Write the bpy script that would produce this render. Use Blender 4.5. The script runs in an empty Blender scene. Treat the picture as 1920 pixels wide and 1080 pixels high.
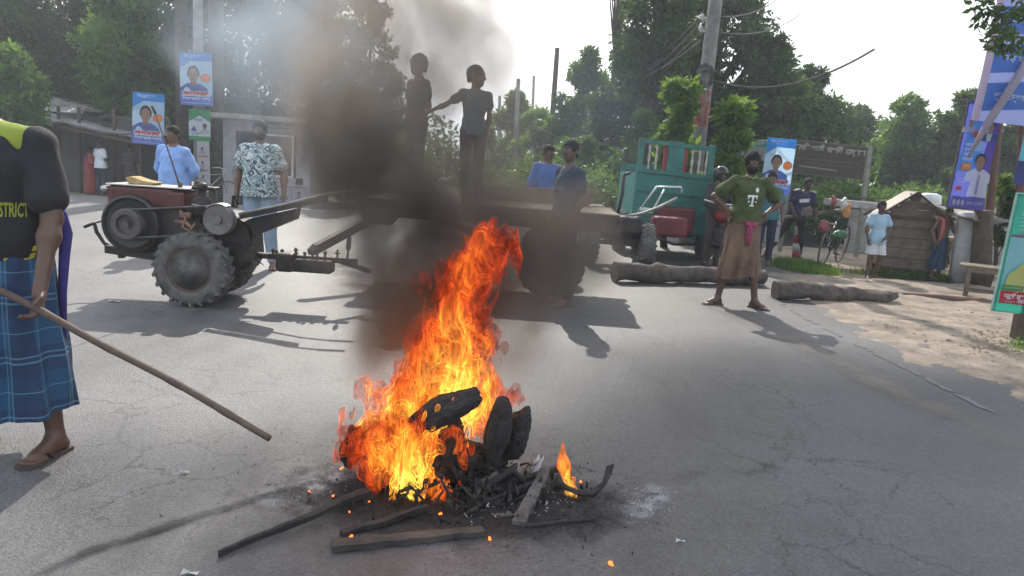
import bpy, bmesh, math, random
import numpy as np
from mathutils import Vector, Matrix, Euler, noise as mnoise

random.seed(7)
RNG = np.random.default_rng(11)
scene = bpy.context.scene
COL = scene.collection
PI = math.pi

# ------------------------------------------------------------------ camera
CAM_H = 1.40
FPX = 1350.0                      # focal length in pixels of the 1920-wide photograph
PITCH = math.atan(236.0 / FPX)
ROLL = math.radians(3.9)
cam_data = bpy.data.cameras.new("camera")
cam_data.sensor_width = 36.0
cam_data.lens = 36.0 * FPX / 1920.0
cam_data.clip_start = 0.05
cam_data.clip_end = 3000.0
cam = bpy.data.objects.new("camera", cam_data)
COL.objects.link(cam)
cam.location = (0, 0, CAM_H)
CAM_R = Matrix.Rotation(PI / 2 - PITCH, 3, 'X') @ Matrix.Rotation(ROLL, 3, 'Z')
cam.rotation_euler = CAM_R.to_euler()
scene.camera = cam

# ------------------------------------------------------------------ light
SUN_EL, SUN_AZ = math.radians(40), math.radians(-6)      # azimuth from +Y towards +X
world = bpy.data.worlds.new("World")
scene.world = world
world.use_nodes = True
wn = world.node_tree.nodes
bg = wn["Background"]
sky = wn.new("ShaderNodeTexSky")
sky.sky_type = 'NISHITA'
sky.sun_disc = False
sky.sun_elevation = SUN_EL
sky.sun_rotation = SUN_AZ
sky.air_density = 1.6
sky.dust_density = 6.0
sky.ozone_density = 1.0
bleach = wn.new("ShaderNodeMixRGB")                       # a milky, hazy daylight sky
bleach.inputs[0].default_value = 0.6
bleach.inputs[2].default_value = (11.0, 12.0, 13.8, 1)
world.node_tree.links.new(sky.outputs[0], bleach.inputs[1])
world.node_tree.links.new(bleach.outputs[0], bg.inputs[0])
bg.inputs[1].default_value = 0.13
sun_l = bpy.data.lights.new("sun", 'SUN')
sun_l.energy = 4.6
sun_l.angle = math.radians(0.6)
sun_l.color = (1.0, 0.94, 0.86)
sun = bpy.data.objects.new("sun", sun_l)
COL.objects.link(sun)
sd = Vector((math.sin(SUN_AZ) * math.cos(SUN_EL), math.cos(SUN_AZ) * math.cos(SUN_EL), math.sin(SUN_EL)))
sun.rotation_euler = sd.to_track_quat('Z', 'Y').to_euler()

scene.view_settings.view_transform = 'Standard'
scene.view_settings.look = 'None'
scene.view_settings.gamma = 1.0
scene.view_settings.use_curve_mapping = False
scene.view_settings.exposure = 0.35
scene.render.engine = 'CYCLES'
scene.cycles.use_denoising = True
scene.cycles.max_bounces = 4
scene.cycles.diffuse_bounces = 2
scene.cycles.glossy_bounces = 2
scene.cycles.volume_bounces = 0
scene.cycles.transparent_max_bounces = 48
scene.cycles.volume_max_steps = 256
scene.cycles.sample_clamp_indirect = 6.0

# ------------------------------------------------------------------ where a pixel of the photograph lies in the place
def ray(px, py):
    d = CAM_R @ Vector(((px - 960) / FPX, -(py - 540) / FPX, -1.0))
    return d
def G(px, py, z=0.0):
    d = ray(px, py)
    t = (z - CAM_H) / d.z
    return Vector((0, 0, CAM_H)) + d * t
def A(px, py, Y):
    d = ray(px, py)
    return Vector((0, 0, CAM_H)) + d * (Y / d.y)

# ------------------------------------------------------------------ materials
MATS = {}
def nt(name):
    m = bpy.data.materials.new(name)
    m.use_nodes = True
    return m, m.node_tree.nodes, m.node_tree.links, m.node_tree.nodes["Principled BSDF"]
def mat(name, col, rough=0.7, metal=0.0, var=0.25, scale=8.0, bump=0.15, bscale=60.0, col2=None, spec=None, dirt=None, sheen=0.0, trans=0.0):
    """a base colour broken up by two scales of noise, with fine relief"""
    if name in MATS:
        return MATS[name]
    m, N, L, P = nt(name)
    tc = N.new("ShaderNodeTexCoord")
    n1 = N.new("ShaderNodeTexNoise"); n1.inputs["Scale"].default_value = scale; n1.inputs["Detail"].default_value = 6
    n1.inputs["Roughness"].default_value = 0.65
    L.new(tc.outputs["Object"], n1.inputs["Vector"])
    r = N.new("ShaderNodeValToRGB")
    c2 = col2 if col2 else tuple(min(1, c * (1 + var * 1.2)) for c in col)
    c1 = tuple(c * (1 - var) for c in col)
    r.color_ramp.elements[0].position = 0.3; r.color_ramp.elements[0].color = (*c1, 1)
    r.color_ramp.elements[1].position = 0.7; r.color_ramp.elements[1].color = (*c2, 1)
    L.new(n1.outputs["Fac"], r.inputs[0])
    out = r.outputs[0]
    if dirt:
        n3 = N.new("ShaderNodeTexNoise"); n3.inputs["Scale"].default_value = scale * 0.45; n3.inputs["Detail"].default_value = 8
        n3.inputs["Roughness"].default_value = 0.75
        L.new(tc.outputs["Object"], n3.inputs["Vector"])
        mr = N.new("ShaderNodeMapRange"); mr.inputs[1].default_value = 0.48; mr.inputs[2].default_value = 0.66
        L.new(n3.outputs["Fac"], mr.inputs[0])
        mx = N.new("ShaderNodeMixRGB"); mx.inputs[2].default_value = (*dirt, 1)
        L.new(mr.outputs[0], mx.inputs[0]); L.new(out, mx.inputs[1])
        out = mx.outputs[0]
    L.new(out, P.inputs["Base Color"])
    P.inputs["Roughness"].default_value = rough
    P.inputs["Metallic"].default_value = metal
    if spec is not None: P.inputs["Specular IOR Level"].default_value = spec
    if sheen: P.inputs["Sheen Weight"].default_value = sheen
    if bump:
        n2 = N.new("ShaderNodeTexNoise"); n2.inputs["Scale"].default_value = bscale; n2.inputs["Detail"].default_value = 4
        L.new(tc.outputs["Object"], n2.inputs["Vector"])
        b = N.new("ShaderNodeBump"); b.inputs["Strength"].default_value = bump; b.inputs["Distance"].default_value = 0.01
        L.new(n2.outputs["Fac"], b.inputs["Height"]); L.new(b.outputs[0], P.inputs["Normal"])
    MATS[name] = m
    return m

# ------------------------------------------------------------------ objects
def tag(o, label=None, cat=None, group=None, kind=None):
    if label: o["label"] = label
    if cat: o["category"] = cat
    if group: o["group"] = group
    if kind: o["kind"] = kind
    return o
def empty(name, loc, rz=0.0, label=None, cat=None, group=None):
    o = bpy.data.objects.new(name, None)
    COL.objects.link(o)
    o.location = loc
    o.rotation_euler = (0, 0, rz)
    return tag(o, label, cat, group)
def link_mesh(name, me, m=None, parent=None, smooth=False):
    o = bpy.data.objects.new(name, me)
    COL.objects.link(o)
    if m is not None and not me.materials: me.materials.append(m)
    if smooth:
        me.polygons.foreach_set("use_smooth", [True] * len(me.polygons))
    if parent is not None: o.parent = parent
    return o
def obj(name, bm, m, parent=None, smooth=False, loc=None, rot=None):
    me = bpy.data.meshes.new(name)
    bm.normal_update()
    bm.to_mesh(me); bm.free()
    o = link_mesh(name, me, m, parent, smooth)
    if loc is not None: o.location = loc
    if rot is not None: o.rotation_euler = rot
    return o
def copy_tree(o, parent=None):
    c = o.copy(); COL.objects.link(c); c.parent = parent
    for ch in list(o.children): copy_tree(ch, c)
    return c
def BM(): return bmesh.new()
def bx(bm, c, s, rot=None, bev=0.0):
    """box centred at c with full sizes s"""
    M = Matrix.Translation(c)
    if rot is not None: M = M @ (Euler(rot).to_matrix().to_4x4() if not isinstance(rot, Matrix) else rot.to_4x4())
    r = bmesh.ops.create_cube(bm, size=1.0, matrix=M @ Matrix.Diagonal((*s, 1)))
    if bev:
        es = list({e for v in r["verts"] for e in v.link_edges})
        bmesh.ops.bevel(bm, geom=es, offset=bev, segments=2, affect='EDGES', profile=0.5)
    return bm
def frame_of(a, b):
    d = (Vector(b) - Vector(a))
    q = d.to_track_quat('Z', 'Y')
    return q.to_matrix(), d.length
def bar(bm, a, b, w, h, bev=0.0, roll=0.0):
    R, l = frame_of(a, b)
    if roll: R = R @ Matrix.Rotation(roll, 3, 'Z')
    return bx(bm, (Vector(a) + Vector(b)) / 2, (w, h, l), R, bev)
def tube(bm, pts, rad, n=10, cap=True):
    """round tube through points; rad a number or one per point"""
    pts = [Vector(p) for p in pts]
    if not hasattr(rad, "__len__"): rad = [rad] * len(pts)
    rings = []
    prev = None
    for i, p in enumerate(pts):
        d = (pts[min(i + 1, len(pts) - 1)] - pts[max(i - 1, 0)])
        if d.length < 1e-9: d = Vector((0, 0, 1))
        d.normalize()
        if prev is None:
            u = d.orthogonal().normalized()
        else:
            u = (prev - d * prev.dot(d))
            u = u.normalized() if u.length > 1e-6 else d.orthogonal().normalized()
        prev = u
        v = d.cross(u)
        rings.append([bm.verts.new(p + (u * math.cos(2 * PI * k / n) + v * math.sin(2 * PI * k / n)) * rad[i]) for k in range(n)])
    for i in range(len(rings) - 1):
        for k in range(n):
            bm.faces.new((rings[i][k], rings[i][(k + 1) % n], rings[i + 1][(k + 1) % n], rings[i + 1][k]))
    if cap:
        bm.faces.new(rings[0][::-1]); bm.faces.new(rings[-1])
    return bm
def lathe(bm, prof, c=(0, 0, 0), axis='Z', n=24):
    """prof: (radius, along-axis) list"""
    c = Vector(c)
    rings = []
    for r, h in prof:
        ring = []
        for k in range(n):
            a = 2 * PI * k / n
            x, y = r * math.cos(a), r * math.sin(a)
            p = {'Z': (x, y, h), 'Y': (x, h, y), 'X': (h, x, y)}[axis]
            ring.append(bm.verts.new(c + Vector(p)))
        rings.append(ring)
    for i in range(len(rings) - 1):
        for k in range(n):
            f = (rings[i][k], rings[i][(k + 1) % n], rings[i + 1][(k + 1) % n], rings[i + 1][k])
            bm.faces.new(f if axis != 'Y' else f[::-1])
    if prof[0][0] > 1e-5: bm.faces.new(rings[0][::-1])
    if prof[-1][0] > 1e-5: bm.faces.new(rings[-1])
    return bm
def ball(bm, c, s, sub=2):
    bmesh.ops.create_icosphere(bm, subdivisions=sub, radius=1.0, matrix=Matrix.Translation(c) @ Matrix.Diagonal((*s, 1)))
    return bm
def prism(bm, poly, t, M=None):
    """extrude a polygon of (x, z) points, y from 0 to t (towards -y by t)"""
    f = [bm.verts.new((x, 0, z)) for x, z in poly]
    b = [bm.verts.new((x, t, z)) for x, z in poly]
    n = len(poly)
    faces = [bm.faces.new(f), bm.faces.new(b[::-1])]
    for i in range(n):
        bm.faces.new((f[i], b[i], b[(i + 1) % n], f[(i + 1) % n]))
    if M is not None:
        bmesh.ops.transform(bm, matrix=M, verts=f + b)
    return bm
def poly_sheet(bm, pts, z=0.0):
    vs = [bm.verts.new((p[0], p[1], z)) for p in pts]
    bm.faces.new(vs)
    return bm
def vnoise(x, y, z, seed=0):
    """value noise, numpy arrays, range about -1..1"""
    def h(i, j, k):
        n = (i * 374761393 + j * 668265263 + k * 2147483647 + seed * 974634777) & 0xFFFFFFFF
        n = ((n ^ (n >> 13)) * 1274126177) & 0xFFFFFFFF
        return ((n ^ (n >> 16)) & 0xFFFF).astype(np.float32) / 32767.5 - 1.0
    xi, yi, zi = np.floor(x), np.floor(y), np.floor(z)
    fx, fy, fz = x - xi, y - yi, z - zi
    fx, fy, fz = [f * f * (3 - 2 * f) for f in (fx, fy, fz)]
    xi, yi, zi = xi.astype(np.int64), yi.astype(np.int64), zi.astype(np.int64)
    def l(a, b, t): return a + (b - a) * t
    return l(l(l(h(xi, yi, zi), h(xi + 1, yi, zi), fx), l(h(xi, yi + 1, zi), h(xi + 1, yi + 1, zi), fx), fy),
             l(l(h(xi, yi, zi + 1), h(xi + 1, yi, zi + 1), fx), l(h(xi, yi + 1, zi + 1), h(xi + 1, yi + 1, zi + 1), fx), fy), fz)
FIRE = G(800, 900)                     # middle of the burning heap on the road
FY = FIRE.y
# ------------------------------------------------------------------ ground, road, verge
def ground_mat(name, base, c2, scale, bump, rough=0.9):
    return mat(name, base, rough=rough, col2=c2, scale=scale, bump=bump, bscale=scale * 14)

def asphalt():
    m, N, L, P = nt("asphalt")
    tc = N.new("ShaderNodeTexCoord")
    def noise(s, d=6, r=0.6):
        n = N.new("ShaderNodeTexNoise"); n.inputs["Scale"].default_value = s; n.inputs["Detail"].default_value = d
        n.inputs["Roughness"].default_value = r; L.new(tc.outputs["Object"], n.inputs["Vector"]); return n
    big = noise(0.35, 5, 0.6); med = noise(3.0, 8, 0.7); fine = noise(150, 3, 0.8)
    vor = N.new("ShaderNodeTexVoronoi"); vor.inputs["Scale"].default_value = 95; L.new(tc.outputs["Object"], vor.inputs["Vector"])
    r1 = N.new("ShaderNodeValToRGB")
    r1.color_ramp.elements[0].position = 0.32; r1.color_ramp.elements[0].color = (0.060, 0.059, 0.060, 1)
    r1.color_ramp.elements[1].position = 0.68; r1.color_ramp.elements[1].color = (0.098, 0.096, 0.095, 1)
    L.new(big.outputs[0], r1.inputs[0])
    # stones in the binder: pale chips
    st = N.new("ShaderNodeMapRange"); st.inputs[1].default_value = 0.0; st.inputs[2].default_value = 1.0
    st.inputs[3].default_value = 0.68; st.inputs[4].default_value = 1.42
    L.new(vor.outputs["Color"], st.inputs[0])
    m1 = N.new("ShaderNodeMixRGB"); m1.blend_type = 'MULTIPLY'; m1.inputs[0].default_value = 1
    L.new(r1.outputs[0], m1.inputs[1]); L.new(st.outputs[0], m1.inputs[2])
    # medium mottling
    mm = N.new("ShaderNodeMapRange"); mm.inputs[1].default_value = 0.3; mm.inputs[2].default_value = 0.7
    mm.inputs[3].default_value = 0.72; mm.inputs[4].default_value = 1.25
    L.new(med.outputs[0], mm.inputs[0])
    m2 = N.new("ShaderNodeMixRGB"); m2.blend_type = 'MULTIPLY'; m2.inputs[0].default_value = 1
    L.new(m1.outputs[0], m2.inputs[1]); L.new(mm.outputs[0], m2.inputs[2])
    # fine cracks: distorted cell borders, only in patches
    wv = N.new("ShaderNodeMixRGB"); wv.blend_type = 'ADD'; wv.inputs[0].default_value = 0.35
    L.new(tc.outputs["Object"], wv.inputs[1]); L.new(med.outputs["Color"], wv.inputs[2])
    vc = N.new("ShaderNodeTexVoronoi"); vc.feature = 'DISTANCE_TO_EDGE'; vc.inputs["Scale"].default_value = 2.6
    L.new(wv.outputs[0], vc.inputs["Vector"])
    cr = N.new("ShaderNodeMapRange"); cr.inputs[1].default_value = 0.004; cr.inputs[2].default_value = 0.018
    cr.inputs[3].default_value = 1.0; cr.inputs[4].default_value = 0.0
    L.new(vc.outputs["Distance"], cr.inputs[0])
    pm = N.new("ShaderNodeMapRange"); pm.inputs[1].default_value = 0.48; pm.inputs[2].default_value = 0.58
    pn = noise(0.9, 3, 0.5); L.new(pn.outputs[0], pm.inputs[0])
    cm = N.new("ShaderNodeMath"); cm.operation = 'MULTIPLY'; L.new(cr.outputs[0], cm.inputs[0]); L.new(pm.outputs[0], cm.inputs[1])
    m3 = N.new("ShaderNodeMixRGB"); m3.inputs[2].default_value = (0.022, 0.022, 0.022, 1)
    L.new(cm.outputs[0], m3.inputs[0]); L.new(m2.outputs[0], m3.inputs[1])
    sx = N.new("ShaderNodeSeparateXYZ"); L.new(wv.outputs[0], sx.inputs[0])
    zn = N.new("ShaderNodeMapRange"); zn.interpolation_type = 'SMOOTHSTEP'; zn.inputs[1].default_value = -1.2; zn.inputs[2].default_value = 1.6; zn.inputs[3].default_value = 1.22; zn.inputs[4].default_value = 0.86  # shade painted into the colour: asphalt paler on the left, darker right
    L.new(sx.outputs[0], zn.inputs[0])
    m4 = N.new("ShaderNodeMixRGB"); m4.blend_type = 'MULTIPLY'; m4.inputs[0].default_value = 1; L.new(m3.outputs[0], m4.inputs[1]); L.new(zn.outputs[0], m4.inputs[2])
    tr = N.new("ShaderNodeTexNoise"); tr.inputs["Scale"].default_value = 0.8; tr.inputs["Detail"].default_value = 7; tr.inputs["Roughness"].default_value = .7; mpp = N.new("ShaderNodeMapping"); mpp.inputs["Scale"].default_value = (1, .35, 1); mpp.inputs["Rotation"].default_value = (0, 0, .5); L.new(tc.outputs["Object"], mpp.inputs[0]); L.new(mpp.outputs[0], tr.inputs[0])
    tm = N.new("ShaderNodeMapRange"); tm.inputs[1].default_value = .52; tm.inputs[2].default_value = .62; tm.inputs[4].default_value = .5; L.new(tr.outputs[0], tm.inputs[0])
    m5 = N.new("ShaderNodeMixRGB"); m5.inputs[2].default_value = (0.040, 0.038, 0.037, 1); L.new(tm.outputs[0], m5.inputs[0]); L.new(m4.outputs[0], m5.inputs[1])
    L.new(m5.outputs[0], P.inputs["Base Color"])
    rr = N.new("ShaderNodeMapRange"); rr.inputs[3].default_value = 0.42; rr.inputs[4].default_value = 0.72
    L.new(med.outputs[0], rr.inputs[0]); L.new(rr.outputs[0], P.inputs["Roughness"])
    P.inputs["Specular IOR Level"].default_value = 0.45
    ad = N.new("ShaderNodeMath"); ad.operation = 'SUBTRACT'
    L.new(fine.outputs[0], ad.inputs[0]); L.new(vor.outputs["Distance"], ad.inputs[1])
    b = N.new("ShaderNodeBump"); b.inputs["Strength"].default_value = 0.45; b.inputs["Distance"].default_value = 0.006
    L.new(ad.outputs[0], b.inputs["Height"])
    b2 = N.new("ShaderNodeBump"); b2.inputs["Strength"].default_value = 0.35; b2.inputs["Distance"].default_value = 0.03
    L.new(med.outputs[0], b2.inputs["Height"]); L.new(b.outputs[0], b2.inputs["Normal"])
    L.new(b2.outputs[0], P.inputs["Normal"])
    return m
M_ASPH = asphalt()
M_DIRT = ground_mat("dry_earth", (0.15, 0.115, 0.08), (0.31, 0.25, 0.185), 1.6, 0.5)
M_SAND = ground_mat("sandy_verge", (0.13, 0.105, 0.08), (0.32, 0.26, 0.195), 3.3, 0.8)

bm = BM()
def steps(a): return sorted(set([-x for x in a] + [0.0] + list(a)))
gx = steps([1, 2, 3, 4, 6, 9, 13, 18, 25, 40, 80, 200, 700]); gy = [-60, -10, 0, 5, 10, 13, 15, 15.8] + [16.3 + .5 * i for i in range(14)] + [26, 32, 45, 80, 200, 900]
gv = [[bm.verts.new((x, y, -0.03 - 0.29 * max(0, min(1, (y - 16.4) / 2.6)) * max(0, min(1, (1.0 - x) / 3.0)))) for x in gx] for y in gy]
for i in range(len(gy) - 1):
    for k in range(len(gx) - 1): bm.faces.new((gv[i][k], gv[i][k + 1], gv[i + 1][k + 1], gv[i + 1][k]))
ground = tag(obj("ground", bm, M_DIRT), kind='structure')

# road: everything left of a ragged edge that runs from the lower right to the left of the sandy verge
edge_px = [(2300, 905), (1990, 772), (1920, 742), (1830, 706), (1740, 668), (1650, 630), (1560, 592), (1505, 562), (1465, 535), (1432, 500), (1405, 487), (1395, 480)]
edge = [G(x, y) for x, y in edge_px]
def ragged(pts, amp, step, seed):
    rnd = random.Random(seed); out = []
    for a, b in zip(pts[:-1], pts[1:]):
        n = max(1, int((b - a).length / step))
        for i in range(n):
            p = a.lerp(b, i / n); d = (b - a).normalized()
            out.append(p + Vector((-d.y, d.x, 0)) * rnd.uniform(-amp, amp))
    out.append(pts[-1]); return out
redge = ragged([p + Vector((.6, .3, 0)) for p in edge[:-2]] + edge[-2:], 0.035, 0.10, 3)
far_r = Vector((16.0, 26.0, 0)); 
pts = [Vector((6, -6, 0))] + redge + [Vector((edge[-1].x + 1.5, edge[-1].y + 3.0, 0)), Vector((14, 16.5, 0)), Vector((40, 24, 0)), Vector((45, 32, 0)), Vector((14, 23, 0)),
      Vector((9, 26, 0)), Vector((7, 60, 0)), Vector((0.5, 60, 0)), Vector((-1.5, 21, 0)), Vector((-3.0, 17.2, 0)), Vector((-7, 16.5, 0)), Vector((-30, 17.0, 0)), Vector((-40, -6, 0))]
bm = BM(); poly_sheet(bm, pts, 0.0)
bmesh.ops.triangulate(bm, faces=bm.faces[:])
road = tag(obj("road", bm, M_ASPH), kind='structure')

# sandy verge sheet beside the road, slightly uneven
bm = BM()
bmesh.ops.create_grid(bm, x_segments=230, y_segments=240, size=1)
for v in bm.verts:
    x = 1.0 + (v.co.x + 1) * 0.5 * 10.5; y = 1.0 + (v.co.y + 1) * 0.5 * 10.3
    v.co = (x, y, -0.012)
def side(p):     # signed distance to the road edge, + to the right/outside
    best = 1e9; sgn = 1
    for a, b in zip(edge[:-1], edge[1:]):
        d = b - a; t = max(0, min(1, (p - a).dot(d) / d.length_squared)); q = a + d * t
        r = (p - q); dist = math.hypot(r.x, r.y)
        if dist < best:
            best = dist; sgn = 1 if (d.x * r.y - d.y * r.x) < 0 else -1
    return best * sgn
dead = []
for v in bm.verts:
    p = Vector((v.co.x, v.co.y, 0)); s = side(p)
    if s < -0.42 or v.co.y > 10.9: dead.append(v); continue
    n = mnoise.noise(Vector((v.co.x * 1.3, v.co.y * 1.3, 0))) * 0.03 + mnoise.noise(Vector((v.co.x * 5, v.co.y * 5, 3))) * 0.012
    n2 = mnoise.noise(Vector((v.co.x * 2.2, v.co.y * 2.2, 7))) * .022 + mnoise.noise(Vector((v.co.x * 7, v.co.y * 7, 1))) * .010 + mnoise.noise(Vector((v.co.x * 19, v.co.y * 19, 1))) * .004
    f = max(0, min(1, (s - 0.02) / 0.8)); v.co.z = .002 + max(-.06, min(.03, s * .05)) + n2 + f * n
bmesh.ops.delete(bm, geom=dead, context='VERTS')
verge = tag(obj("verge", bm, M_SAND, smooth=True), kind='structure')

# worn white edge line
bm = BM()
line_px = [(1445, 556), (1500, 592), (1560, 622), (1650, 668), (1740, 712), (1830, 758), (1920, 800), (2050, 862)]
lp = [G(x, y) for x, y in line_px]
rnd = random.Random(5)
for a, b in zip(lp[:-1], lp[1:]):
    n = int((b - a).length / 0.05); d = (b - a).normalized(); s = Vector((-d.y, d.x, 0))
    for i in range(n):
        wear = mnoise.noise(Vector((a.x + i * 0.05 * 3, a.y * 2, 9)))
        if wear < -0.28 or rnd.random() < 0.22: continue
        p = a.lerp(b, i / n); q = a.lerp(b, (i + 1) / n)
        w1 = 0.026 + rnd.uniform(-.014, .012); w2 = 0.026 + rnd.uniform(-.014, .012)
        vs = [bm.verts.new((c.x, c.y, 0.004)) for c in (p - s * w1, q - s * w1, q + s * w2, p + s * w2)]
        bm.faces.new(vs)
M_LINE = mat("worn_white_paint", (0.09, 0.088, 0.085), col2=(0.16, 0.157, 0.15), scale=14, rough=0.8)
line = tag(obj("edge_line", bm, M_LINE), kind='structure')
# pale litter scraps lying on the asphalt
# ------------------------------------------------------------------ figures: smooth unions of tapered limbs turned into one surface
import openvdb as vdb
def mk_cap(a, b, ra, rb, k=0.02): return ('c', np.array(a, float), np.array(b, float), ra, rb, k)
def mk_ell(c, r, k=0.02, R=None, sub=False): return ('s' if sub else 'e', np.array(c, float), np.array(r, float), R, 0, k)
def sdf_surface(prims, res, planes=(), wrinkle=0.0, wscale=14.0, seed=0):
    lo = np.full(3, 1e9); hi = -lo
    for p in prims:
        if p[0] == 'c':
            rr = max(p[3], p[4]) + 0.02
            lo = np.minimum(lo, np.minimum(p[1], p[2]) - rr); hi = np.maximum(hi, np.maximum(p[1], p[2]) + rr)
        elif p[0] == 'e':
            rr = p[2].max() + 0.02
            lo = np.minimum(lo, p[1] - rr); hi = np.maximum(hi, p[1] + rr)
    lo -= res * 2; hi += res * 2
    n = np.ceil((hi - lo) / res).astype(int) + 1
    D = np.full(n, 0.3, np.float32)
    ax = [(lo[i] + np.arange(n[i]) * res).astype(np.float32) for i in range(3)]
    for p in prims:
        k = p[5]
        if p[0] == 'c':
            rr = max(p[3], p[4]); a_, b_ = np.minimum(p[1], p[2]) - rr, np.maximum(p[1], p[2]) + rr
        else:
            rr = p[2].max(); a_, b_ = p[1] - rr, p[1] + rr
        mrg = k + 3 * res + 0.02
        i0 = np.clip(np.floor((a_ - mrg - lo) / res).astype(int), 0, n - 1); i1 = np.clip(np.ceil((b_ + mrg - lo) / res).astype(int) + 1, 1, n)
        sl = tuple(slice(i0[i], i1[i]) for i in range(3))
        x = ax[0][sl[0]][:, None, None]; y = ax[1][sl[1]][None, :, None]; z = ax[2][sl[2]][None, None, :]
        if p[0] == 'c':
            ba = (p[2] - p[1]); L2 = float(ba @ ba) + 1e-12
            px, py, pz = x - p[1][0], y - p[1][1], z - p[1][2]
            t = np.clip((px * ba[0] + py * ba[1] + pz * ba[2]) / L2, 0, 1)
            d = np.sqrt((px - ba[0] * t) ** 2 + (py - ba[1] * t) ** 2 + (pz - ba[2] * t) ** 2) - (p[3] + (p[4] - p[3]) * t)
        else:
            px, py, pz = x - p[1][0], y - p[1][1], z - p[1][2]
            if p[3] is not None:
                R = p[3]
                px, py, pz = (R[0][0] * px + R[1][0] * py + R[2][0] * pz, R[0][1] * px + R[1][1] * py + R[2][1] * pz, R[0][2] * px + R[1][2] * py + R[2][2] * pz)
            r = p[2]
            q = np.sqrt((px / r[0]) ** 2 + (py / r[1]) ** 2 + (pz / r[2]) ** 2)
            q2 = np.sqrt((px / r[0] ** 2) ** 2 + (py / r[1] ** 2) ** 2 + (pz / r[2] ** 2) ** 2) + 1e-9
            d = np.where(q < 0.05, -r.min(), q * (q - 1) / q2)
        o = D[sl]
        if p[0] == 's':
            d = -d
            h = np.clip(0.5 - 0.5 * (o - d) / k, 0, 1); D[sl] = o * (1 - h) + d * h + k * h * (1 - h)
        else:
            h = np.clip(0.5 + 0.5 * (o - d) / k, 0, 1); D[sl] = o * (1 - h) + d * h - k * h * (1 - h)
    if wrinkle:
        near = np.abs(D) < wrinkle * 3 + res * 3
        ii = np.nonzero(near)
        X, Y, Z = lo[0] + ii[0] * res, lo[1] + ii[1] * res, lo[2] + ii[2] * res
        w = 1.2 * (1 - 2 * np.abs(vnoise(X * wscale * .8 + Z * 3, Y * wscale * .8, Z * wscale * 0.9 - X * 4, seed))) + 0.5 * vnoise(X * wscale * 2.3 + Z * 8, Y * wscale * 2, Z * wscale * 1.2, seed + 4)
        D[ii] += ((w - .8) * wrinkle * .75).astype(np.float32)
    for (pt, nrm) in planes:     # keep the side the normal points away from
        d = (ax[0][:, None, None] - pt[0]) * nrm[0] + (ax[1][None, :, None] - pt[1]) * nrm[1] + (ax[2][None, None, :] - pt[2]) * nrm[2]
        D = np.maximum(D, d.astype(np.float32))
    g = vdb.FloatGrid(background=0.3); g.copyFromArray(D)
    v, q = g.convertToQuads(isovalue=0.0)
    v = v * res + lo
    return v, q
def sdf_obj(name, prims, res, m, parent, planes=(), wrinkle=0.0, wscale=14.0, seed=0):
    v, q = sdf_surface(prims, res, planes, wrinkle, wscale, seed)
    me = bpy.data.meshes.new(name)
    me.from_pydata(v.tolist(), [], [tuple(int(i) for i in f[::-1]) for f in q])
    return link_mesh(name, me, m, parent, smooth=True)

SKIN = {
    'dark': mat("skin_dark", (0.085, 0.045, 0.028), rough=0.5, var=0.12, scale=6, bump=0.05),
    'mid': mat("skin_brown", (0.15, 0.08, 0.048), rough=0.5, var=0.12, scale=6, bump=0.05),
}
M_HAIR = mat("black_hair", (0.012, 0.011, 0.010), rough=0.8, spec=.25, var=0.2, scale=30, bump=0.5, bscale=120)
M_EYE = mat("eye_white", (0.35, 0.33, 0.30), rough=0.3, var=0.05, bump=0)
M_SANDAL = mat("sandal_rubber", (0.05, 0.035, 0.03), rough=0.7)

def V3(*a): return np.array(a, float)
def hand_prims(w, d, nrm, out, curl=0.35, s=1.0, spread=0.5):
    """palm, four fingers of different length and a thumb from the side of the palm; w wrist, d direction, nrm palm normal, out thumb side"""
    d = d / np.linalg.norm(d); nrm = nrm - d * (nrm @ d); nrm /= np.linalg.norm(nrm)
    sd_ = np.cross(d, nrm); sd_ /= np.linalg.norm(sd_)
    if sd_ @ out < 0: sd_ = -sd_
    P = [mk_cap(w, w + d * .03 * s, .024 * s, .027 * s, .012)]
    for u in (-1, -.33, .33, 1):
        P.append(mk_cap(w + d * .02 * s + sd_ * u * .014 * s, w + d * .085 * s + sd_ * u * .028 * s, .014 * s, .0115 * s, .008))
    for u, l in ((-1, .060), (-.33, .074), (.33, .080), (1, .070)):
        b = w + d * .088 * s + sd_ * u * .030 * s
        c1, c2, c3 = curl * 0.7, curl * 1.6, curl * 2.3
        def dr(c): return d * math.cos(c) + nrm * math.sin(c) + sd_ * u * .08 * spread
        m1 = b + dr(c1) * l * .45 * s; m2 = m1 + dr(c2) * l * .32 * s; m3 = m2 + dr(c3) * l * .25 * s
        P += [mk_cap(b, m1, .0095 * s, .009 * s, .003), mk_cap(m1, m2, .009 * s, .0082 * s, .003), mk_cap(m2, m3, .0082 * s, .0072 * s, .003)]
    t0 = w + d * .025 * s + sd_ * .022 * s; t1 = t0 + (d * .6 + sd_ * .65 + nrm * .35) * .038 * s; t2 = t1 + (d * .8 + sd_ * .2 + nrm * .6) * .034 * s
    P += [mk_cap(t0, t1, .0135 * s, .0105 * s, .006), mk_cap(t1, t2, .0105 * s, .0085 * s, .003)]
    return P
BASE = dict(pel=(0, 0, .95), che=(0, 0, 1.24), nec=(0, .01, 1.43), hed=(0, -.012, 1.585),
            sa=(-.162, 0, 1.365), ea=(-.235, .02, 1.11), wa=(-.25, -.04, .87), sb=(.162, 0, 1.365), eb=(.235, .02, 1.11), wb=(.25, -.04, .87),
            ha=(-.088, 0, .90), ka=(-.10, -.02, .49), aa=(-.108, .02, .085), hb=(.088, 0, .90), kb=(.10, -.02, .49), ab=(.108, .02, .085))
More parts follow.
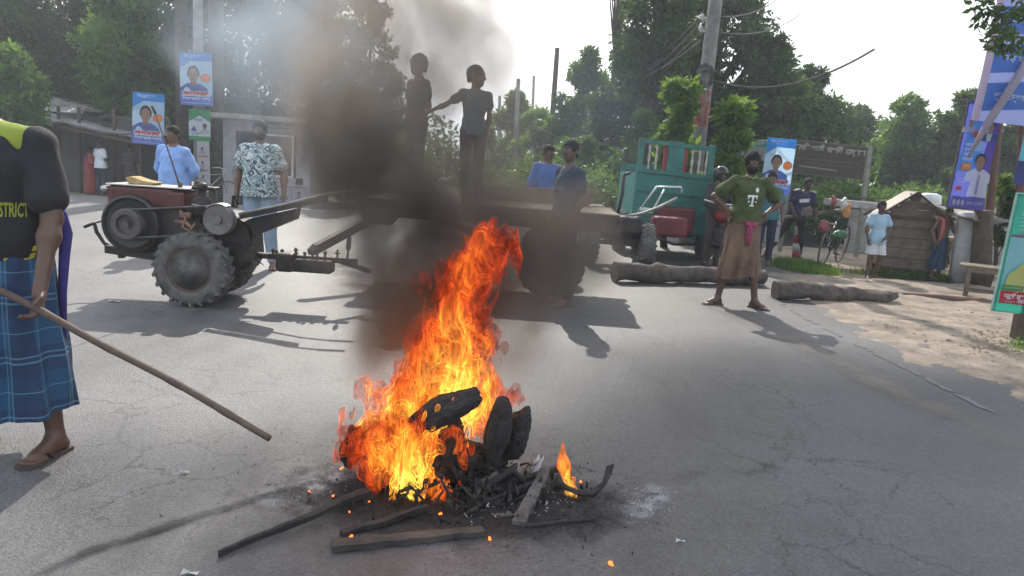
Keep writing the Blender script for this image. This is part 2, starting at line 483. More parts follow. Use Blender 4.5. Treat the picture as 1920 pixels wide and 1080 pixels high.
def head_R(yaw, pitch, roll=0): return np.array((Matrix.Rotation(yaw, 3, 'Z') @ Matrix.Rotation(pitch, 3, 'X') @ Matrix.Rotation(roll, 3, 'Y')))
def make_person(label, loc, rz=0.0, H=1.7, J=None, skin='dark', head=(0, 0), hs=1.0, bulk=1.0, belly=0.0, hair='short', beard=False,
                hands=((None, None, .3), (None, None, .3)), res=0.010, toes=(0, 0), sandals=True, group=None, headless_detail=False, feet=True):
    root = empty("person", loc, rz, label, "person", group)
    root.scale = (H / 1.7,) * 3
    j = {k: np.array(v, float) for k, v in BASE.items()}
    for k, v in (J or {}).items(): j[k] = np.array(v, float)
    b = bulk
    R = head_R(*head); hd = j['hed']
    def hp(x, y, z): return hd + R @ (np.array([x, y, z]) * hs)
    P = [mk_ell(j['pel'] + V3(0, 0, 0), (.155 * b, .105 * b, .12), .05), mk_cap(j['pel'], j['che'], .115 * b, .12 * b, .05),
         mk_ell(j['che'] + V3(0, 0, .015), (.148 * b, .10 * b, .155), .05), mk_cap(j['nec'] + V3(0, 0, -.045), j['sa'], .050 * b, .047 * b, .04), mk_cap(j['nec'] + V3(0, 0, -.045), j['sb'], .050 * b, .047 * b, .04),
         mk_cap(j['che'] + V3(0, 0, .12), j['nec'], .075, .055, .05)]
    if belly: P.append(mk_ell(j['pel'] * .6 + j['che'] * .4 + V3(0, -.04, 0), (.13 + belly, .11 + belly, .15), .05))
    P += [mk_cap(j['nec'], hp(0, .015, -.05), .050 * b, .050 * b, .025)]
    for s in 'ab':
        P += [mk_cap(j['s' + s], j['e' + s], .047 * b, .036 * b, .03), mk_cap(j['e' + s], j['w' + s], .037 * b, .024 * b, .02),
              mk_ell(j['e' + s] * .72 + j['w' + s] * .28, (.04 * b,) * 3, .03)]
        P += [mk_cap(j['h' + s], j['k' + s], .082 * b, .054 * b, .04), mk_cap(j['k' + s], j['a' + s], .052 * b, .033 * b, .03),
              mk_ell(j['k' + s] * .68 + j['a' + s] * .32 + V3(0, .015, 0), (.05 * b, .052 * b, .11), .03)]
    # head
    e = lambda x, y, z, r, k=.015: P.append(mk_ell(hp(x, y, z), np.array(r) * hs, k, R))
    e(0, .012, .025, (.074, .092, .090)); e(0, -.022, -.045, (.056, .062, .062), .03); e(0, -.058, -.085, (.026, .022, .02), .02)
    P.append(mk_ell(hp(-.03, -.088, .012), np.array((.014, .009, .008)) * hs, .012, R, sub=True))
    P.append(mk_ell(hp(.03, -.088, .012), np.array((.014, .009, .008)) * hs, .012, R, sub=True))
    P.append(mk_cap(hp(0, -.082, .012), hp(0, -.103, -.022), .008 * hs, .012 * hs, .01))
    P.append(mk_cap(hp(-.012, -.09, -.026), hp(.012, -.09, -.026), .008 * hs, .008 * hs, .006))
    P.append(mk_cap(hp(-.018, -.078, -.052), hp(.018, -.078, -.052), .008 * hs, .008 * hs, .006))
    P.append(mk_cap(hp(-.016, -.076, -.064), hp(.016, -.076, -.064), .008 * hs, .008 * hs, .006))
    P.append(mk_cap(hp(-.045, -.075, .03), hp(.045, -.075, .03), .010 * hs, .010 * hs, .012))
    for sx in (-1, 1): e(sx * .077, .012, -.005, (.010, .020, .030), .006)
    # hands
    for s, (dv, nv, cu), sg in (('a', hands[0], -1), ('b', hands[1], 1)):
        w = j['w' + s]; d = (w - j['e' + s]) if dv is None else np.array(dv, float)
        nn = V3(-sg, 0, 0) if nv is None else np.array(nv, float)
        P += hand_prims(w, d, nn, V3(0, -1, 0) + 0.01, cu, 1.0)
    # feet
    if feet:
        for s, yaw in (('a', toes[0]), ('b', toes[1])):
            a = j['a' + s]; fd = V3(math.sin(yaw), -math.cos(yaw), 0); sdv = V3(math.cos(yaw), math.sin(yaw), 0)
            hl = a - fd * .03 + V3(0, 0, -.05)
            P += [mk_cap(a, hl, .033, .030, .02), mk_cap(a + fd * .03 + V3(0, 0, -.025), a + fd * .12 + V3(0, 0, -.055), .033, .026, .03),
                  mk_cap(hl, a + fd * .12 + V3(0, 0, -.06), .026, .024, .02)]
            for u in (-2, -1, 0, 1, 2):
                t = a + fd * (.14 - abs(u + .6) * .006) + sdv * u * .016 + V3(0, 0, -.066)
                P.append(mk_cap(t - fd * .03, t + fd * .03, .012, .0095, .006))
    body = sdf_obj("body", P, res, SKIN[skin], root, planes=[(V3(0, 0, .003 + min(j['aa'][2], j['ab'][2]) - .085), V3(0, 0, -1))])
    root["res"] = res; del root["res"]
    # face detail
    for sx in (-1, 1):
        bm = BM(); ball(bm, (0, 0, 0), (.0135 * hs, .008 * hs, .0075 * hs), 2)
        o = obj("eye", bm, M_EYE, root, True); o.location = hp(sx * .030, -.080, .012); o.rotation_euler = Matrix(R.tolist()).to_euler()
        bm = BM(); ball(bm, (0, 0, 0), (.006 * hs,) * 3, 1)
        p = obj("pupil", bm, M_HAIR, o, True); p.location = (0, -.0055 * hs, 0)
        bm = BM(); tube(bm, [hp(sx * .013, -.094, .034), hp(sx * .030, -.095, .041), hp(sx * .048, -.082, .035)], [.0025 * hs, .0035 * hs, .002 * hs], 6)
        obj("eyebrow", bm, M_HAIR, root, True)
    bm = BM(); tube(bm, [hp(-.020, -.086, -.0585), hp(0, -.089, -.0575), hp(.020, -.086, -.0585)], [.0015 * hs, .0028 * hs, .0015 * hs], 6)
    obj("mouth", bm, mat("lips", (0.09, 0.028, 0.022), rough=.5, bump=0), root, True)
    if hair:
        t = {'short': .004, 'buzz': .001, 'bushy': .012}[hair]
        HP = [mk_ell(hp(0, .016, .032), np.array((.075 + t, .092 + t, .088 + t)) * hs, .01, R), mk_ell(hp(0, .065, -.03), np.array((.06, .035, .05)) * hs, .02, R),
              mk_ell(hp(0, -.145, -.03), np.array((.098, .10, .095)) * hs, .012, R, sub=True)]
        n = R @ V3(0, -.35, -1); n /= np.linalg.norm(n)
        sdf_obj("hair", HP, min(res, .007), M_HAIR, root, planes=[(hp(0, .03, -.045), n)], wrinkle=.004 if hair != 'buzz' else .001, wscale=70, seed=3)
    if beard:
        HP = [mk_ell(hp(0, -.028, -.055), np.array((.062, .064, .062)) * hs, .01, R), mk_ell(hp(0, -.10, -.02), np.array((.03, .05, .03)) * hs, .01, R, sub=True),
              mk_ell(hp(0, -.03, .05), np.array((.1, .15, .075)) * hs, .01, R, sub=True)]
        sdf_obj("beard", HP, .006, M_HAIR, root, wrinkle=.002, wscale=80)
    if sandals and feet:
        for s, yaw in (('a', toes[0]), ('b', toes[1])):
            a = j['a' + s]; M = Matrix.Translation(Vector(a) + Vector((0, 0, -.085))) @ Matrix.Rotation(yaw, 4, 'Z')
            bm = BM()
            out = [(-.036, .06), (.036, .06), (.040, .0), (.038, -.08), (.048, -.14), (.036, -.185), (0, -.20), (-.036, -.185), (-.048, -.14), (-.038, -.08), (-.040, 0)]
            lo_ = [bm.verts.new(M @ Vector((x, y, .001))) for x, y in out]; up = [bm.verts.new(M @ Vector((x, y, .016))) for x, y in out]
            bm.faces.new(lo_[::-1]); bm.faces.new(up)
            for i in range(len(out)): bm.faces.new((lo_[i], lo_[(i + 1) % len(out)], up[(i + 1) % len(out)], up[i]))
            so = obj("sandal", bm, M_SANDAL, root)
            bm = BM()
            for sx in (-1, 1): tube(bm, [M @ Vector((sx * .042, -.06, .012)), M @ Vector((sx * .036, -.085, .045)), M @ Vector((sx * .012, -.125, .048)), M @ Vector((0, -.155, .02))], .006, 6)
            obj("strap", bm, M_SANDAL, so, True)
    root['_'] = 0; del root['_']
    return root, j
def shirt(root, j, m, res=0.010, b=1.0, infl=.018, hem=.86, sleeve=.55, belly=0.0, name="shirt", wr=.008, seed=1, long=False, slx=.012):
    c = infl
    P = [mk_ell(j['pel'] + V3(0, 0, .0), (.155 * b + c, .105 * b + c, .16 + c), .05), mk_cap(j['pel'], j['che'], .118 * b + c, .12 * b + c, .05),
         mk_ell(j['che'] + V3(0, 0, .01), (.148 * b + c, .10 * b + c, .155 + c), .05), mk_cap(j['nec'] + V3(0, 0, -.05), j['sa'], .050 * b + c * .6, .045 * b + c * .6, .035), mk_cap(j['nec'] + V3(0, 0, -.05), j['sb'], .050 * b + c * .6, .045 * b + c * .6, .035)]
    if belly: P.append(mk_ell(j['pel'] * .6 + j['che'] * .4 + V3(0, -.04, 0), (.13 + belly + c, .11 + belly + c, .17), .05))
    if hem < .86:
        P.append(mk_cap(j['pel'], j['pel'] * .3 + (j['ha'] + j['hb']) * .35 + V3(0, 0, hem - .92), .14 * b + c, .15 * b + c, .05))
        P.append(mk_cap(j['pel'] + V3(-.05, 0, 0), V3((j['ha'][0]) * .9, j['ha'][1], hem - .02), .10 * b + c, .11 * b + c, .05))
        P.append(mk_cap(j['pel'] + V3(.05, 0, 0), V3((j['hb'][0]) * .9, j['hb'][1], hem - .02), .10 * b + c, .11 * b + c, .05))
    planes = [(V3(0, 0, hem), V3(0, 0, -1)), (j['nec'] + V3(0, 0, .035), V3(0, -.3, 1) / 1.044)]
    for s in 'ab':
        e = j['s' + s] + (j['e' + s] - j['s' + s]) * (sleeve if not long else 1.0)
        P.append(mk_cap(j['s' + s], e, .045 * b + c * .6, .040 * b + c * .6 + slx, .03))
        if long: P.append(mk_cap(j['e' + s], j['e' + s] * .08 + j['w' + s] * .92, .042 * b + c, .030 * b + c * .8, .02))
    o = sdf_obj(name, P, res, m, root, planes=planes, wrinkle=wr, wscale=11, seed=seed)
    # collar band
    return o
def collar(root, j, m, pk=1.0):
    n = j['nec']
    bm = BM()
    for sx in (-1, 1):
        pts = [(0, .068, .035), (.052, .045, .032), (.068, .0, .018), (.055, -.05, -.005), (.012, -.082, -.045), (.045, -.085, -.06), (.088, -.045, -.02), (.098, .005, 0), (.07, .07, .008), (0, .095, .01)]
        vs = [bm.verts.new(Vector(n) + Vector((sx * x, y, z - .002))) for x, y, z in pts]
        for a_, b_ in ((0, 9), (1, 8), (2, 7), (3, 6)):
            pass
        q = [(0, 1, 8, 9), (1, 2, 7, 8), (2, 3, 6, 7), (3, 4, 5, 6)]
        for f in q: bm.faces.new([vs[i] for i in f])
    r = bmesh.ops.solidify(bm, geom=bm.faces[:], thickness=.004)
    return obj("collar", bm, m, root, True)
def trousers(root, j, m, res=0.010, b=1.0, infl=.014, length=.96, name="trousers", wide=.0, wr=.004):
    c = infl
    P = [mk_ell(j['pel'] + V3(0, 0, -.01), (.155 * b + c, .105 * b + c, .11 + c), .05)]
    pl = [(j['pel'] + V3(0, 0, .10), V3(0, 0, 1))]
    for s in 'ab':
        P.append(mk_cap(j['h' + s], j['k' + s], .082 * b + c, .058 * b + c + wide, .03))
        if length > .5:
            t = (length - .5) * 2
            P.append(mk_cap(j['k' + s], j['k' + s] * (1 - t) + j['a' + s] * t, .056 * b + c + wide, .042 * b + c + wide * 1.4, .02))
    if length <= .5:
        pl.append((V3(0, 0, j['h' + s][2] * (1 - length * 2) + j['k' + s][2] * length * 2), V3(0, 0, -1)))
    return sdf_obj(name, P, res, m, root, planes=pl, wrinkle=wr, wscale=13, seed=5)
def lungi(root, m, top=(0, 0, 1.0), bot=(0, 0, .2), rt=(.17, .13), rb=(.22, .18), folds=9, amp=.02, name="lungi", seed=0, slant=0.0, n=96, rows=34):
    """wrapped cloth: a pleated tube from the waist to the hem"""
    rnd = random.Random(seed); ph = [rnd.uniform(0, 6.28) for _ in range(6)]
    bm = BM(); rings = []
    uvl = bm.loops.layers.uv.new("UVMap")
    for i in range(rows + 1):
        t = i / rows; ring = []
        for k in range(n):
            a = 2 * PI * k / n
            rx = rt[0] + (rb[0] - rt[0]) * t ** .8; ry = rt[1] + (rb[1] - rt[1]) * t ** .8
            f = amp * (.25 + t) * (math.sin(folds * a + ph[0] + 1.2 * math.sin(3 * t + ph[1])) * .6 + math.sin((folds * 1.9) // 1 * a + ph[2] + t * 2) * .35 + .5 * math.sin(2 * a + ph[3] + t * 1.5))
            f += amp * .5 * math.sin(t * 9 + a * 2 + ph[4]) * t * (1 - t) * 2
            f += .012 * math.exp(-((a - 4.6) / .18) ** 2) * (1 - t * .4)          # overlapped edge at the front
            z = top[2] + (bot[2] - top[2]) * t + slant * math.cos(a) * t + .006 * math.sin(5 * a + ph[5]) * t
            ring.append(bm.verts.new((top[0] + (bot[0] - top[0]) * t + (rx + f) * math.cos(a), top[1] + (bot[1] - top[1]) * t + (ry + f) * math.sin(a), z)))
        rings.append(ring)
    for i in range(rows):
        for k in range(n):
            f = bm.faces.new((rings[i + 1][k], rings[i + 1][(k + 1) % n], rings[i][(k + 1) % n], rings[i][k]))
            us = (k / n, (k + 1) / n, (k + 1) / n, k / n); vsv = ((i + 1) / rows, (i + 1) / rows, i / rows, i / rows)
            for lp_, u_, v_ in zip(f.loops, us, vsv): lp_[uvl].uv = (u_, v_)
    return obj(name, bm, m, root, True)
def place(foot, top, zg=0.0, Y=None):
    """ground point under the feet and the height that reaches the head pixel"""
    g = G(*foot, zg) if Y is None else A(foot[0], foot[1], Y)
    t = A(top[0], top[1], g.y)
    return g, (t.z - g.z)
# ------------------------------------------------------------------ the people
def uvmat(name, build, rough=.85):
    m, N, L, P = nt(name); P.inputs["Roughness"].default_value = rough
    L.new(build(N, L), P.inputs["Base Color"]); 
    tc = N.new("ShaderNodeTexCoord"); n = N.new("ShaderNodeTexNoise"); n.inputs["Scale"].default_value = 22; L.new(tc.outputs["Object"], n.inputs[0])
    b = N.new("ShaderNodeBump"); b.inputs["Strength"].default_value = .25; b.inputs["Distance"].default_value = .02; L.new(n.outputs[0], b.inputs["Height"]); L.new(b.outputs[0], P.inputs["Normal"])
    return m
def plaid(base, dark, line, nu, nv):
    def f(N, L):
        uv = N.new("ShaderNodeTexCoord").outputs["UV"]; sp = N.new("ShaderNodeSeparateXYZ"); L.new(uv, sp.inputs[0])
        def band(o, n, w, ph=0.0):
            a = N.new("ShaderNodeMath"); a.operation = 'MULTIPLY_ADD'; a.inputs[1].default_value = n; a.inputs[2].default_value = ph; L.new(o, a.inputs[0])
            fr = N.new("ShaderNodeMath"); fr.operation = 'FRACT'; L.new(a.outputs[0], fr.inputs[0])
            s = N.new("ShaderNodeMath"); s.operation = 'LESS_THAN'; s.inputs[1].default_value = w; L.new(fr.outputs[0], s.inputs[0]); return s.outputs[0]
        def mix(fac, a, b, k=1.0):
            mm = N.new("ShaderNodeMath"); mm.operation = 'MULTIPLY'; mm.inputs[1].default_value = k; L.new(fac, mm.inputs[0])
            x = N.new("ShaderNodeMixRGB"); L.new(mm.outputs[0], x.inputs[0])
            if isinstance(a, tuple): x.inputs[1].default_value = (*a, 1)
            else: L.new(a, x.inputs[1])
            x.inputs[2].default_value = (*b, 1); return x.outputs[0]
        c = mix(band(sp.outputs[0], nu, .45), base, dark, .75)
        c = mix(band(sp.outputs[1], nv, .45, .2), c, dark, .55)
        for w, ph in ((.035, .0), (.03, .09), (.02, .5)):
            c = mix(band(sp.outputs[0], nu, w, ph), c, line, .45)
            c = mix(band(sp.outputs[1], nv, w * .9, ph), c, line, .6)
        return c
    return f
def blotch(a, b, c, s):
    def f(N, L):
        tc = N.new("ShaderNodeTexCoord").outputs["Object"]
        n = N.new("ShaderNodeTexNoise"); n.inputs["Scale"].default_value = s; n.inputs["Detail"].default_value = 2.5; n.inputs["Distortion"].default_value = 1.4; L.new(tc, n.inputs[0])
        r = N.new("ShaderNodeValToRGB"); r.color_ramp.interpolation = 'CONSTANT'; e = r.color_ramp.elements
        e[0].position = 0; e[0].color = (*c, 1); e[1].position = .43; e[1].color = (*b, 1); x = e.new(.49); x.color = (*a, 1); x = e.new(.60); x.color = (*b, 1)
        L.new(n.outputs[0], r.inputs[0]); return r.outputs[0]
    return f
def cloth(name, c, var=.14, scale=5, sheen=.03, rough=.9): return mat(name, c, rough=rough, var=var, scale=scale, bump=.25, bscale=25, sheen=sheen)
def text_mesh(body, size, m, name="lettering", parent=None, loc=(0, 0, 0), rot=(PI / 2, 0, 0), ext=.0008, bold=.0, sx=1.0, align='CENTER'):
    c = bpy.data.curves.new("t", "FONT"); c.body = body; c.size = size; c.extrude = ext; c.offset = bold; c.align_x = align; c.align_y = 'CENTER'; c.resolution_u = 2
    o = bpy.data.objects.new("t", c); COL.objects.link(o)
    dg = bpy.context.evaluated_depsgraph_get()
    me = bpy.data.meshes.new_from_object(o.evaluated_get(dg)); bpy.data.objects.remove(o); me.name = name
    me.materials.clear(); me.materials.append(m)
    r = link_mesh(name, me, m, parent); r.location = loc; r.rotation_euler = rot; r.scale = (sx, 1, 1)
    return r

# 1. man with the long stick at the left edge
g, _ = place((38, 862), (40, 240))
g = G(33, 850); Hm = 1.70
J = dict(pel=(0, .02, .97), che=(-.02, .01, 1.23), nec=(-.06, -.01, 1.40), hed=(-.17, -.05, 1.54),
         sa=(-.20, 0, 1.31), ea=(-.33, .03, 1.05), wa=(-.36, -.05, .85), sb=(.150, 0, 1.345), eb=(.225, -.06, 1.05), wb=(.25, -.20, .79),
         hb=(.065, .03, .90), kb=(.10, .03, .50), ab=(.155, .02, .085), ka=(-.13, -.06, .50), aa=(-.22, .10, .085))
p, j = make_person("man in a black and yellow jersey and blue plaid lungi holding a long bamboo stick", g, 0.05, Hm, J, 'dark', head=(.3, .1, -.2), bulk=1.06, res=.0065,
                   hands=((None, None, .3), ((.05, -.35, -1), (-.5, -.6, .15), .75)), toes=(-.5, -.2))
M_BLK = cloth("black_jersey", (0.014, 0.014, 0.016)); M_YEL = cloth("yellow_jersey_panel", (0.22, 0.27, 0.03)); M_YEL2 = mat("yellow_print", (0.48, 0.50, 0.05), bump=0)
s = shirt(p, j, M_BLK, .008, 1.06, .022, .861, .72, wr=.008, slx=.018)
# yellow shoulder yoke follows the shirt surface: a slightly larger shell cut to a band
c = .0255; b_ = 1.06
YP = [mk_ell(j['che'] + V3(0, 0, .01), (.148 * b_ + c, .10 * b_ + c, .155 + c), .05), mk_cap(j['nec'] + V3(0, 0, -.05), j['sb'], .050 * b_ + c * .6 + .002, .045 * b_ + c * .6 + .002, .035)]
sdf_obj("yoke", YP, .008, M_YEL, p, planes=[(V3(.07, 0, 1.335), V3(-.54, 0, -1) / 1.136), (V3(.135, 0, 1.35), V3(1, 0, -.3) / 1.044), (V3(-.25, 0, 1.4), V3(-1, 0, 0))], wrinkle=.004, wscale=11, seed=1)
from mathutils.bvhtree import BVHTree
def press(o, sh, off=.002):      # lay flat print (x, z in the figure's own space) onto the front of a garment
    bv = BVHTree.FromPolygons([v.co for v in sh.data.vertices], [list(f.vertices) for f in sh.data.polygons])
    for v in o.data.vertices:
        hit = bv.ray_cast(Vector((v.co.x, -1.0, v.co.z)), Vector((0, 1, 0)))
        if hit[0] is not None: v.co.y = hit[0].y - off
    o.location = (0, 0, 0); o.rotation_euler = (0, 0, 0); return o
def strip(x0, x1, z0, z1, slope=0.0, n=7):
    bm = BM(); g_ = [[bm.verts.new((x0 + (x1 - x0) * i / n, 0, z0 + (z1 - z0) * k / 2 + slope * i / n)) for i in range(n + 1)] for k in range(3)]
    for k in range(2):
        for i in range(n): bm.faces.new((g_[k][i], g_[k][i + 1], g_[k + 1][i + 1], g_[k + 1][i]))
    return bm
t = text_mesh("DISTRICT", .078, M_YEL2, parent=p, bold=.002)
me = t.data; t.rotation_euler = (0, 0, 0)
for v in me.vertices: v.co = (v.co.x * .33 + .088, 0, v.co.y + 1.075)
press(t, s, .005)
bm = BM()
for k in range(9):
    x = .125 + k * .005; z = .875 + k * .011
    pts = [(x, z), (x + .015, z + .006), (x + .017, z + .018), (x + .003, z + .012)]
    if k % 3 != 2:
        f = [bm.verts.new((a_, -(.118 * 1.06 + .029) * math.sqrt(max(.05, 1 - ((a_ + .01) / .235) ** 2)), c_)) for a_, c_ in pts]; bm.faces.new(f)
press(obj("slash_print", bm, M_YEL2, p), s)
bm = BM()
for k in range(5):
    x = .02 + k * .03; pts = [(x, .868), (x + .015, .870), (x + .017, .882), (x + .003, .880)]
    f = [bm.verts.new((a_, -(.118 * 1.06 + .031) * math.sqrt(max(.05, 1 - ((a_ + .01) / .235) ** 2)), c_)) for a_, c_ in pts]; bm.faces.new(f)
press(obj("hem_print", bm, M_YEL2, p), s)
lungi(p, uvmat("blue_plaid", plaid((0.012, 0.060, 0.13), (0.008, 0.020, 0.060), (0.09, 0.22, 0.32), 5, 3)), (.0, .02, .95), (.03, .02, .19), (.150, .120), (.19, .19), 7, .024, seed=4, slant=.03)
# indigo cloth bunched behind the hip
bm = BM(); tube(bm, [(.15, .08, 1.13), (.185, .08, 1.05), (.20, .08, .97), (.195, .07, .88), (.18, .07, .72), (.18, .07, .5)], [.010, .022, .026, .022, .018, .010], 12)
obj("cloth_tuck", bm, cloth("indigo_cloth", (0.035, 0.025, 0.16)), p, True)
# stick: from beyond the left edge, through his hand, to the tip above the road
hw = p.matrix_world if False else (Matrix.Translation(g) @ Matrix.Rotation(.05, 4, 'Z') @ Matrix.Diagonal((Hm / 1.7,) * 3 + (1,)))
hand = hw @ Vector(j['wb'] + V3(.008, -.045, -.095))
tip = A(505, 820, hand.y - .45)
dirv = (tip - hand)
back = hand - dirv * .62
bm = BM(); N_ = 40; pts = []; rr = []
for i in range(N_ + 1):
    t_ = i / N_; q = back.lerp(tip, t_) + Vector((0, 0, .018 * math.sin(t_ * 3.1) - .004 * math.sin(t_ * 14)))
    pts.append(q); rr.append((.0165 - .005 * t_) * (1 + (.14 if i in (9, 16, 24, 31, 36) else 0)))
tube(bm, pts, rr, 10)
M_BAMBOO = mat("bamboo_brown", (0.075, 0.050, 0.034), rough=.75, var=.3, scale=10, bump=.3)
st = tag(obj("bamboo_stick", bm, M_BAMBOO, None, True), "long brown bamboo stick held low by the man in the plaid lungi", "stick")

# 2. man in the light blue shirt, hands behind his back
g, H = place((328, 470), (320, 236))
J = dict(ea=(-.245, .08, 1.12), wa=(-.10, .15, .95), eb=(.245, .08, 1.12), wb=(.10, .15, .95))
p, j = make_person("man in a light blue shirt standing behind the tractor engine with hands behind his back", g, -.05, H, J, 'mid', head=(-.1, 0), bulk=1.08, belly=.01,
                   hands=(((.8, .1, -.3), (0, 1, 0), .5), ((-.8, .1, -.3), (0, 1, 0), .5)))
m_ = cloth("sky_blue_shirt", (0.22, 0.36, 0.66)); shirt(p, j, m_, .009, 1.08, .022, .80, 1, long=True, belly=.01, wr=.010); collar(p, j, m_)
bm = BM(); tube(bm, [(0, -.136, 1.37), (0, -.15, 1.2), (0, -.155, 1.0), (0, -.15, .84)], .006, 6); obj("placket", bm, m_, p, True)
trousers(p, j, cloth("grey_trousers", (0.06, 0.06, 0.07)), b=1.08)

# 3. man in the floral shirt
g, H = place((486, 503), (468, 224))
J = dict(sa=(-.17, 0, 1.365), ea=(-.25, .03, 1.10), wa=(-.255, -.03, .86), sb=(.17, 0, 1.365), eb=(.27, .02, 1.11), wb=(.29, -.05, .88), ha=(-.088, 0, .90), ka=(-.085, -.03, .49), aa=(-.10, -.01, .085), hb=(.088, 0, .9), kb=(.12, -.01, .49), ab=(.15, .02, .085))
p, j = make_person("man in a white and teal floral shirt and pale jeans watching from behind the tractor", g, .05, H, J, 'mid', head=(.05, .05), bulk=1.1, belly=.015, toes=(-.25, .3), hair='short', beard=True)
m_ = uvmat("floral_cotton", blotch((0.05, 0.085, 0.10), (0.50, 0.55, 0.53), (0.20, 0.29, 0.29), 11))
shirt(p, j, m_, .009, 1.1, .024, .84, .62, belly=.015, wr=.008, seed=4, slx=.02); collar(p, j, m_)
trousers(p, j, cloth("pale_denim", (0.26, 0.34, 0.42)), b=1.1, infl=.016)
bm = BM(); bx(bm, (0, 0, 0), (.075, .010, .15), bev=.004)
hp_ = Matrix.Translation(g) @ Matrix.Rotation(.05, 4, 'Z') @ Vector(j['wa'] * H / 1.7 + V3(.0, -.045, -.09))
tag(obj("phone", bm, mat("black_plastic", (0.015, 0.015, 0.016), rough=.35), None, loc=hp_, rot=(.3, 0, .6)), "black phone in the right hand of the man in the floral shirt", "phone")

# 4-6. people by the dark shed on the left (the ground there lies lower than the road)
ZL = -.30
def shedplace(foot, top, Y=20.3):
    a = A(foot[0], foot[1], Y); return Vector((a.x, Y, ZL)), A(top[0], top[1], Y).z - ZL
g, H = shedplace((190, 360), (188, 262))
p, j = make_person("man in a white shirt and dark trousers with his back turned by the shed", g, PI - .4, H, dict(wa=(-.14, -.22, 1.08), wb=(.16, -.2, 1.05)), 'dark', res=.012)
shirt(p, j, cloth("white_cotton", (0.60, 0.62, 0.66)), .012, 1.05, .02, .84, .7); trousers(p, j, cloth("dark_teal_trousers", (0.02, 0.035, 0.04)), .012)
g, H = shedplace((170, 364), (166, 275))
p, j = make_person("woman in a long red and blue robe beside the man in the white shirt", g, PI - .7, H, dict(wa=(-.16, -.1, 1.0), wb=(.2, -.1, 1.0)), 'dark', res=.012, hair='bushy')
m_ = cloth("red_robe", (0.20, 0.035, 0.03)); shirt(p, j, m_, .012, 1.1, .03, .70, 1, long=True); lungi(p, m_, (0, 0, .95), (0, 0, .08), (.18, .15), (.24, .2), 8, .02, "skirt")
bm = BM(); ball(bm, (.16, .02, 1.15), (.05, .13, .32), 3); obj("shawl", bm, cloth("indigo_cloth", (0.035, 0.025, 0.16)), p, True)
g, H = shedplace((246, 356), (240, 272))
p, j = make_person("dark clothed person standing in the shade of the shed", g, .5, H, dict(wa=(-.1, -.2, 1.1)), 'dark', res=.012)
shirt(p, j, cloth("charcoal_shirt", (0.03, 0.028, 0.03)), .012, 1.0, .02, .86, .7); trousers(p, j, cloth("brown_trousers", (0.05, 0.04, 0.035)), .012)

# 8-9. boys on the trailer deck
DECK_Z, DECK_Y = 0.93, 7.75
def on_deck(px, top, yy):
    a = A(px, 380, yy); t_ = A(*top, yy); return Vector((a.x, yy, DECK_Z)), t_.z - DECK_Z
g, H = on_deck(775, (778, 103), DECK_Y + .25)
p, j = make_person("boy in dark clothes standing on the left of the trailer deck in the smoke", g, -.9, H, dict(wa=(-.30, -.1, 1.05), wb=(.30, -.1, .95)), 'dark', head=(.2, 0), hs=1.15, bulk=.82, group=None)
shirt(p, j, cloth("brown_tshirt", (0.045, 0.03, 0.028)), .010, .85, .02, .88, .55); trousers(p, j, cloth("black_shorts", (0.02, 0.02, 0.022)), b=.85, length=.9)
g, H = on_deck(880, (893, 126), DECK_Y)
J = dict(sa=(-.155, 0, 1.365), ea=(-.36, -.02, 1.22), wa=(-.56, -.06, 1.12), eb=(.20, .06, 1.12), wb=(.17, .02, .88), aa=(-.07, .02, .085), ab=(.09, 0, .085), ka=(-.085, -.01, .49), kb=(.09, -.01, .49))
p, j = make_person("boy in a dark teal t-shirt and black trousers reaching out on the trailer deck", g, .15, H, J, 'dark', head=(1.15, 0), hs=1.18, bulk=.84)
shirt(p, j, cloth("dark_teal_tshirt", (0.04, 0.065, 0.075)), .009, .88, .022, .86, .5); trousers(p, j, cloth("black_trousers", (0.015, 0.015, 0.017)), b=.88)

# 10-11. men by the trailer
g, H = place((1028, 490), (1030, 270)); g2 = A(1028, 300, 10.4)
g = Vector((g2.x, 10.4, 0)); H = A(1030, 272, 10.4).z
p, j = make_person("man in a blue shirt standing behind the trailer", g, .3, H, {}, 'dark', bulk=1.08)
shirt(p, j, cloth("royal_blue_shirt", (0.06, 0.12, 0.30)), .010, 1.1, .024, .84, .9); trousers(p, j, cloth("black_trousers", (0.015, 0.015, 0.017)))
YM = 7.2; a = A(1062, 400, YM); g = Vector((a.x, YM, 0)); H = A(1074, 262, YM).z
p, j = make_person("man in a dark blue t-shirt standing in front of the trailer wheel", g, -1.0, H, dict(sa=(-.16, .02, 1.365), ea=(-.22, .05, 1.12), wa=(-.20, -.04, .90), eb=(.22, .03, 1.12), wb=(.18, -.05, .92)), 'dark', head=(.4, 0), bulk=.88, hs=.95)
s = shirt(p, j, cloth("dark_blue_tshirt", (0.022, 0.035, 0.055)), .009, .9, .022, .86, .6); trousers(p, j, cloth("black_trousers", (0.015, 0.015, 0.017)))
press(obj("chest_print", strip(-.05, .09, 1.20, 1.235), mat("grey_print", (0.12, 0.09, 0.09), bump=0), p), s)

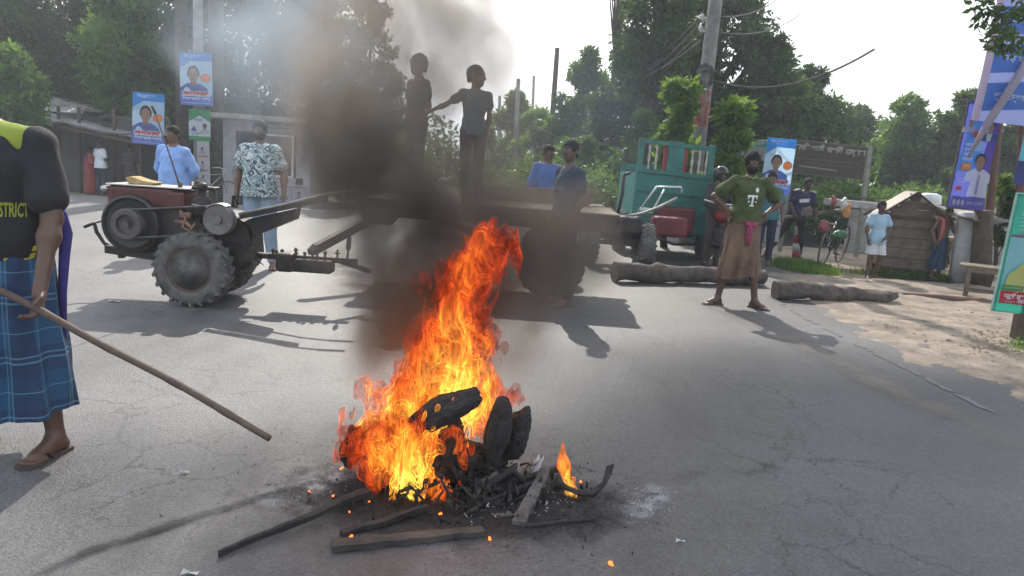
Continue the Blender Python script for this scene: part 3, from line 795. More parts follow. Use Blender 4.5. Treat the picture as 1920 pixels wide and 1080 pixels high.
# 12. man in the green jersey, hands on hips
g, H = place((1378, 573), (1404, 286))
J = dict(pel=(0, .01, .96), che=(0, .0, 1.24), sa=(-.172, 0, 1.37), ea=(-.36, .05, 1.20), wa=(-.215, -.05, 1.06), sb=(.172, 0, 1.37), eb=(.365, .05, 1.17), wb=(.20, -.05, 1.05),
         ha=(-.085, 0, .9), ka=(-.15, -.03, .49), aa=(-.205, .0, .085), hb=(.085, 0, .9), kb=(.13, -.04, .49), ab=(.19, -.06, .085))
p, j = make_person("smiling bearded man in a green jersey and brown lungi with hands on hips", g, .0, H, J, 'dark', head=(-.1, .06), bulk=1.0, hair='bushy', beard=True,
                   hands=(((.55, .0, -.8), (-.6, .8, .2), .5), ((-.55, .0, -.8), (.6, .8, .2), .5)), toes=(-1.1, .65), res=.008)
M_JER = cloth("olive_green_jersey", (0.050, 0.066, 0.018), var=.45, scale=7)
s = shirt(p, j, M_JER, .008, 1.02, .026, .93, .62, wr=.012, seed=7, slx=.022)
bm = BM(); tube(bm, [(-.055, -.02, 1.455), (-.03, -.075, 1.435), (0, -.09, 1.42), (.03, -.075, 1.435), (.055, -.02, 1.455)], .008, 6); obj("neckband", bm, cloth("light_green_trim", (0.20, 0.26, 0.06)), p, True)
M_WH = mat("white_print", (0.62, 0.62, 0.60), bump=0)
t = text_mesh("T", .17, M_WH, name="logo", parent=p, bold=.007, ext=.001)
tt = [v.co.copy() for v in t.data.vertices]
t.rotation_euler = (0, 0, 0)
def chest_y(x): return -(.147) * math.sqrt(max(.1, 1 - (x / .26) ** 2)) - .006
bm = BM(); 
def flat(bm, pts, cz):
    f = [bm.verts.new((x, chest_y(x), cz + z)) for x, z in pts]; bm.faces.new(f)
# slab-serif T with a dot on either side
for x0, x1, z0, z1 in ((-.052, .052, .038, .058), (-.052, -.040, .016, .038), (.040, .052, .016, .038), (-.011, .011, -.05, .038), (-.026, .026, -.064, -.048)):
    flat(bm, [(x0, z0), (x1, z0), (x1, z1), (x0, z1)], 1.19)
for x0 in (-.050, .032): flat(bm, [(x0, -.022), (x0 + .018, -.022), (x0 + .018, -.004), (x0, -.004)], 1.19)
flat(bm, [(.045 + .022 * math.cos(a), .115 + .026 * math.sin(a)) for a in np.linspace(0, 6.0, 12)], 1.19)
bpy.data.objects.remove(t)
bmesh.ops.subdivide_edges(bm, edges=bm.edges[:], cuts=3, use_grid_fill=True); bmesh.ops.triangulate(bm, faces=bm.faces[:]); press(obj("logo", bm, M_WH, p), s, .007)
m_ = mat("brown_lungi", (0.12, 0.060, 0.042), rough=.9, var=.3, scale=3, bump=.3, bscale=25, col2=(0.21, 0.14, 0.09))
lungi(p, m_, (0, .01, .97), (-.02, -.01, .34), (.165, .13), (.215, .16), 8, .03, seed=9, slant=.03)
bm = BM(); tube(bm, [(-.05, -.15, .96), (-.02, -.18, .93), (.03, -.18, .93), (.09, -.15, .95)], [.02, .035, .035, .02], 10)
tube(bm, [(0, -.18, .93), (.0, -.20, .84), (-.01, -.195, .76), (.0, -.19, .70)], [.03, .035, .032, .015], 10)
obj("waist_cloth", bm, mat("magenta_check_cloth", (0.16, 0.012, 0.05), col2=(0.34, 0.04, 0.11), scale=26, bump=.3), p, True)

# 13-14. rider and bystander behind him
YR = 11.3; a = A(1345, 380, YR); H = A(1345, 322, YR).z + .22
p, j = make_person("motorcycle rider in a dark helmet behind the man in the green jersey", Vector((a.x, YR, 0)), .3, 1.52, dict(wa=(-.2, -.35, 1.05), ea=(-.25, -.1, 1.1), wb=(.2, -.35, 1.05), eb=(.25, -.1, 1.1)), 'dark', hair=None, res=.012)
shirt(p, j, cloth("charcoal_shirt", (0.03, 0.028, 0.03)), .012, 1.05, .024, .86, 1, long=True); trousers(p, j, cloth("brown_trousers", (0.05, 0.04, 0.035)), .012)
HP = [mk_ell(j['hed'] + V3(0, .01, .03), (.125, .14, .13), .01), mk_ell(j['hed'] + V3(0, -.13, -.015), (.09, .08, .05), .01, sub=True)]
sdf_obj("helmet", HP, .01, mat("black_helmet_shell", (0.03, 0.03, 0.032), rough=.12, bump=0), p, planes=[(j['hed'] + V3(0, 0, -.075), V3(0, 0, -1))])
a = A(1440, 400, 11.9); H = A(1443, 322, 11.9).z
p, j = make_person("bystander in a teal shirt half hidden behind the tall poster", Vector((a.x, 11.9, 0)), -.2, H, {}, 'mid', res=.012)
shirt(p, j, cloth("teal_shirt", (0.04, 0.14, 0.17)), .012, 1.0, .02, .84, .7); trousers(p, j, cloth("navy_trousers", (0.02, 0.025, 0.05)), .012)

# 15. man in navy shirt leaning, one leg stretched
g, H = place((1478, 486), (1500, 332))
J = dict(pel=(.05, 0, .90), che=(.12, 0, 1.16), nec=(.16, 0, 1.34), hed=(.19, -.02, 1.49), sa=(-.04, 0, 1.31), ea=(-.12, -.05, 1.06), wa=(-.06, -.2, .88), sb=(.30, 0, 1.28), eb=(.40, -.02, 1.02), wb=(.36, -.18, .82),
         ha=(-.03, 0, .86), ka=(-.24, .0, .50), aa=(-.44, .02, .085), hb=(.13, 0, .86), kb=(.17, -.06, .46), ab=(.20, .02, .085))
p, j = make_person("lean man in a navy and white sports shirt leaning by the bamboo barrier", g, .0, H * 1.05, J, 'dark', toes=(-.9, .2), res=.011)
M_NAVY = cloth("navy_sports_shirt", (0.022, 0.022, 0.06)); s = shirt(p, j, M_NAVY, .010, .98, .022, .84, .6)
press(obj("chest_band", strip(.02, .21, 1.13, 1.20, .02), M_WH, p), s)
bm = BM(); bx(bm, (-.03, -.03, 1.375), (.10, .12, .02), (0, -.35, 0), .006); bx(bm, (.30, -.03, 1.355), (.10, .12, .02), (0, .35, 0), .006); obj("shoulder_patch", bm, M_WH, p)
trousers(p, j, cloth("black_trousers", (0.015, 0.015, 0.017)), b=.95)

# 16. boy in pale blue
g, H = place((1632, 524), (1643, 377))
J = dict(ea=(-.25, .03, 1.12), wa=(-.24, -.06, .90), eb=(.27, -.02, 1.12), wb=(.08, -.17, .93), ha=(-.08, 0, .9), ka=(-.09, -.01, .49), aa=(-.09, 0, .085), hb=(.08, 0, .9), kb=(.13, -.03, .49), ab=(.13, .10, .085))
p, j = make_person("boy in a pale blue shirt and white shorts standing in front of the wooden kiosk", g, .1, H, J, 'dark', head=(-.25, .15), hs=1.12, bulk=.92, toes=(-.3, .5))
m_ = cloth("pale_blue_cotton", (0.28, 0.42, 0.52)); shirt(p, j, m_, .010, .98, .024, .80, .55, wr=.004, slx=.022); trousers(p, j, cloth("white_shorts", (0.5, 0.5, 0.52)), b=.95, infl=.03, length=.42, name="shorts", wide=.03)

# 17. shirtless man with bicycle
g, H = place((1752, 524), (1772, 386))
J = dict(nec=(.03, -.02, 1.42), hed=(.05, -.05, 1.56), ea=(-.24, .05, 1.12), wa=(-.22, -.05, .90), eb=(.26, -.06, 1.13), wb=(.37, -.22, .94))
p, j = make_person("shirtless man in a blue checked lungi holding a bicycle by the white post", g, .3, H, J, 'mid', head=(-.2, .25), bulk=.95, res=.010)
lungi(p, uvmat("dark_blue_check", plaid((0.02, 0.06, 0.11), (0.012, 0.02, 0.05), (0.10, 0.16, 0.22), 10, 7)), (0, 0, .99), (0, 0, .25), (.165, .13), (.19, .16), 7, .025, seed=13)
bm = BM(); tube(bm, [(-.10, .09, 1.33), (-.12, .03, 1.44), (-.12, -.09, 1.38), (-.125, -.12, 1.22), (-.15, -.12, 1.02), (-.17, -.10, .9)], [.03, .035, .042, .045, .04, .02], 10); obj("towel", bm, cloth("pink_towel", (0.42, 0.10, 0.10)), p, True)
# ------------------------------------------------------------------ machines
M_RUBBER = mat("dusty_tyre_rubber", (0.05, 0.048, 0.045), rough=.85, col2=(0.17, 0.16, 0.145), scale=9, bump=.3)
M_STEEL = mat("worn_dark_steel", (0.022, 0.021, 0.021), rough=.55, metal=.4, var=.4, scale=14, dirt=(0.07, 0.045, 0.03))
M_CAST = mat("grimy_cast_iron", (0.045, 0.042, 0.04), rough=.6, metal=.2, var=.35, scale=12, dirt=(0.09, 0.075, 0.06))
M_RED = mat("faded_red_enamel", (0.085, 0.016, 0.013), rough=.5, var=.35, scale=7, dirt=(0.035, 0.022, 0.018))
M_RIMM = mat("dusty_rim", (0.10, 0.055, 0.045), rough=.7, var=.35, scale=9, dirt=(0.11, 0.10, 0.085))
M_BELT = mat("worn_belt", (0.06, 0.058, 0.055), rough=.7)
M_BRIGHT = mat("polished_tin", (0.45, 0.44, 0.42), rough=.35, metal=.8, var=.2)
M_WOOD = mat("weathered_wood", (0.10, 0.075, 0.05), rough=.85, col2=(0.20, 0.155, 0.11), scale=9, bump=.5)
M_WOODD = mat("dark_wood", (0.045, 0.03, 0.02), rough=.85, col2=(0.10, 0.07, 0.045), scale=9, bump=.5)
M_TEAL = mat("teal_paint", (0.015, 0.16, 0.13), rough=.55, var=.3, scale=5, dirt=(0.03, 0.09, 0.07))
M_TEAL2 = mat("light_teal_paint", (0.16, 0.38, 0.34), rough=.5, var=.2)
M_REDD = mat("grimy_red_paint", (0.13, 0.012, 0.016), rough=.6, var=.35, scale=6, dirt=(0.05, 0.025, 0.025))
M_REDP = mat("red_paint", (0.28, 0.012, 0.02), rough=.45, var=.3, scale=6, dirt=(0.12, 0.02, 0.02))

def lugged_wheel(name, r, w, rim_r, parent, loc, rim_m, lugs=22, axis_rot=(0, 0, 0)):
    """tyre with chevron lugs, dished rim and hub, axle along local Y"""
    bm = BM()
    lathe(bm, [(rim_r, -w * .42), (rim_r * 1.06, -w * .5), (r * .80, -w * .5), (r * .93, -w * .44), (r * .965, -w * .3), (r * .975, 0), (r * .965, w * .3), (r * .93, w * .44), (r * .80, w * .5), (rim_r * 1.06, w * .5), (rim_r, w * .42)], axis='Y', n=48)
    t = obj("tyre", bm, M_RUBBER, parent, True); t.location = loc; t.rotation_euler = axis_rot
    bm = BM()
    for k in range(lugs):
        for s in (-1, 1):
            a = 2 * PI * (k + (.5 if s > 0 else 0)) / lugs
            M = Matrix.Rotation(-a, 4, 'Y') @ Matrix.Translation((0, s * w * .25, r * .972)) @ Matrix.Rotation(s * .55, 4, 'Z')
            bx_ = bmesh.ops.create_cube(bm, size=1, matrix=M @ Matrix.Diagonal((r * .085, w * .50, r * .045, 1)))
            M = Matrix.Rotation(-a - .05, 4, 'Y') @ Matrix.Translation((0, s * w * .46, r * .92))
            bmesh.ops.create_cube(bm, size=1, matrix=M @ Matrix.Diagonal((r * .075, w * .10, r * .10, 1)))
    o = obj("tread", bm, M_RUBBER, t); o["kind"] = "stuff"
    bm = BM()
    for s in (-1, 1):
        lathe(bm, [(0.02, s * w * .14), (rim_r * .32, s * w * .16), (rim_r * .36, s * w * .02), (rim_r * .80, s * w * .04), (rim_r * .88, s * w * .40), (rim_r * 1.04, s * w * .46), (rim_r * 1.02, s * w * .40)], axis='Y', n=36)
    o = obj("rim", bm, rim_m, t, True)
    bm = BM()
    for k in range(5):
        a = 2 * PI * k / 5
        for s in (-1, 1): lathe(bm, [(.014, s * w * .02), (.014, s * w * .10), (0.0, s * w * .11)], (rim_r * .6 * math.cos(a), 0, rim_r * .6 * math.sin(a)), 'Y', 8)
    lathe(bm, [(.05, -w * .22), (.05, w * .22)], axis='Y', n=16)
    obj("hub", bm, M_CAST, t)
    return t
def power_tiller(loc, rz, label, full=True):
    """two-wheeled tractor: engine over the front, drive belts, gearbox, long handlebars to the rear (+x)"""
    root = empty("power_tiller", loc, rz, label, "tractor")
    lugged_wheel("wheel", .320, .20, .185, root, (0, -.13, .320), M_RIMM, axis_rot=(0, .3, 0))
    lugged_wheel("wheel", .320, .20, .185, root, (0, .40, .335), M_RIMM)
    bm = BM(); tube(bm, [(0, -.2, .335), (0, .55, .335)], .035, 10)
    obj("axle", bm, M_CAST, root, True)
    # chassis rails
    bm = BM()
    for y in (.0, .34):
        bar(bm, (-.82, y, .42), (.02, y, .35), .05, .07, .006)
    bar(bm, (-.80, -.02, .42), (-.80, .36, .42), .05, .06); bar(bm, (-.25, -.02, .40), (-.25, .36, .40), .05, .06)
    bx(bm, (-.55, .17, .46), (.3, .3, .015))
    obj("chassis", bm, M_STEEL, root)
    bm = BM(); tube(bm, [(-.60, .17, .44), (-.80, .17, .40), (-.93, .17, .44), (-1.0, .17, .54), (-1.015, .17, .62)], .017, 10)
    tube(bm, [(-1.0, .0, .60), (-1.015, .17, .62), (-1.0, .30, .64)], .014, 8)
    obj("bumper", bm, M_STEEL, root, True)
    bm = BM()
    for k in range(4): lathe(bm, [(0, -.03), (.022, -.03), (.022, .03), (0, .03)], (-.80 + .03 * (k % 2), .15 + .04 * k, .40 + .018 * k), 'Y', 8)
    bx(bm, (-.72, .17, .42), (.16, .10, .05), bev=.01); bx(bm, (-.78, .17, .35), (.05, .06, .06), bev=.01)
    obj("hitch_lug", bm, M_CAST, root)
    bm = BM(); tube(bm, [(-.75, -.02, .62), (-.96, -.06, .69), (-1.12, -.1, .60), (-1.35, -.14, .47)], .012, 8)
    # engine
    bm = BM(); prism(bm, [(-.74, .42), (.04, .42), (.08, .62), (.04, .82), (-.74, .86), (-.80, .74)], .30, Matrix.Translation((0, .04, 0)))
    bmesh.ops.bevel(bm, geom=bm.edges[:], offset=.02, segments=2, affect='EDGES')
    bx(bm, (-.02, .14, .58), (.22, .22, .28), bev=.03); bx(bm, (.12, .16, .60), (.16, .20, .20), bev=.04)
    obj("engine_block", bm, M_CAST, root)
    bm = BM(); bx(bm, (-.52, .17, .885), (.58, .34, .185), (0, .0, 0), .035); bx(bm, (-.22, .17, .875), (.18, .35, .165), bev=.03)
    tk = obj("fuel_tank", bm, M_RED, root, False)
    bm = BM(); bx(bm, (-.46, .17, .984), (.70, .35, .012), bev=.004); obj("tank_rim", bm, M_BRIGHT, tk)
    bm = BM(); tube(bm, [(-.83, .0, .94), (-.83, .34, .94)], .03, 12); obj("headlamp", bm, M_BRIGHT, root, True)
    bm = BM(); lathe(bm, [(.0, .0), (.035, .0), (.035, .03), (.015, .035), (.015, .06), (0, .06)], (-.10, .17, .985), 'Z', 12); bx(bm, (-.02, .17, .992), (.20, .14, .03), bev=.01)
    obj("filler_cap", bm, M_STEEL, root)
    # flywheel: broad dished disc with a smaller pulley proud of it
    bm = BM(); lathe(bm, [(0, .02), (.235, .02), (.245, -.005), (.245, -.075), (.225, -.085), (.205, -.06), (.14, -.05), (.13, -.055), (0.0, -.055)], (-.57, 0, .66), 'Y', 44)
    fw = obj("flywheel", bm, mat("greasy_flywheel", (0.04, 0.038, 0.035), rough=.45, metal=.5, var=.3), root, False)
    bm = BM(); lathe(bm, [(0.06, -.06), (.125, -.06), (.135, -.075), (.115, -.10), (.135, -.125), (.125, -.14), (.085, -.14), (.075, -.11), (.03, -.105), (.03, -.15), (0, -.15)], (-.57, 0, .66), 'Y', 40)
    obj("pulley", bm, mat("pulley_iron", (0.09, 0.082, 0.075), rough=.5, metal=.3, var=.3), fw, False)
    # second pulley on the gearbox
    bm = BM(); lathe(bm, [(0, .0), (.12, .0), (.13, -.015), (.108, -.05), (.13, -.085), (.122, -.10), (.03, -.085), (.03, -.11), (0, -.11)], (.205, -.03, .75), 'Y', 40)
    obj("drive_pulley", bm, mat("dusty_pulley", (0.14, 0.13, 0.12), rough=.6, var=.3, scale=8), root, False)
    bm = BM()
    for dy in (-.10, -.125):
        ang = [math.radians(a) for a in np.linspace(100, 260, 14)]
        loop = [(-.57 + .122 * math.cos(a), dy, .66 + .122 * math.sin(a)) for a in ang]
        ang2 = [math.radians(a) for a in np.linspace(-80, 95, 14)]
        loop2 = [(.205 + .118 * math.cos(a), dy + .03, .75 + .118 * math.sin(a)) for a in ang2]
        tube(bm, loop + loop2 + [loop[0]], .009, 6, cap=False)
    obj("belt", bm, M_BELT, root, True)
    bm = BM(); pts = []
    for a in np.linspace(60, 135, 12):
        a = math.radians(a); pts.append((.205 + .138 * math.cos(a), .75 + .138 * math.sin(a)))
    for (x0, z0), (x1, z1) in zip(pts[:-1], pts[1:]): bar(bm, (x0, -.08, z0), (x1, -.08, z1), .11, .006)
    bar(bm, (pts[-1][0], -.08, pts[-1][1]), (-.03, -.08, .865), .03, .006)
    obj("belt_guard", bm, M_BRIGHT, root)
    # exhaust and air cleaner
    bm = BM(); lathe(bm, [(.0, 0), (.03, 0), (.03, .08), (.075, .09), (.085, .12), (.085, .24), (.06, .26), (.03, .27), (.03, .31), (.045, .32), (.045, .37), (.02, .385), (0, .385)], (-.005, .06, .66), 'Z', 20)
    obj("air_cleaner", bm, M_STEEL, root, True)
    bm = BM(); tube(bm, [(-.16, -.03, .80), (-.10, -.05, .74), (-.13, -.05, .66), (-.06, -.06, .63), (-.02, -.05, .70)], .013, 8); tube(bm, [(-.20, -.03, .70), (-.10, -.04, .70), (-.02, -.04, .62)], .02, 8)
    bx(bm, (-.12, .0, .76), (.10, .06, .05), bev=.01)
    obj("fuel_line", bm, mat("coppery_fittings", (0.22, 0.13, 0.09), rough=.5, metal=.5), root, True)
    bm = BM(); tube(bm, [(-.215, .10, .98), (-.28, .08, 1.22), (-.38, .02, 1.60)], [.008, .007, .006], 8); lathe(bm, [(0, 0), (.02, 0), (.02, .04), (0, .05)], (-.215, .10, .985), 'Z', 10); tube(bm, [(-.38, .02, 1.60), (-.40, .0, 1.66)], .012, 8)
    obj("control_rod", bm, mat("rusty_rod", (0.10, 0.07, 0.055), rough=.7), root, True)
    # gearbox and transmission case
    bm = BM(); prism(bm, [(-.02, .42), (.40, .30), (.46, .42), (.44, .68), (.30, .78), (.05, .66), (-.05, .58)], .30, Matrix.Translation((0, -.0, 0)))
    bmesh.ops.bevel(bm, geom=bm.edges[:], offset=.02, segments=2, affect='EDGES')
    obj("gearbox", bm, M_STEEL, root)
    # long belt cover rising to the rear, and two handlebars
    bm = BM(); prism(bm, [(.30, .70), (.36, .57), (.80, .78), (.82, .88), (.44, .77)], .16, Matrix.Translation((0, .02, 0))); 
    prism(bm, [(.34, .755), (.36, .80), (1.10, 1.01), (1.08, .955)], .05, Matrix.Translation((0, -.03, 0)))
    obj("fender", bm, M_STEEL, root)
    for y in (-.01, .26):
        bm = BM(); tube(bm, [(.34, y, .80), (.70, y, .90), (1.05, y - .02, 1.01), (1.25, y, 1.05), (1.42, y, 1.04)], .014, 10)
        hb = obj("handlebar", bm, mat("pale_worn_tube", (0.24, 0.22, 0.19), rough=.5, metal=.4), root, True)
        bm = BM(); tube(bm, [(1.26, y, 1.05), (1.44, y, 1.04)], .02, 10); obj("grip", bm, M_RUBBER, hb, True)
    # rear shaft with seat bracket, bolts and star wheel
    bm = BM(); bar(bm, (.44, .1, .44), (1.34, .14, .44), .06, .05, .006); bar(bm, (1.20, .12, .43), (1.42, .30, .33), .045, .045, .005); bx(bm, (.90, .12, .38), (.46, .16, .12), bev=.02); bx(bm, (.72, .12, .40), (.16, .20, .17), bev=.03)
    bx(bm, (1.05, .12, .36), (.10, .12, .08), bev=.01)
    sh = obj("drawbar", bm, M_STEEL, root)
    for x, hgt in ((.80, .08), (.88, .05), (.95, .08), (.99, .10), (1.06, .07), (.60, .06), (.63, .05), (.68, .06)):
        bm = BM(); lathe(bm, [(0, 0), (.012, 0), (.012, hgt * .6), (.018, hgt * .62), (.018, hgt * .8), (.006, hgt), (0, hgt)], (x, .10, .45), 'Z', 8)
        obj("bolt", bm, M_CAST, sh)
    bm = BM(); tube(bm, [(1.25, .13, .46), (1.255, .13, .54)], .01, 8); prism(bm, [(1.235, .54), (1.275, .54), (1.28, .64), (1.262, .68), (1.24, .62)], .02, Matrix.Translation((0, .12, 0))); bx(bm, (1.16, .13, .49), (.015, .02, .09)); bx(bm, (1.16, .13, .50), (.05, .02, .012))
    obj("hitch_pin", bm, M_CAST, sh)
    bm = BM()
    for k in range(9):
        a = 2 * PI * k / 9; bm_pts = [(.435 + .05 * math.cos(a - .25), .47 + .05 * math.sin(a - .25)), (.435 + .16 * math.cos(a), .47 + .16 * math.sin(a)), (.435 + .05 * math.cos(a + .25), .47 + .05 * math.sin(a + .25))]
        prism(bm, bm_pts, .012, Matrix.Translation((0, -.02 + .004 * (k % 3), 0)))
    lathe(bm, [(0, -.03), (.06, -.03), (.06, .02), (0, .02)], (.435, 0, .47), 'Y', 16)
    obj("star_wheel", bm, M_STEEL, root)
    return root
g = G(361, 574); T_Y = g.y
tiller = power_tiller(Vector((g.x, g.y + .16, 0)), .0, "red two wheeled tractor with exposed flywheel and belts left of the trailer")
bm = BM(); prism(bm, [(0, 0), (.20, -.005), (.235, .02), (.12, .035), (.02, .065), (-.02, .05)], .17); bmesh.ops.bevel(bm, geom=bm.edges[:], offset=.006, segments=1, affect='EDGES')
tag(obj("folded_cloth", bm, mat("straw_cloth", (0.36, 0.26, 0.11), rough=.9, var=.3, scale=20), None, loc=Vector((g.x - .66, g.y + .24, .992))), "folded straw coloured cloth lying on the red fuel tank", "cloth")

# ---- wooden trailer
TR = A(945, 480, 7.55)
tr = empty("trailer", Vector((TR.x, 7.55, 0)), math.radians(-1.5), "long wooden flatbed trailer behind the fire with two boys standing on it", "trailer")
X0, X1 = A(675, 400, 7.55).x - TR.x, A(1165, 400, 7.55).x - TR.x
bm = BM()
for i in range(9):
    y = -.05 + i * .155
    b = BM(); bx(b, ((X0 + X1) / 2, y + .07, DECK_Z - .02 + random.uniform(-.003, .003)), (X1 - X0 + random.uniform(-.05, .05), .147, .035), bev=.004)
    obj("plank", b, M_WOOD, tr)
bm.free()
bm = BM(); prism(bm, [(X0, -.02), (X0 + .02, -.18), (X0 + .12, -.25), (X0 + .35, -.24), (X0 + .42, -.16), (X1, -.16), (X1, -.02)], .05, Matrix.Translation((0, -.10, DECK_Z - .02))); obj("side_board", bm, M_WOODD, tr)
bm = BM(); bx(bm, ((X0 * .1 + X1 * .35) , 1.34, DECK_Z + .09), ((X1 - X0) * .52, .04, .17), (0, -.02, 0)); obj("back_board", bm, M_WOOD, tr)
bm = BM(); bx(bm, ((X0 + X1) / 2, -.06, DECK_Z + .003), (X1 - X0 - .05, .05, .016)); obj("deck_edge", bm, mat("worn_pale_wood", (0.30, 0.25, 0.19), rough=.8, scale=14), tr)
bm = BM()
for y in (.25, .95): bar(bm, (X0 + .2, y, DECK_Z - .12), (X1 - .05, y, DECK_Z - .12), .08, .14)
for x in (X0 + .4, -.1, .5, X1 - .3): bar(bm, (x, 0, DECK_Z - .14), (x, 1.2, DECK_Z - .14), .07, .08)
for y in (.1, 1.1): bar(bm, (.48, y, .38), (.48, y, DECK_Z - .14), .07, .09)
bar(bm, (X0 + .2, .6, DECK_Z - .14), (-1.85, -.55, .42), .07, .09); bar(bm, (-.9, .6, DECK_Z - .2), (.3, .6, .42), .06, .07)
obj("chassis", bm, M_STEEL, tr)
bm = BM(); tube(bm, [(.48, -.1, .36), (.48, 1.3, .36)], .035, 10); obj("axle", bm, M_STEEL, tr, True)
lugged_wheel("wheel", .36, .20, .2, tr, (.50, -.0, .36), M_CAST); lugged_wheel("wheel", .36, .20, .2, tr, (.50, 1.2, .36), M_CAST)
bm = BM(); lathe(bm, [(0, 0), (.05, .01), (.06, .06), (0, .12)], (-1.86, -.56, .36), 'Z', 12); obj("coupling", bm, M_CAST, tr)

# ---- second tractor and teal cart
g = G(1205, 503)
t2 = empty("small_tractor", Vector((g.x, g.y, 0)), 0, "dark two wheeled tractor with red engine in front of the teal cart", "tractor")
dx = A(1105, 480, g.y).x - g.x
lugged_wheel("wheel", .33, .22, .17, t2, (0, .10, .33), M_CAST, axis_rot=(0, 0, PI / 2 + .1))
lugged_wheel("wheel", .33, .22, .17, t2, (dx, .25, .33), M_CAST, axis_rot=(0, 0, PI / 2 + .1))
bm = BM(); tube(bm, [(0, .12, .33), (dx, .25, .33)], .04, 10); obj("axle", bm, M_STEEL, t2, True)
bm = BM(); bx(bm, (dx * .4, .25, .55), (.55, .5, .30), bev=.05); bx(bm, (dx * .35, .0, .62), (.35, .35, .25), bev=.04); bx(bm, (dx * .9, .3, .78), (.25, .3, .16), bev=.04); bx(bm, (dx * .5, .5, .40), (.8, .2, .14), bev=.02); obj("engine", bm, M_STEEL, t2)
bm = BM(); bx(bm, (.40, .45, .60), (.52, .36, .30), bev=.05); obj("bonnet", bm, M_REDD, t2)
bm = BM(); tube(bm, [(dx * .6, .0, .70), (-.1, -.1, .80), (.12, -.1, .90), (.38, -.08, 1.05)], .02, 10); obj("handlebar", bm, mat("pale_worn_tube", (0.24, 0.22, 0.19)), t2, True)
bm = BM(); tube(bm, [(dx * .5, .3, .72), (dx * .45, .28, 1.05), (dx * .45, .28, 1.32)], .026, 10); tube(bm, [(dx * .45, .28, 1.32), (dx * .45 + .09, .28, 1.36)], .022, 8); obj("exhaust_pipe", bm, M_STEEL, t2, True)
# open windscreen-like seat frame
bm = BM(); fr = [(-.10, .3, .78), (.14, .3, 1.18), (.50, .3, 1.20), (.52, .3, 1.12)]
tube(bm, fr, .016, 8); tube(bm, [(-.10, .3, .78), (.10, .3, .80), (.26, .3, 1.15)], .014, 8); bx(bm, (0.02, .3, .83), (.20, .03, .07), bev=.01)
obj("tube_frame", bm, mat("pale_green_tube", (0.45, 0.52, 0.48), rough=.4, metal=.3), t2, True)
bm = BM(); lathe(bm, [(0, -.03), (.03, -.03), (.035, .0), (0, .01)], (dx * .72, -.05, .74), 'Y', 12); lathe(bm, [(0, -.03), (.03, -.03), (.035, .0), (0, .01)], (dx * .66, -.05, .64), 'Y', 12); obj("headlight", bm, M_BRIGHT, t2, True)

CY = 11.7
def cx(px): return A(px, 400, CY).x
cl, cr = A(1186, 400, CY).x, A(1328, 400, CY).x
cart = empty("cart", Vector(((cl + cr) / 2, CY, 0)), 0, "teal painted wooden cart with a balustraded front panel and red wheels", "cart")
hw_ = (cr - cl) / 2
def zz(py, px=1250): return A(px, py, CY).z
zt, zm, zb = zz(268), zz(322), zz(440)
bm = BM(); prism(bm, [(-hw_, zm - .02), (hw_, zm - .06), (hw_ + .02, zb - .10), (-hw_ + .15, zb + .12), (-hw_ + .02, zb + .25)], .05); obj("front_panel", bm, M_TEAL, cart)
for i, (u, w) in enumerate(((-1, .09), (-.02, .26), (1, .09))):
    bm = BM(); bx(bm, (u * (hw_ - w / 2), .02, (zt + zm) / 2 - .02 * u), (w, .06, zt - zm + .06), bev=.006); obj("panel_post", bm, M_TEAL, cart)
bm = BM(); bar(bm, (-hw_, .01, zt + .01), (hw_, .01, zt - .05), .07, .06); obj("top_rail", bm, M_TEAL, cart)
bm = BM(); bar(bm, (-hw_, -.02, zm + .0), (hw_, -.02, zm - .05), .06, .06); bar(bm, (-hw_, -.02, zm - .30), (hw_, -.02, zm - .36), .05, .04); obj("mid_rail", bm, M_TEAL, cart)
for u0 in (-.62, .52):
    for k in range(3):
        x = hw_ * u0 + (k - 1) * .115 + (.06 if u0 > 0 else -.05)
        bm = BM(); zc = zm - .02 * (u0 > 0); L_ = zt - zm - .04
        lathe(bm, [(.010, 0), (.014, .02), (.024, .1 * L_), (.012, .28 * L_), (.026, .5 * L_), (.012, .72 * L_), (.024, .9 * L_), (.010, L_)], (x, .02, zc), 'Z', 10)
        obj("baluster", bm, mat("cream_paint", (0.42, 0.40, 0.34), rough=.5), cart, True)
    bm = BM(); bx(bm, (hw_ * u0 * .42, .035, (zt + zm) / 2 - .02), (.085, .03, zt - zm - .02)); obj("red_slat", bm, M_REDP, cart)
bm = BM()
for s in (-1, 1): bx(bm, (s * (hw_ - .02), .95, (zm + zb) / 2), (.04, 1.8, zm - zb - .1))
bx(bm, (0, 1.0, zb + .25), (2 * hw_, 1.9, .05)); bx(bm, (0, 1.88, (zm + zb) / 2 + .1), (2 * hw_, .04, zm - zb))
obj("cart_body", bm, M_TEAL, cart)
bm = BM(); bx(bm, (hw_ + .15, .8, zb + .32), (.32, 1.2, .06)); bx(bm, (hw_ + .14, .25, zb + .12), (.26, .05, .38)); obj("mudguard", bm, M_TEAL, cart)
bm = BM(); bx(bm, (hw_ + .25, .3, zz(388)), (.55, .5, .05)); bx(bm, (hw_ + .35, .0, zz(384)), (.5, .06, .05)); obj("side_tray", bm, mat("worn_pink_board", (0.32, 0.20, 0.16), rough=.7), cart)
lugged_wheel("wheel", .36, .20, .2, cart, (hw_ + .14, .55, .36), M_REDP, axis_rot=(0, 0, PI / 2))
lugged_wheel("wheel", .36, .20, .2, cart, (-hw_ - .05, .9, .36), M_REDP, axis_rot=(0, 0, PI / 2))
bm = BM(); tube(bm, [(-hw_ - .1, .7, .36), (hw_ + .2, .6, .36)], .04, 8); obj("axle", bm, M_STEEL, cart, True)
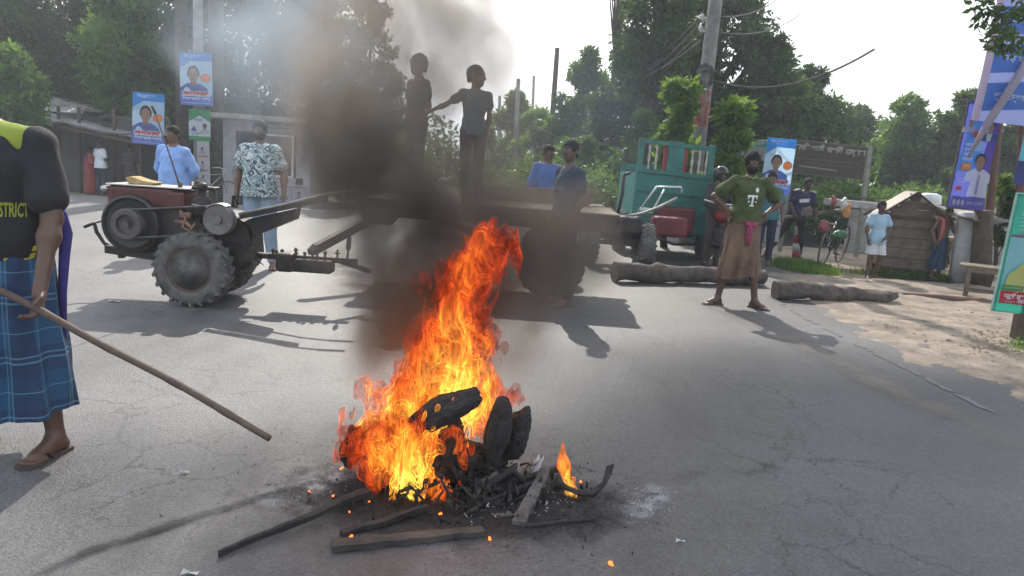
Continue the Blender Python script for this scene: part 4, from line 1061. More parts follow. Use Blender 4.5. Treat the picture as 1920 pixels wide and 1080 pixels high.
bm = BM(); tube(bm, [(-.35, -.25, .40), (.05, -.25, .28), (.42, -.2, .30), (.44, -.15, .44)], .022, 8); tube(bm, [(-.35, -.25, .40), (-.1, -.25, .42), (.2, -.25, .42), (.44, -.15, .44)], .018, 8); obj("tow_frame", bm, M_STEEL, cart, True)
bm = BM(); bx(bm, (.05, -.12, .66), (.62, .20, .42), bev=.05); obj("red_box", bm, M_REDD, cart)

# motorcycle under the rider
mc = empty("motorcycle", Vector((A(1350, 400, YR).x, YR, 0)), .1, "motorcycle with a red side panel half hidden behind the man in green", "motorcycle")
bm = BM(); lathe(bm, [(.24, -.04), (.30, -.03), (.31, 0), (.30, .03), (.24, .04), (.24, -.04)], (0, -.55, .31), 'X', 24); obj("front_wheel", bm, M_RUBBER, mc, True)
bm = BM(); lathe(bm, [(.24, -.05), (.30, -.04), (.31, 0), (.30, .04), (.24, .05), (.24, -.05)], (0, .6, .31), 'X', 24); obj("rear_wheel", bm, M_RUBBER, mc, True)
bm = BM(); ball(bm, (0, -.1, .80), (.13, .26, .12), 3); obj("tank", bm, M_REDP, mc, True)
bm = BM(); bx(bm, (0, .35, .78), (.22, .6, .09), bev=.03); obj("seat", bm, M_RUBBER, mc)
bm = BM(); bx(bm, (0, .05, .45), (.22, .4, .3), bev=.04); tube(bm, [(0, -.55, .31), (0, -.35, .9)], .03, 8); tube(bm, [(0, .6, .31), (0, .05, .5)], .03, 8); obj("engine", bm, M_STEEL, mc)
bm = BM(); tube(bm, [(-.36, -.22, 1.03), (-.15, -.33, .98), (.15, -.33, .98), (.36, -.22, 1.03)], .014, 8); obj("handlebar", bm, M_BRIGHT, mc, True)
bm = BM(); lathe(bm, [(0, -.10), (.08, -.09), (.095, 0), (.05, .08), (0, .09)], (0, -.46, .88), 'Y', 20); obj("headlight", bm, M_BRIGHT, mc, True)

# ---- logs across the road
M_BARK = mat("log_bark", (0.045, 0.037, 0.03), rough=.9, col2=(0.13, 0.105, 0.085), scale=11, bump=1.0, bscale=28)
M_CUT = mat("sawn_wood_end", (0.12, 0.09, 0.065), rough=.85, scale=14)
def log(pts, rads, label, n=18, seed=0):
    rnd = random.Random(seed)
    bm = BM(); P_ = []
    pts = [Vector(p) for p in pts]; R_ = []
    m_ = 26
    for i in range(m_ + 1):
        t = i / m_ * (len(pts) - 1); k = min(int(t), len(pts) - 2); f = t - k
        P_.append(pts[k].lerp(pts[k + 1], f)); R_.append(rads[k] * (1 - f) + rads[k + 1] * f)
    tube(bm, P_, R_, n)
    caps = [f for f in bm.faces if len(f.verts) > 4]
    for v in bm.verts:
        q = mnoise.noise(v.co * 6 + Vector((seed, 0, 0))) * .045 + mnoise.noise(v.co * 19) * .016
        near = min(P_, key=lambda p_: (p_ - v.co).length); d = (v.co - near)
        if d.length > 1e-4: v.co += d.normalized() * q
    root = obj("log", bm, M_BARK, None, True)
    root.data.materials.append(M_CUT)
    for f in root.data.polygons:
        if len(f.vertices) > 4: f.material_index = 1; f.use_smooth = False
    return tag(root, label, "log", "logs laid across the road")
a, b = G(1150, 528), G(1428, 535); up = Vector((0, 0, .125))
log([a + up, a.lerp(b, .25) + up, a.lerp(b, .6) + up * .95, a.lerp(b, .85) + up * .98, b + up * 1.05], [.115, .118, .10, .125, .10], "longer grey log lying on the road behind the man in the green jersey", seed=1)
a, b = G(1450, 560), G(1680, 572); q = Vector((0, 0, 1))
log([a + q * .105, a.lerp(b, .3) + q * .11, a.lerp(b, .6) + q * .085, a.lerp(b, .85) + q * .08, b + q * .13], [.105, .10, .088, .08, .04], "shorter crooked log lying at the road edge right of the man in the green jersey", seed=5)
for (p0, p1, r_, lab) in (((1560, 547), (1690, 556), .028, "short brown pole lying behind the crooked log"), ((1690, 557), (1862, 572), .034, "long bamboo pole lying on the sandy verge beside the bench")):
    a, b = G(*p0), G(*p1); bm = BM(); tube(bm, [a + q * r_, a.lerp(b, .5) + q * (r_ + .012), b + q * r_], [r_, r_ * .95, r_ * .85], 10)
    tag(obj("ground_pole", bm, mat("brown_pole", (0.12, 0.06, 0.035), var=.3, scale=9), None, True), lab, "pole")
# ------------------------------------------------------------------ posters, posts, sheds, street clutter on both sides
PM = {}
def pm(c):
    k = tuple(round(x, 3) for x in c)
    if k not in PM:
        PM[k] = m = mat("print_%d" % len(PM), k, rough=.55, var=.06, scale=4, bump=.05)
        N, L = m.node_tree.nodes, m.node_tree.links; P = N["Principled BSDF"]; t_ = N.new("ShaderNodeBsdfTranslucent"); L.new(P.inputs["Base Color"].links[0].from_socket, t_.inputs[0])
        x_ = N.new("ShaderNodeMixShader"); x_.inputs[0].default_value = .5; L.new(P.outputs[0], x_.inputs[1]); L.new(t_.outputs[0], x_.inputs[2]); L.new(x_.outputs[0], N["Material Output"].inputs[0])
    return PM[k]
SKY1, SKY2, NAVY, REDC, ORG, WHT, GRN = (0.06, 0.30, 0.72), (0.42, 0.62, 0.80), (0.045, 0.06, 0.30), (0.62, 0.06, 0.05), (0.85, 0.22, 0.05), (0.72, 0.74, 0.76), (0.05, 0.30, 0.12)
SK1, SK2, BLKP = (0.42, 0.24, 0.16), (0.52, 0.32, 0.24), (0.012, 0.012, 0.015)
class Board:
    """a printed sheet on a thin frame: unit coordinates u right 0..1, v up 0..1; each print layer sits 1.2 mm prouder than the last"""
    def __init__(s, name, w, h, M, label, cat, base, group=None, t=.012, frame=None, sag=.0):
        s.w, s.h, s.k = w, h, 0; s.sag = sag
        s.root = empty(name, (0, 0, 0), 0, label, cat, group); s.root.matrix_world = M
        bm = BM(); n = 10
        s.sheet(bm, [(0, 0), (1, 0), (1, 1), (0, 1)], base, "sheet", True)
        if frame:
            for nm, (a, b, c, d) in (("frame", (-.01, 0, .01, 1)), ("frame", (.99, 0, 1.01, 1)), ("frame", (-.01, .99, 1.01, 1.01)), ("frame", (-.01, -.01, 1.01, .01))):
                b2 = BM(); bx(b2, ((a + c) / 2 * w, .02, (b + d) / 2 * h), (max(.02, (c - a) * w), .025, max(.02, (d - b) * h))); obj("frame", b2, frame, s.root)
    def y(s, u, v): return -s.sag * (math.sin(PI * v) * .6 + .4 * math.sin(5 * v + 2 * u)) * math.sin(PI * (u * .8 + .1))
    def sheet(s, bm, poly, c, name, thick=False):
        if thick:
            g_ = [[bm.verts.new((i / 8 * s.w, s.y(i / 8, j_ / 10), j_ / 10 * s.h)) for i in range(9)] for j_ in range(11)]
            for j_ in range(10):
                for i in range(8): bm.faces.new((g_[j_][i], g_[j_][i + 1], g_[j_ + 1][i + 1], g_[j_ + 1][i]))
            if s.sag: return obj(name, bm, pm(c), s.root, False)
            back = BM(); bx(back, (s.w / 2, s.sag + .02, s.h / 2), (s.w * .98, .008, s.h * .98)); obj("backing", back, pm((0.2, 0.2, 0.2)), s.root)
        return obj(name, bm, pm(c), s.root, False)
    def poly(s, pts, c, name="print"):
        s.k += 1; off = -.0012 * s.k - .001
        bm = BM(); vs = []
        if s.sag and len(pts) == 4: 
            (a, b, c_, d) = [Vector((p[0], p[1])) for p in pts]; n = 8
            g_ = []
            for j_ in range(n + 1):
                row = []
                for i in range(n + 1):
                    q = a.lerp(b, i / n).lerp(d.lerp(c_, i / n), j_ / n); row.append(bm.verts.new((q.x * s.w, s.y(q.x, q.y) + off, q.y * s.h)))
                g_.append(row)
            for j_ in range(n):
                for i in range(n): bm.faces.new((g_[j_][i], g_[j_][i + 1], g_[j_ + 1][i + 1], g_[j_ + 1][i]))
        else:
            if s.sag:
                cu, cv = sum(p[0] for p in pts) / len(pts), sum(p[1] for p in pts) / len(pts)
                c0 = bm.verts.new((cu * s.w, s.y(cu, cv) + off, cv * s.h)); ring = [bm.verts.new((u * s.w, s.y(u, v) + off, v * s.h)) for u, v in pts]
                for i in range(len(ring)): bm.faces.new((c0, ring[i], ring[(i + 1) % len(ring)]))
            else:
                vs = [bm.verts.new((u * s.w, off, v * s.h)) for u, v in pts]; bm.faces.new(vs)
        return obj(name, bm, pm(c), s.root)
    def rect(s, u0, v0, u1, v1, c, name="print"): return s.poly([(u0, v0), (u1, v0), (u1, v1), (u0, v1)], c, name)
    def oval(s, u, v, ru, rv, c, name="print", jag=0, n=18):
        return s.poly([(u + ru * (1 + jag * (i % 2)) * math.cos(2 * PI * i / n), v + rv * (1 + jag * (i % 2)) * math.sin(2 * PI * i / n)) for i in range(n)], c, name)
    def portrait(s, u, v, k, shirt_c, hair=True, coat=None, skin=SK1, asp=None, beard=None, cap=None):
        """plain generic bust: shoulders, collar, neck, face, hair"""
        a = s.w / s.h if asp is None else asp
        P = lambda pts: [(u + x * k / s.w, v + y * k / s.h) for x, y in pts]
        s.poly(P([(-.5, -.62), (.5, -.62), (.46, -.30), (.20, -.14), (-.20, -.14), (-.46, -.30)]), coat or shirt_c, "portrait")
        if coat: s.poly(P([(-.10, -.60), (.10, -.60), (.15, -.14), (-.15, -.14)]), shirt_c, "portrait")
        s.poly(P([(-.09, -.22), (.09, -.22), (.10, .0), (-.10, .0)]), tuple(x * .8 for x in skin), "portrait")
        if hair: s.poly(P([(.205 * math.cos(t), .17 + .27 * math.sin(t)) for t in np.linspace(-.35, PI + .35, 16)]), (0.02, 0.018, 0.018), "portrait")
        s.poly(P([(.165 * math.cos(t), .12 + .225 * math.sin(t)) for t in np.linspace(0, 2 * PI, 19)[:-1]]), skin, "portrait")
        if beard: s.poly(P([(.15 * math.cos(t), .04 + .20 * math.sin(t)) for t in np.linspace(PI, 2 * PI, 10)]), beard, "portrait")
        if cap: s.poly(P([(-.18, .22), (.18, .22), (.15, .36), (-.15, .36)]), cap, "portrait")
        for sx in (-1, 1):
            s.poly(P([(sx * .065 - .03, .15), (sx * .065 + .03, .15), (sx * .065 + .025, .17), (sx * .065 - .025, .17)]), (0.03, 0.02, 0.02), "portrait")
        s.poly(P([(-.05, .01), (.05, .01), (.03, -.01), (-.03, -.01)]), (0.25, 0.07, 0.06), "portrait")
        s.poly(P([(-.015, .05), (.03, .05), (.015, .13)]), tuple(x * .75 for x in skin), "portrait")
    def text(s, body, u, v, size, c, wide=None, bold=.0, rot=0):
        s.k += 1
        t = text_mesh(body, size, pm(c), "lettering", s.root, ext=.0006, bold=bold)
        xs = [q.co.x for q in t.data.vertices]; W = (max(xs) - min(xs)) if xs else 1
        kx = (wide * s.w / W) if wide else 1
        for q in t.data.vertices:
            x = q.co.x * kx; z = q.co.y; uu, vv = u + x / s.w, v + z / s.h
            q.co = (uu * s.w, s.y(uu, vv) - .0012 * s.k - .001 - q.co.z, vv * s.h)
        t.rotation_euler = (0, 0, 0); return t
def board_matrix(tl, tr_, bl, Y, yaw=0.0, back=0.0):
    """place a board by its corners as they stand at distance Y"""
    a, b, c = A(*tl, Y), A(*tr_, Y), A(*bl, Y)
    w, h = (b - a).length, (c - a).length
    X = (b - a).normalized(); Z = (a - c).normalized(); Yv = Z.cross(X).normalized(); Z = X.cross(Yv).normalized()
    M = Matrix((X, Yv, Z)).transposed().to_4x4()
    M.translation = c
    if yaw: M = M @ Matrix.Translation((w / 2, 0, 0)) @ Matrix.Rotation(yaw, 4, 'Z') @ Matrix.Translation((-w / 2, 0, 0))
    return M, w, h
def sky_poster(M, w, h, label, tall=1.0):
    B = Board("poster", w, h, M, label, "poster", SKY2, "blue portrait posters on poles", frame=None, sag=.012)
    t = tall
    B.rect(0, .84, 1, 1, SKY1); B.poly([(0, .70), (.35, .84), (0, .86)], SKY1)
    B.text("ঈদ মোবারক", .42, .925, .085 * h, (0.6, 0.75, 0.95), wide=.56, bold=.004 * h)
    B.poly([(.0, .25), (.5, .25), (.35, .70), (.0, .62)], (0.62, 0.76, 0.86))
    B.portrait(.42, .50, .92 * w, (0.10, 0.16, 0.42), coat=None)
    B.oval(.80, .53, .15, .075, ORG, jag=.12, n=22); B.text("দোয়া", .80, .535, .05 * h, (0.9, 0.6, 0.2), wide=.2)
    B.rect(0, 0, 1, .20, (0.16, 0.24, 0.62)); B.rect(.06, .17, .94, .27, (0.75, 0.72, 0.74)); B.text("সভাপতি পদপ্রার্থী", .5, .225, .07 * h, REDC, wide=.82, bold=.006 * h)
    B.text("উপজেলা শাখা", .5, .12, .07 * h, (0.75, 0.8, 0.9), wide=.85, bold=.003 * h); B.rect(.10, .03, .9, .055, (0.35, 0.42, 0.72))
    return B
PY = 19.9
# pole that carries the two left posters
def pole_between(name, px0, px1, Y, z0, r0, r1, m, label, cat, ext=0.0, n=14):
    a, b = A(*px0, Y), A(*px1, Y); d = (b - a).normalized()
    a = a + d * ((z0 - a.z) / d.z); b = b + d * ext
    bm = BM(); tube(bm, [a, a.lerp(b, .5), b], [r0, (r0 + r1) / 2, r1], n)
    return tag(obj(name, bm, m, None, True), label, cat), a, b
M_CONC = mat("pole_concrete", (0.20, 0.195, 0.185), rough=.9, col2=(0.32, 0.31, 0.295), scale=5, bump=.4)
M_BARKT = mat("tree_bark", (0.045, 0.035, 0.027), rough=.95, col2=(0.11, 0.09, 0.07), scale=8, bump=1.0, bscale=20)
pl, a0, b0 = pole_between("utility_pole", (374, 345), (371, 0), PY + .3, ZL, .15, .11, M_CONC, "pale round utility pole behind the two posters on the left", "utility pole", ext=3)
M, w, h = board_matrix((246, 171), (306, 177), (248, 262), PY - .3); M, w, h = board_matrix((246, 171), (306, 177), (248, 268), PY - .3)
sky_poster(M, w, h, "lower blue portrait poster beside the corrugated shed roof")
M, w, h = board_matrix((336, 97), (397, 100), (339, 196), PY); sky_poster(M, w, h, "upper blue portrait poster fixed on the pole in drifting smoke")
bm = BM(); a = A(262, 268, PY - .2); tube(bm, [Vector((a.x, a.y, ZL)), a + Vector((0, 0, 1.0))], .03, 8); tag(obj("poster_post", bm, M_WOODD, None), "thin wooden post holding the lower left poster", "post")
M, w, h = board_matrix((354, 204), (395, 207), (354, 262), PY - .02)
B = Board("poster", w, h, M, "small green and white poster below the upper portrait poster", "poster", (0.62, 0.68, 0.70), sag=.01)
B.poly([(0, .60), (.25, .80), (.5, .88), (.78, .78), (1, .60), (1, 1), (0, 1)], GRN); B.rect(0, 0, 1, .14, GRN); B.portrait(.74, .42, .45 * w, (0.5, 0.5, 0.55), skin=(0.25, 0.15, 0.11))
B.text("দোয়া চাই", .42, .66, .13 * h, (0.1, 0.15, 0.4), wide=.4); B.poly([(.1, .3), (.4, .3), (.25, .48)], (0.15, 0.12, 0.35)); B.text("শুভেচ্ছা", .35, .22, .09 * h, (0.1, 0.1, 0.3), wide=.4)
M, w, h = board_matrix((371, 264), (394, 265), (372, 346), PY - .05)
B = Board("poster_strip", w, h, M, "narrow white strip of small posters low on the pole", "poster", (0.50, 0.50, 0.53), sag=.01)
for v_ in (.16, .48, .8): B.portrait(.42, v_, .5 * w, (0.35, 0.35, 0.4), skin=(0.25, 0.15, 0.12)); B.rect(.1, v_ - .16, .9, v_ - .13, (0.5, 0.12, 0.12))
# tree trunks beside the pole
for x0, y0, x1, y1, r_, lab in ((345, 350, 340, 60, .20, "dark trunk just left of the poster pole"), (408, 348, 405, 60, .24, "dark trunk between the poster pole and the white shop")):
    pole_between("bare_tree", (x0, y0), (x1, y1), PY + .8, ZL, r_, r_ * .7, M_BARKT, lab, "tree trunk", ext=3)

# ---- the corrugated shed on the left
SY = 20.9
ZL = ZL
def shed():
    a, b = A(20, 300, SY), A(250, 300, SY)
    root = empty("shed", (0, 0, 0), 0, "low dark shed with a sun-bleached corrugated roof at the left roadside", "shed")
    M_W = mat("mud_wall", (0.07, 0.065, 0.06), rough=.95, col2=(0.12, 0.115, 0.105), scale=1.6, bump=.4)
    bm = BM(); x0 = -16.5
    bx(bm, ((x0 + b.x) / 2, SY + 1.9, ZL + 1.1), (b.x - x0, .15, 2.5)); obj("back_wall", bm, M_W, root)
    bm = BM()
    for i in range(7):
        x = x0 + (b.x - x0) * i / 7; w_ = (b.x - x0) / 7
        bx(bm, (x + w_ / 2, SY + .25 + .05 * (i % 2), ZL + 1.12), (w_ - .01, .06, 2.24))
    obj("front_wall", bm, M_W, root)
    for px_ in (112, 150, 215, 250):
        p_ = A(px_, 300, SY - .25); bm = BM(); tube(bm, [(p_.x, SY - .25, ZL), (p_.x + .02, SY - .25, ZL + 2.4)], .045, 8); obj("post", bm, M_WOODD, root, True)
    # roof: corrugated sheets falling to the right and towards the road
    M_T = mat("bleached_tin", (0.55, 0.55, 0.54), rough=.4, metal=.2, col2=(0.8, 0.8, 0.78), scale=1.8, dirt=(0.09, 0.07, 0.055), bump=.25)
    e0, e1 = A(58, 222, SY - .9), A(250, 262, SY - .9)
    xs = np.linspace(-16.4, e1.x, 12)
    for i in range(11):
        u0, u1 = xs[i], xs[i + 1]; bm = BM(); n = 28; rows = 6; g_ = []
        for r_ in range(rows + 1):
            t = r_ / rows; row = []
            for k in range(n + 1):
                x = u0 + (u1 - u0 + .05) * k / n
                ez = np.interp(x, [e0.x, e1.x], [e0.z, e1.z]) + max(0, e0.x - x) * .12
                y = SY - .9 + 3.4 * t; z = ez + .42 * t * (1 + .10 * (e1.x - x)) + .022 * math.sin(x * 2 * PI / .085) + .04 * mnoise.noise(Vector((x * .8, y, i))) + .012 * (i % 2) - .03 * math.sin(t * 3.14)
                row.append(bm.verts.new((x, y, z)))
            g_.append(row)
        for r_ in range(rows):
            for k in range(n): bm.faces.new((g_[r_][k], g_[r_][k + 1], g_[r_ + 1][k + 1], g_[r_ + 1][k]))
        bmesh.ops.solidify(bm, geom=bm.faces[:], thickness=.004)
        obj("roof_sheet", bm, M_T, root, True)
    bm = BM(); bar(bm, (e0.x - 3, SY - .86, e0.z + .3), (e0.x, SY - .86, e0.z - .07), .06, .09); bar(bm, (e0.x, SY - .86, e0.z - .07), (e1.x, SY - .86, e1.z - .07), .06, .09); obj("eaves_beam", bm, M_WOODD, root)
    return root
shed()
rnd = random.Random(2)
for i, (px_, py_) in enumerate(((205, 225), (125, 228), (175, 215))):
    a = A(px_, py_, SY + .2); bm = BM(); ball(bm, (0, 0, 0), (.28, .2, .10), 3)
    for v in bm.verts: v.co += Vector((1, 1, .5)) * mnoise.noise(v.co * 6 + Vector((i, 0, 0))) * .12
    tag(obj("tarpaulin_bundle", bm, mat("dark_tarp", (0.03, 0.028, 0.026), rough=.6), None, True, loc=a + Vector((0, 0, .06))), ("crumpled dark sheet on the right part of the shed roof", "crumpled dark sheet on the left part of the shed roof", "crumpled dark sheet higher up the middle of the shed roof")[i], "sheet")

# ---- white shop kiosk behind the floral shirt man
KY = 20.4
def shop():
    a, b = A(418, 300, KY), A(582, 300, KY); W = b.x - a.x
    g0 = ZL; top = A(418, 222, KY).z
    root = empty("shop", Vector((a.x, KY, g0)), 0, "small whitewashed shop with a flat roof slab and posters pasted on its front", "shop")
    H_ = top - g0
    M_W = mat("whitewash", (0.30, 0.30, 0.30), rough=.9, col2=(0.42, 0.42, 0.43), scale=2.5, dirt=(0.18, 0.17, 0.16))
    bm = BM()
    bx(bm, (.18, 1.0, H_ / 2), (.36, 2, H_)); obj("wall", bm, M_W, root)
    bm = BM(); bx(bm, (W - .2, 1.0, H_ / 2), (.4, 2, H_)); obj("wall", bm, M_W, root)
    bm = BM(); bx(bm, (W / 2 + .2, 1.0, .42), (W - .8, 2, .84)); obj("counter", bm, M_W, root)
    bm = BM(); bx(bm, (W / 2, 1.0, H_ - .16), (W - .5, 1.98, .30)); obj("lintel", bm, M_W, root)
    bm = BM(); bx(bm, (W / 2, 1.9, H_ / 2), (W - .4, .1, H_)); obj("back_wall", bm, M_W, root)
    bm = BM(); bx(bm, (W / 2 - .1, .8, H_ + .06), (W + .3, 2.6, .14), bev=.02); obj("roof", bm, mat("stained_slab", (0.22, 0.20, 0.17), rough=.9, scale=4, dirt=(0.10, 0.09, 0.07)), root)
    # glazed display with a frame
    fx0, fx1, z0, z1 = W * .40, W * .80, .84, H_ - .34
    bm = BM()
    for c_, s_ in (((fx0, 0, (z0 + z1) / 2), (.05, .08, z1 - z0)), ((fx1, 0, (z0 + z1) / 2), (.05, .08, z1 - z0))): bx(bm, c_, s_)
    bx(bm, ((fx0 + fx1) / 2, 0, z1 - .02), (fx1 - fx0 - .05, .07, .05)); bx(bm, ((fx0 + fx1) / 2, 0, z0 + .02), (fx1 - fx0 - .05, .07, .05))
    wf = obj("window", bm, mat("pale_frame", (0.5, 0.5, 0.5), rough=.6), root)
    bm = BM(); bx(bm, ((fx0 + fx1) / 2, .03, (z0 + z1) / 2), (fx1 - fx0 - .06, .008, z1 - z0 - .1)); obj("pane", bm, mat("brown_glass", (0.06, 0.035, 0.03), rough=.15, bump=0), wf)
    bm = BM(); bx(bm, ((.36 + fx0) / 2, .06, 1.25), (fx0 - .38, .04, .9)); obj("shutter", bm, mat("shutter_dark", (0.05, 0.05, 0.06)), root)
    M0 = Matrix.Translation((a.x, KY, g0))
    def stick(u, z, w_, h_, lab, kind):
        M = M0 @ Matrix.Translation((u, -.05, z)); B = Board("poster", w_, h_, M, lab, "poster", (0.48, 0.50, 0.56), "posters pasted on the white shop", sag=.006)
        r2 = random.Random(int(u * 100)); 
        B.portrait(.5, .5, w_ * .6, (0.2, 0.25, 0.45), skin=(0.25, 0.15, 0.12)); B.rect(.08, .06, .92, .14, (0.2, 0.2, 0.5)); B.rect(.1, .86, .9, .93, (0.3, 0.15, 0.2))
    stick(W * .62, .1, .42, .55, "pasted poster low on the shop counter, left one", 0); stick(W * .80, .08, .40, .58, "pasted poster low on the shop counter, right one", 1)
    stick(W * .86, 1.25, .45, .62, "pasted poster on the right wall of the white shop", 0); stick(W * .10, .9, .28, .40, "pasted poster on the left wall of the white shop", 0)
    M = M0 @ Matrix.Translation((fx0 + .3, .02, z0 + .12)); B = Board("picture", .45, .55, M, "framed portrait shown behind the shop window", "picture", (0.10, 0.06, 0.05)); 
    for o in list(B.root.children): pass
    B.portrait(.5, .5, .32, (0.2, 0.1, 0.08), skin=(0.35, 0.25, 0.22))
    B.root.matrix_world = M0 @ Matrix.Translation((fx1 - .55, .005, z0 + .1))
    B = Board("signboard", W * .5, .18, M0 @ Matrix.Translation((W * .34, -.03, H_ - .27)), "faded name strip over the shop window", "sign", (0.40, 0.40, 0.38)); B.text("ভাই ভাই স্টোর", .5, .5, .11, (0.12, 0.10, 0.12), wide=.7)
shop()
# bicycle builder
def bicycle(loc, rz, label, m, lean=.0):
    root = empty("bicycle", loc, rz, label, "bicycle"); root.rotation_euler = (lean, 0, rz)
    for x in (-.52, .52):
        bm = BM(); tube(bm, [(x + .33 * math.cos(t), 0, .34 + .33 * math.sin(t)) for t in np.linspace(0, 2 * PI, 33)], .016, 6, cap=False); w_ = obj("wheel", bm, M_RUBBER, root, True)
        bm = BM()
        for k in range(14):
            t = 2 * PI * k / 14; tube(bm, [(x, .02 * (-1) ** k, .34), (x + .31 * math.cos(t), 0, .34 + .31 * math.sin(t))], .0022, 3)
        sp = obj("spoke", bm, M_BRIGHT, w_); sp["kind"] = "stuff"
    bm = BM()
    for p_ in (((-.52, .34), (-.20, .34)), ((-.52, .34), (-.26, .80)), ((-.20, .34), (-.30, .92)), ((-.20, .34), (.30, .80)), ((-.27, .82), (.32, .86)), ((.34, .98), (.40, .62)), ((.40, .62), (.52, .34))):
        tube(bm, [(p_[0][0], 0, p_[0][1]), (p_[1][0], 0, p_[1][1])], .015, 8)
    obj("frame", bm, m, root, True)
    bm = BM(); tube(bm, [(.22, -.28, .98), (.32, -.15, 1.02), (.34, 0, 1.0), (.32, .15, 1.02), (.22, .28, .98)], .012, 8); obj("handlebar", bm, M_BRIGHT, root, True)
    bm = BM(); ball(bm, (-.32, 0, .96), (.14, .08, .04), 2); obj("saddle", bm, M_RUBBER, root, True)
    bm = BM(); lathe(bm, [(.0, -.01), (.09, -.01), (.09, .01), (0, .01)], (-.20, 0, .34), 'Y', 14); bar(bm, (-.20, -.05, .34), (-.10, -.05, .22), .015, .015); bx(bm, (-.1, -.09, .22), (.09, .08, .02)); obj("crank", bm, M_STEEL, root)
    bm = BM(); bar(bm, (-.70, 0, .74), (-.34, 0, .74), .12, .012); tube(bm, [(-.68, .04, .74), (-.52, .04, .36)], .006, 5); obj("carrier", bm, M_STEEL, root)
    return root
a = A(392, 340, 19.2); bicycle(Vector((a.x, 19.2, ZL)), 1.0, "bicycle leaning at the foot of the poster pole", mat("pale_bike", (0.25, 0.26, 0.28), rough=.4, metal=.4), .1)

# ---- right side: concrete power pole with red painted foot
POY = 14.6
pl, a0, b0 = pole_between("power_pole", (1312, 245), (1342, 0), POY, 0, .165, .115, M_CONC, "tall leaning concrete power pole with wires and a red painted band", "power pole", ext=2.5, n=8)
dd = (b0 - a0).normalized()
def on_pole(py):
    best = min((a0.lerp(b0, t) for t in np.linspace(0, 1, 200)), key=lambda q_: abs(A(1325, py, POY).z - q_.z)); return best
qa, qb = on_pole(238), on_pole(172)
bm = BM(); tube(bm, [qa, qb], [.152, .145], 10); o = obj("red_band", bm, mat("faded_red_band", (0.26, 0.07, 0.06), rough=.8, var=.4, scale=12, dirt=(0.3, 0.27, 0.25)), None, False); o.parent = pl
q_ = on_pole(150)
bm = BM()
for k in range(5): tube(bm, [q_ + Vector((.15 * math.cos(t) - .05, -.16 + .01 * k, .17 * math.sin(t) + .03 * k)) for t in np.linspace(0, 2 * PI, 18)], .012, 5, cap=False)
bx(bm, q_ + Vector((.0, -.05, .15)), (.34, .34, .05)); o = obj("cable_coil", bm, M_RUBBER, None); o.parent = pl
bm = BM(); a_ = A(1306, 190, POY); bx(bm, a_, (.14, .05, .75), bev=.02); o = tag(obj("notice_sheet", bm, mat("white_sheet", (0.7, 0.7, 0.7), bump=0), None), "white sheet tied to the left side of the leaning power pole", "notice")
for py_ in (38, 58):
    q_ = on_pole(py_); bm = BM(); bx(bm, q_ + Vector((-.17, 0, 0)), (.1, .06, .05), bev=.01); lathe(bm, [(0, 0), (.04, 0), (.05, .05), (.02, .1), (0, .1)], q_ + Vector((-.22, 0, 0)), 'Z', 10); o = obj("insulator", bm, mat("porcelain", (0.5, 0.5, 0.48), rough=.3), None); o.parent = pl
far = empty("far", (0, 0, 0)); bpy.data.objects.remove(far)
# far poles
fp = []
for px0, px1, Y, r0, lab, m_ in (((1030, 300), (1045, 90), 27, .12, "brown far pole in the middle of the picture", M_BARKT), ((966, 300), (972, 148), 31, .11, "thin grey far pole left of the brown one", M_CONC), ((996, 290), (1001, 142), 40, .10, "thinnest far pole between two others", M_CONC), ((934, 300), (937, 180), 42, .12, "short distant pole above the boy's shoulder", M_CONC)):
    o, a, b = pole_between("utility_pole", px0, px1, Y, 0, r0, r0 * .7, m_, lab, "utility pole"); fp.append(b)
    tag(o, group="far poles along the road")
# wires
def wire(a, b, sag, lab, r=.012):
    pts = [a.lerp(b, t) - Vector((0, 0, sag * 4 * t * (1 - t))) for t in np.linspace(0, 1, 18)]
    bm = BM(); tube(bm, pts, r, 5, cap=False); return tag(obj("overhead_wire", bm, M_RUBBER, None, True), lab, "wire", "overhead wires at the leaning power pole")
for i, (py_, t_) in enumerate(((38, (1160, 130)), (58, (1150, 142)), (78, (1140, 128)), (20, (1180, 100)))):
    wire(on_pole(py_) + Vector((-.2, 0, 0)), A(*t_, 26 + i), .5, ("second wire from the top running left", "third wire from the top running left", "lowest wire running left", "topmost wire running left")[i] + " from the leaning power pole")
for i, (py_, t_) in enumerate(((30, (1480, -20)), (58, (1500, 28)))):
    wire(on_pole(py_) + Vector((.15, 0, 0)), A(*t_, 20), .2, ("upper wire running right", "lower wire running right")[i] + " from the top of the leaning power pole")
wire(on_pole(150) + Vector((.15, 0, 0)), A(1640, 92, 13.5), .35, "thick pale cable running right from the coil on the power pole", .02)

# ---- madrasa sign board on two posts
MY = 14.2
M, w, h = board_matrix((1484, 262), (1632, 277), (1470, 322), MY)
B = Board("signboard", w, h, M, "wide dark olive signboard with white lettering on posts", "sign", (0.12, 0.11, 0.08), frame=mat("grey_sign_frame", (0.22, 0.22, 0.19), rough=.7))
B.text("র সাদিক আলী দাখিলী মাদ্রাসা", .5, .80, .22 * h, (0.62, 0.60, 0.56), wide=.97, bold=.006)
B.text("স্থাপিত ঃ ১৯৭৩ ইং", .42, .60, .10 * h, (0.22, 0.16, 0.11), wide=.34)
B.text("ডাকঘর উপজেলা জেলা কোড নং", .5, .46, .085 * h, (0.30, 0.28, 0.23), wide=.85); B.text("বাংলাদেশ শিক্ষা বোর্ড", .55, .34, .075 * h, (0.26, 0.24, 0.20), wide=.6)
B.poly([(.18, .21), (.66, .17), (.66, .215), (.18, .255)], (0.40, 0.38, 0.34), "stripe")
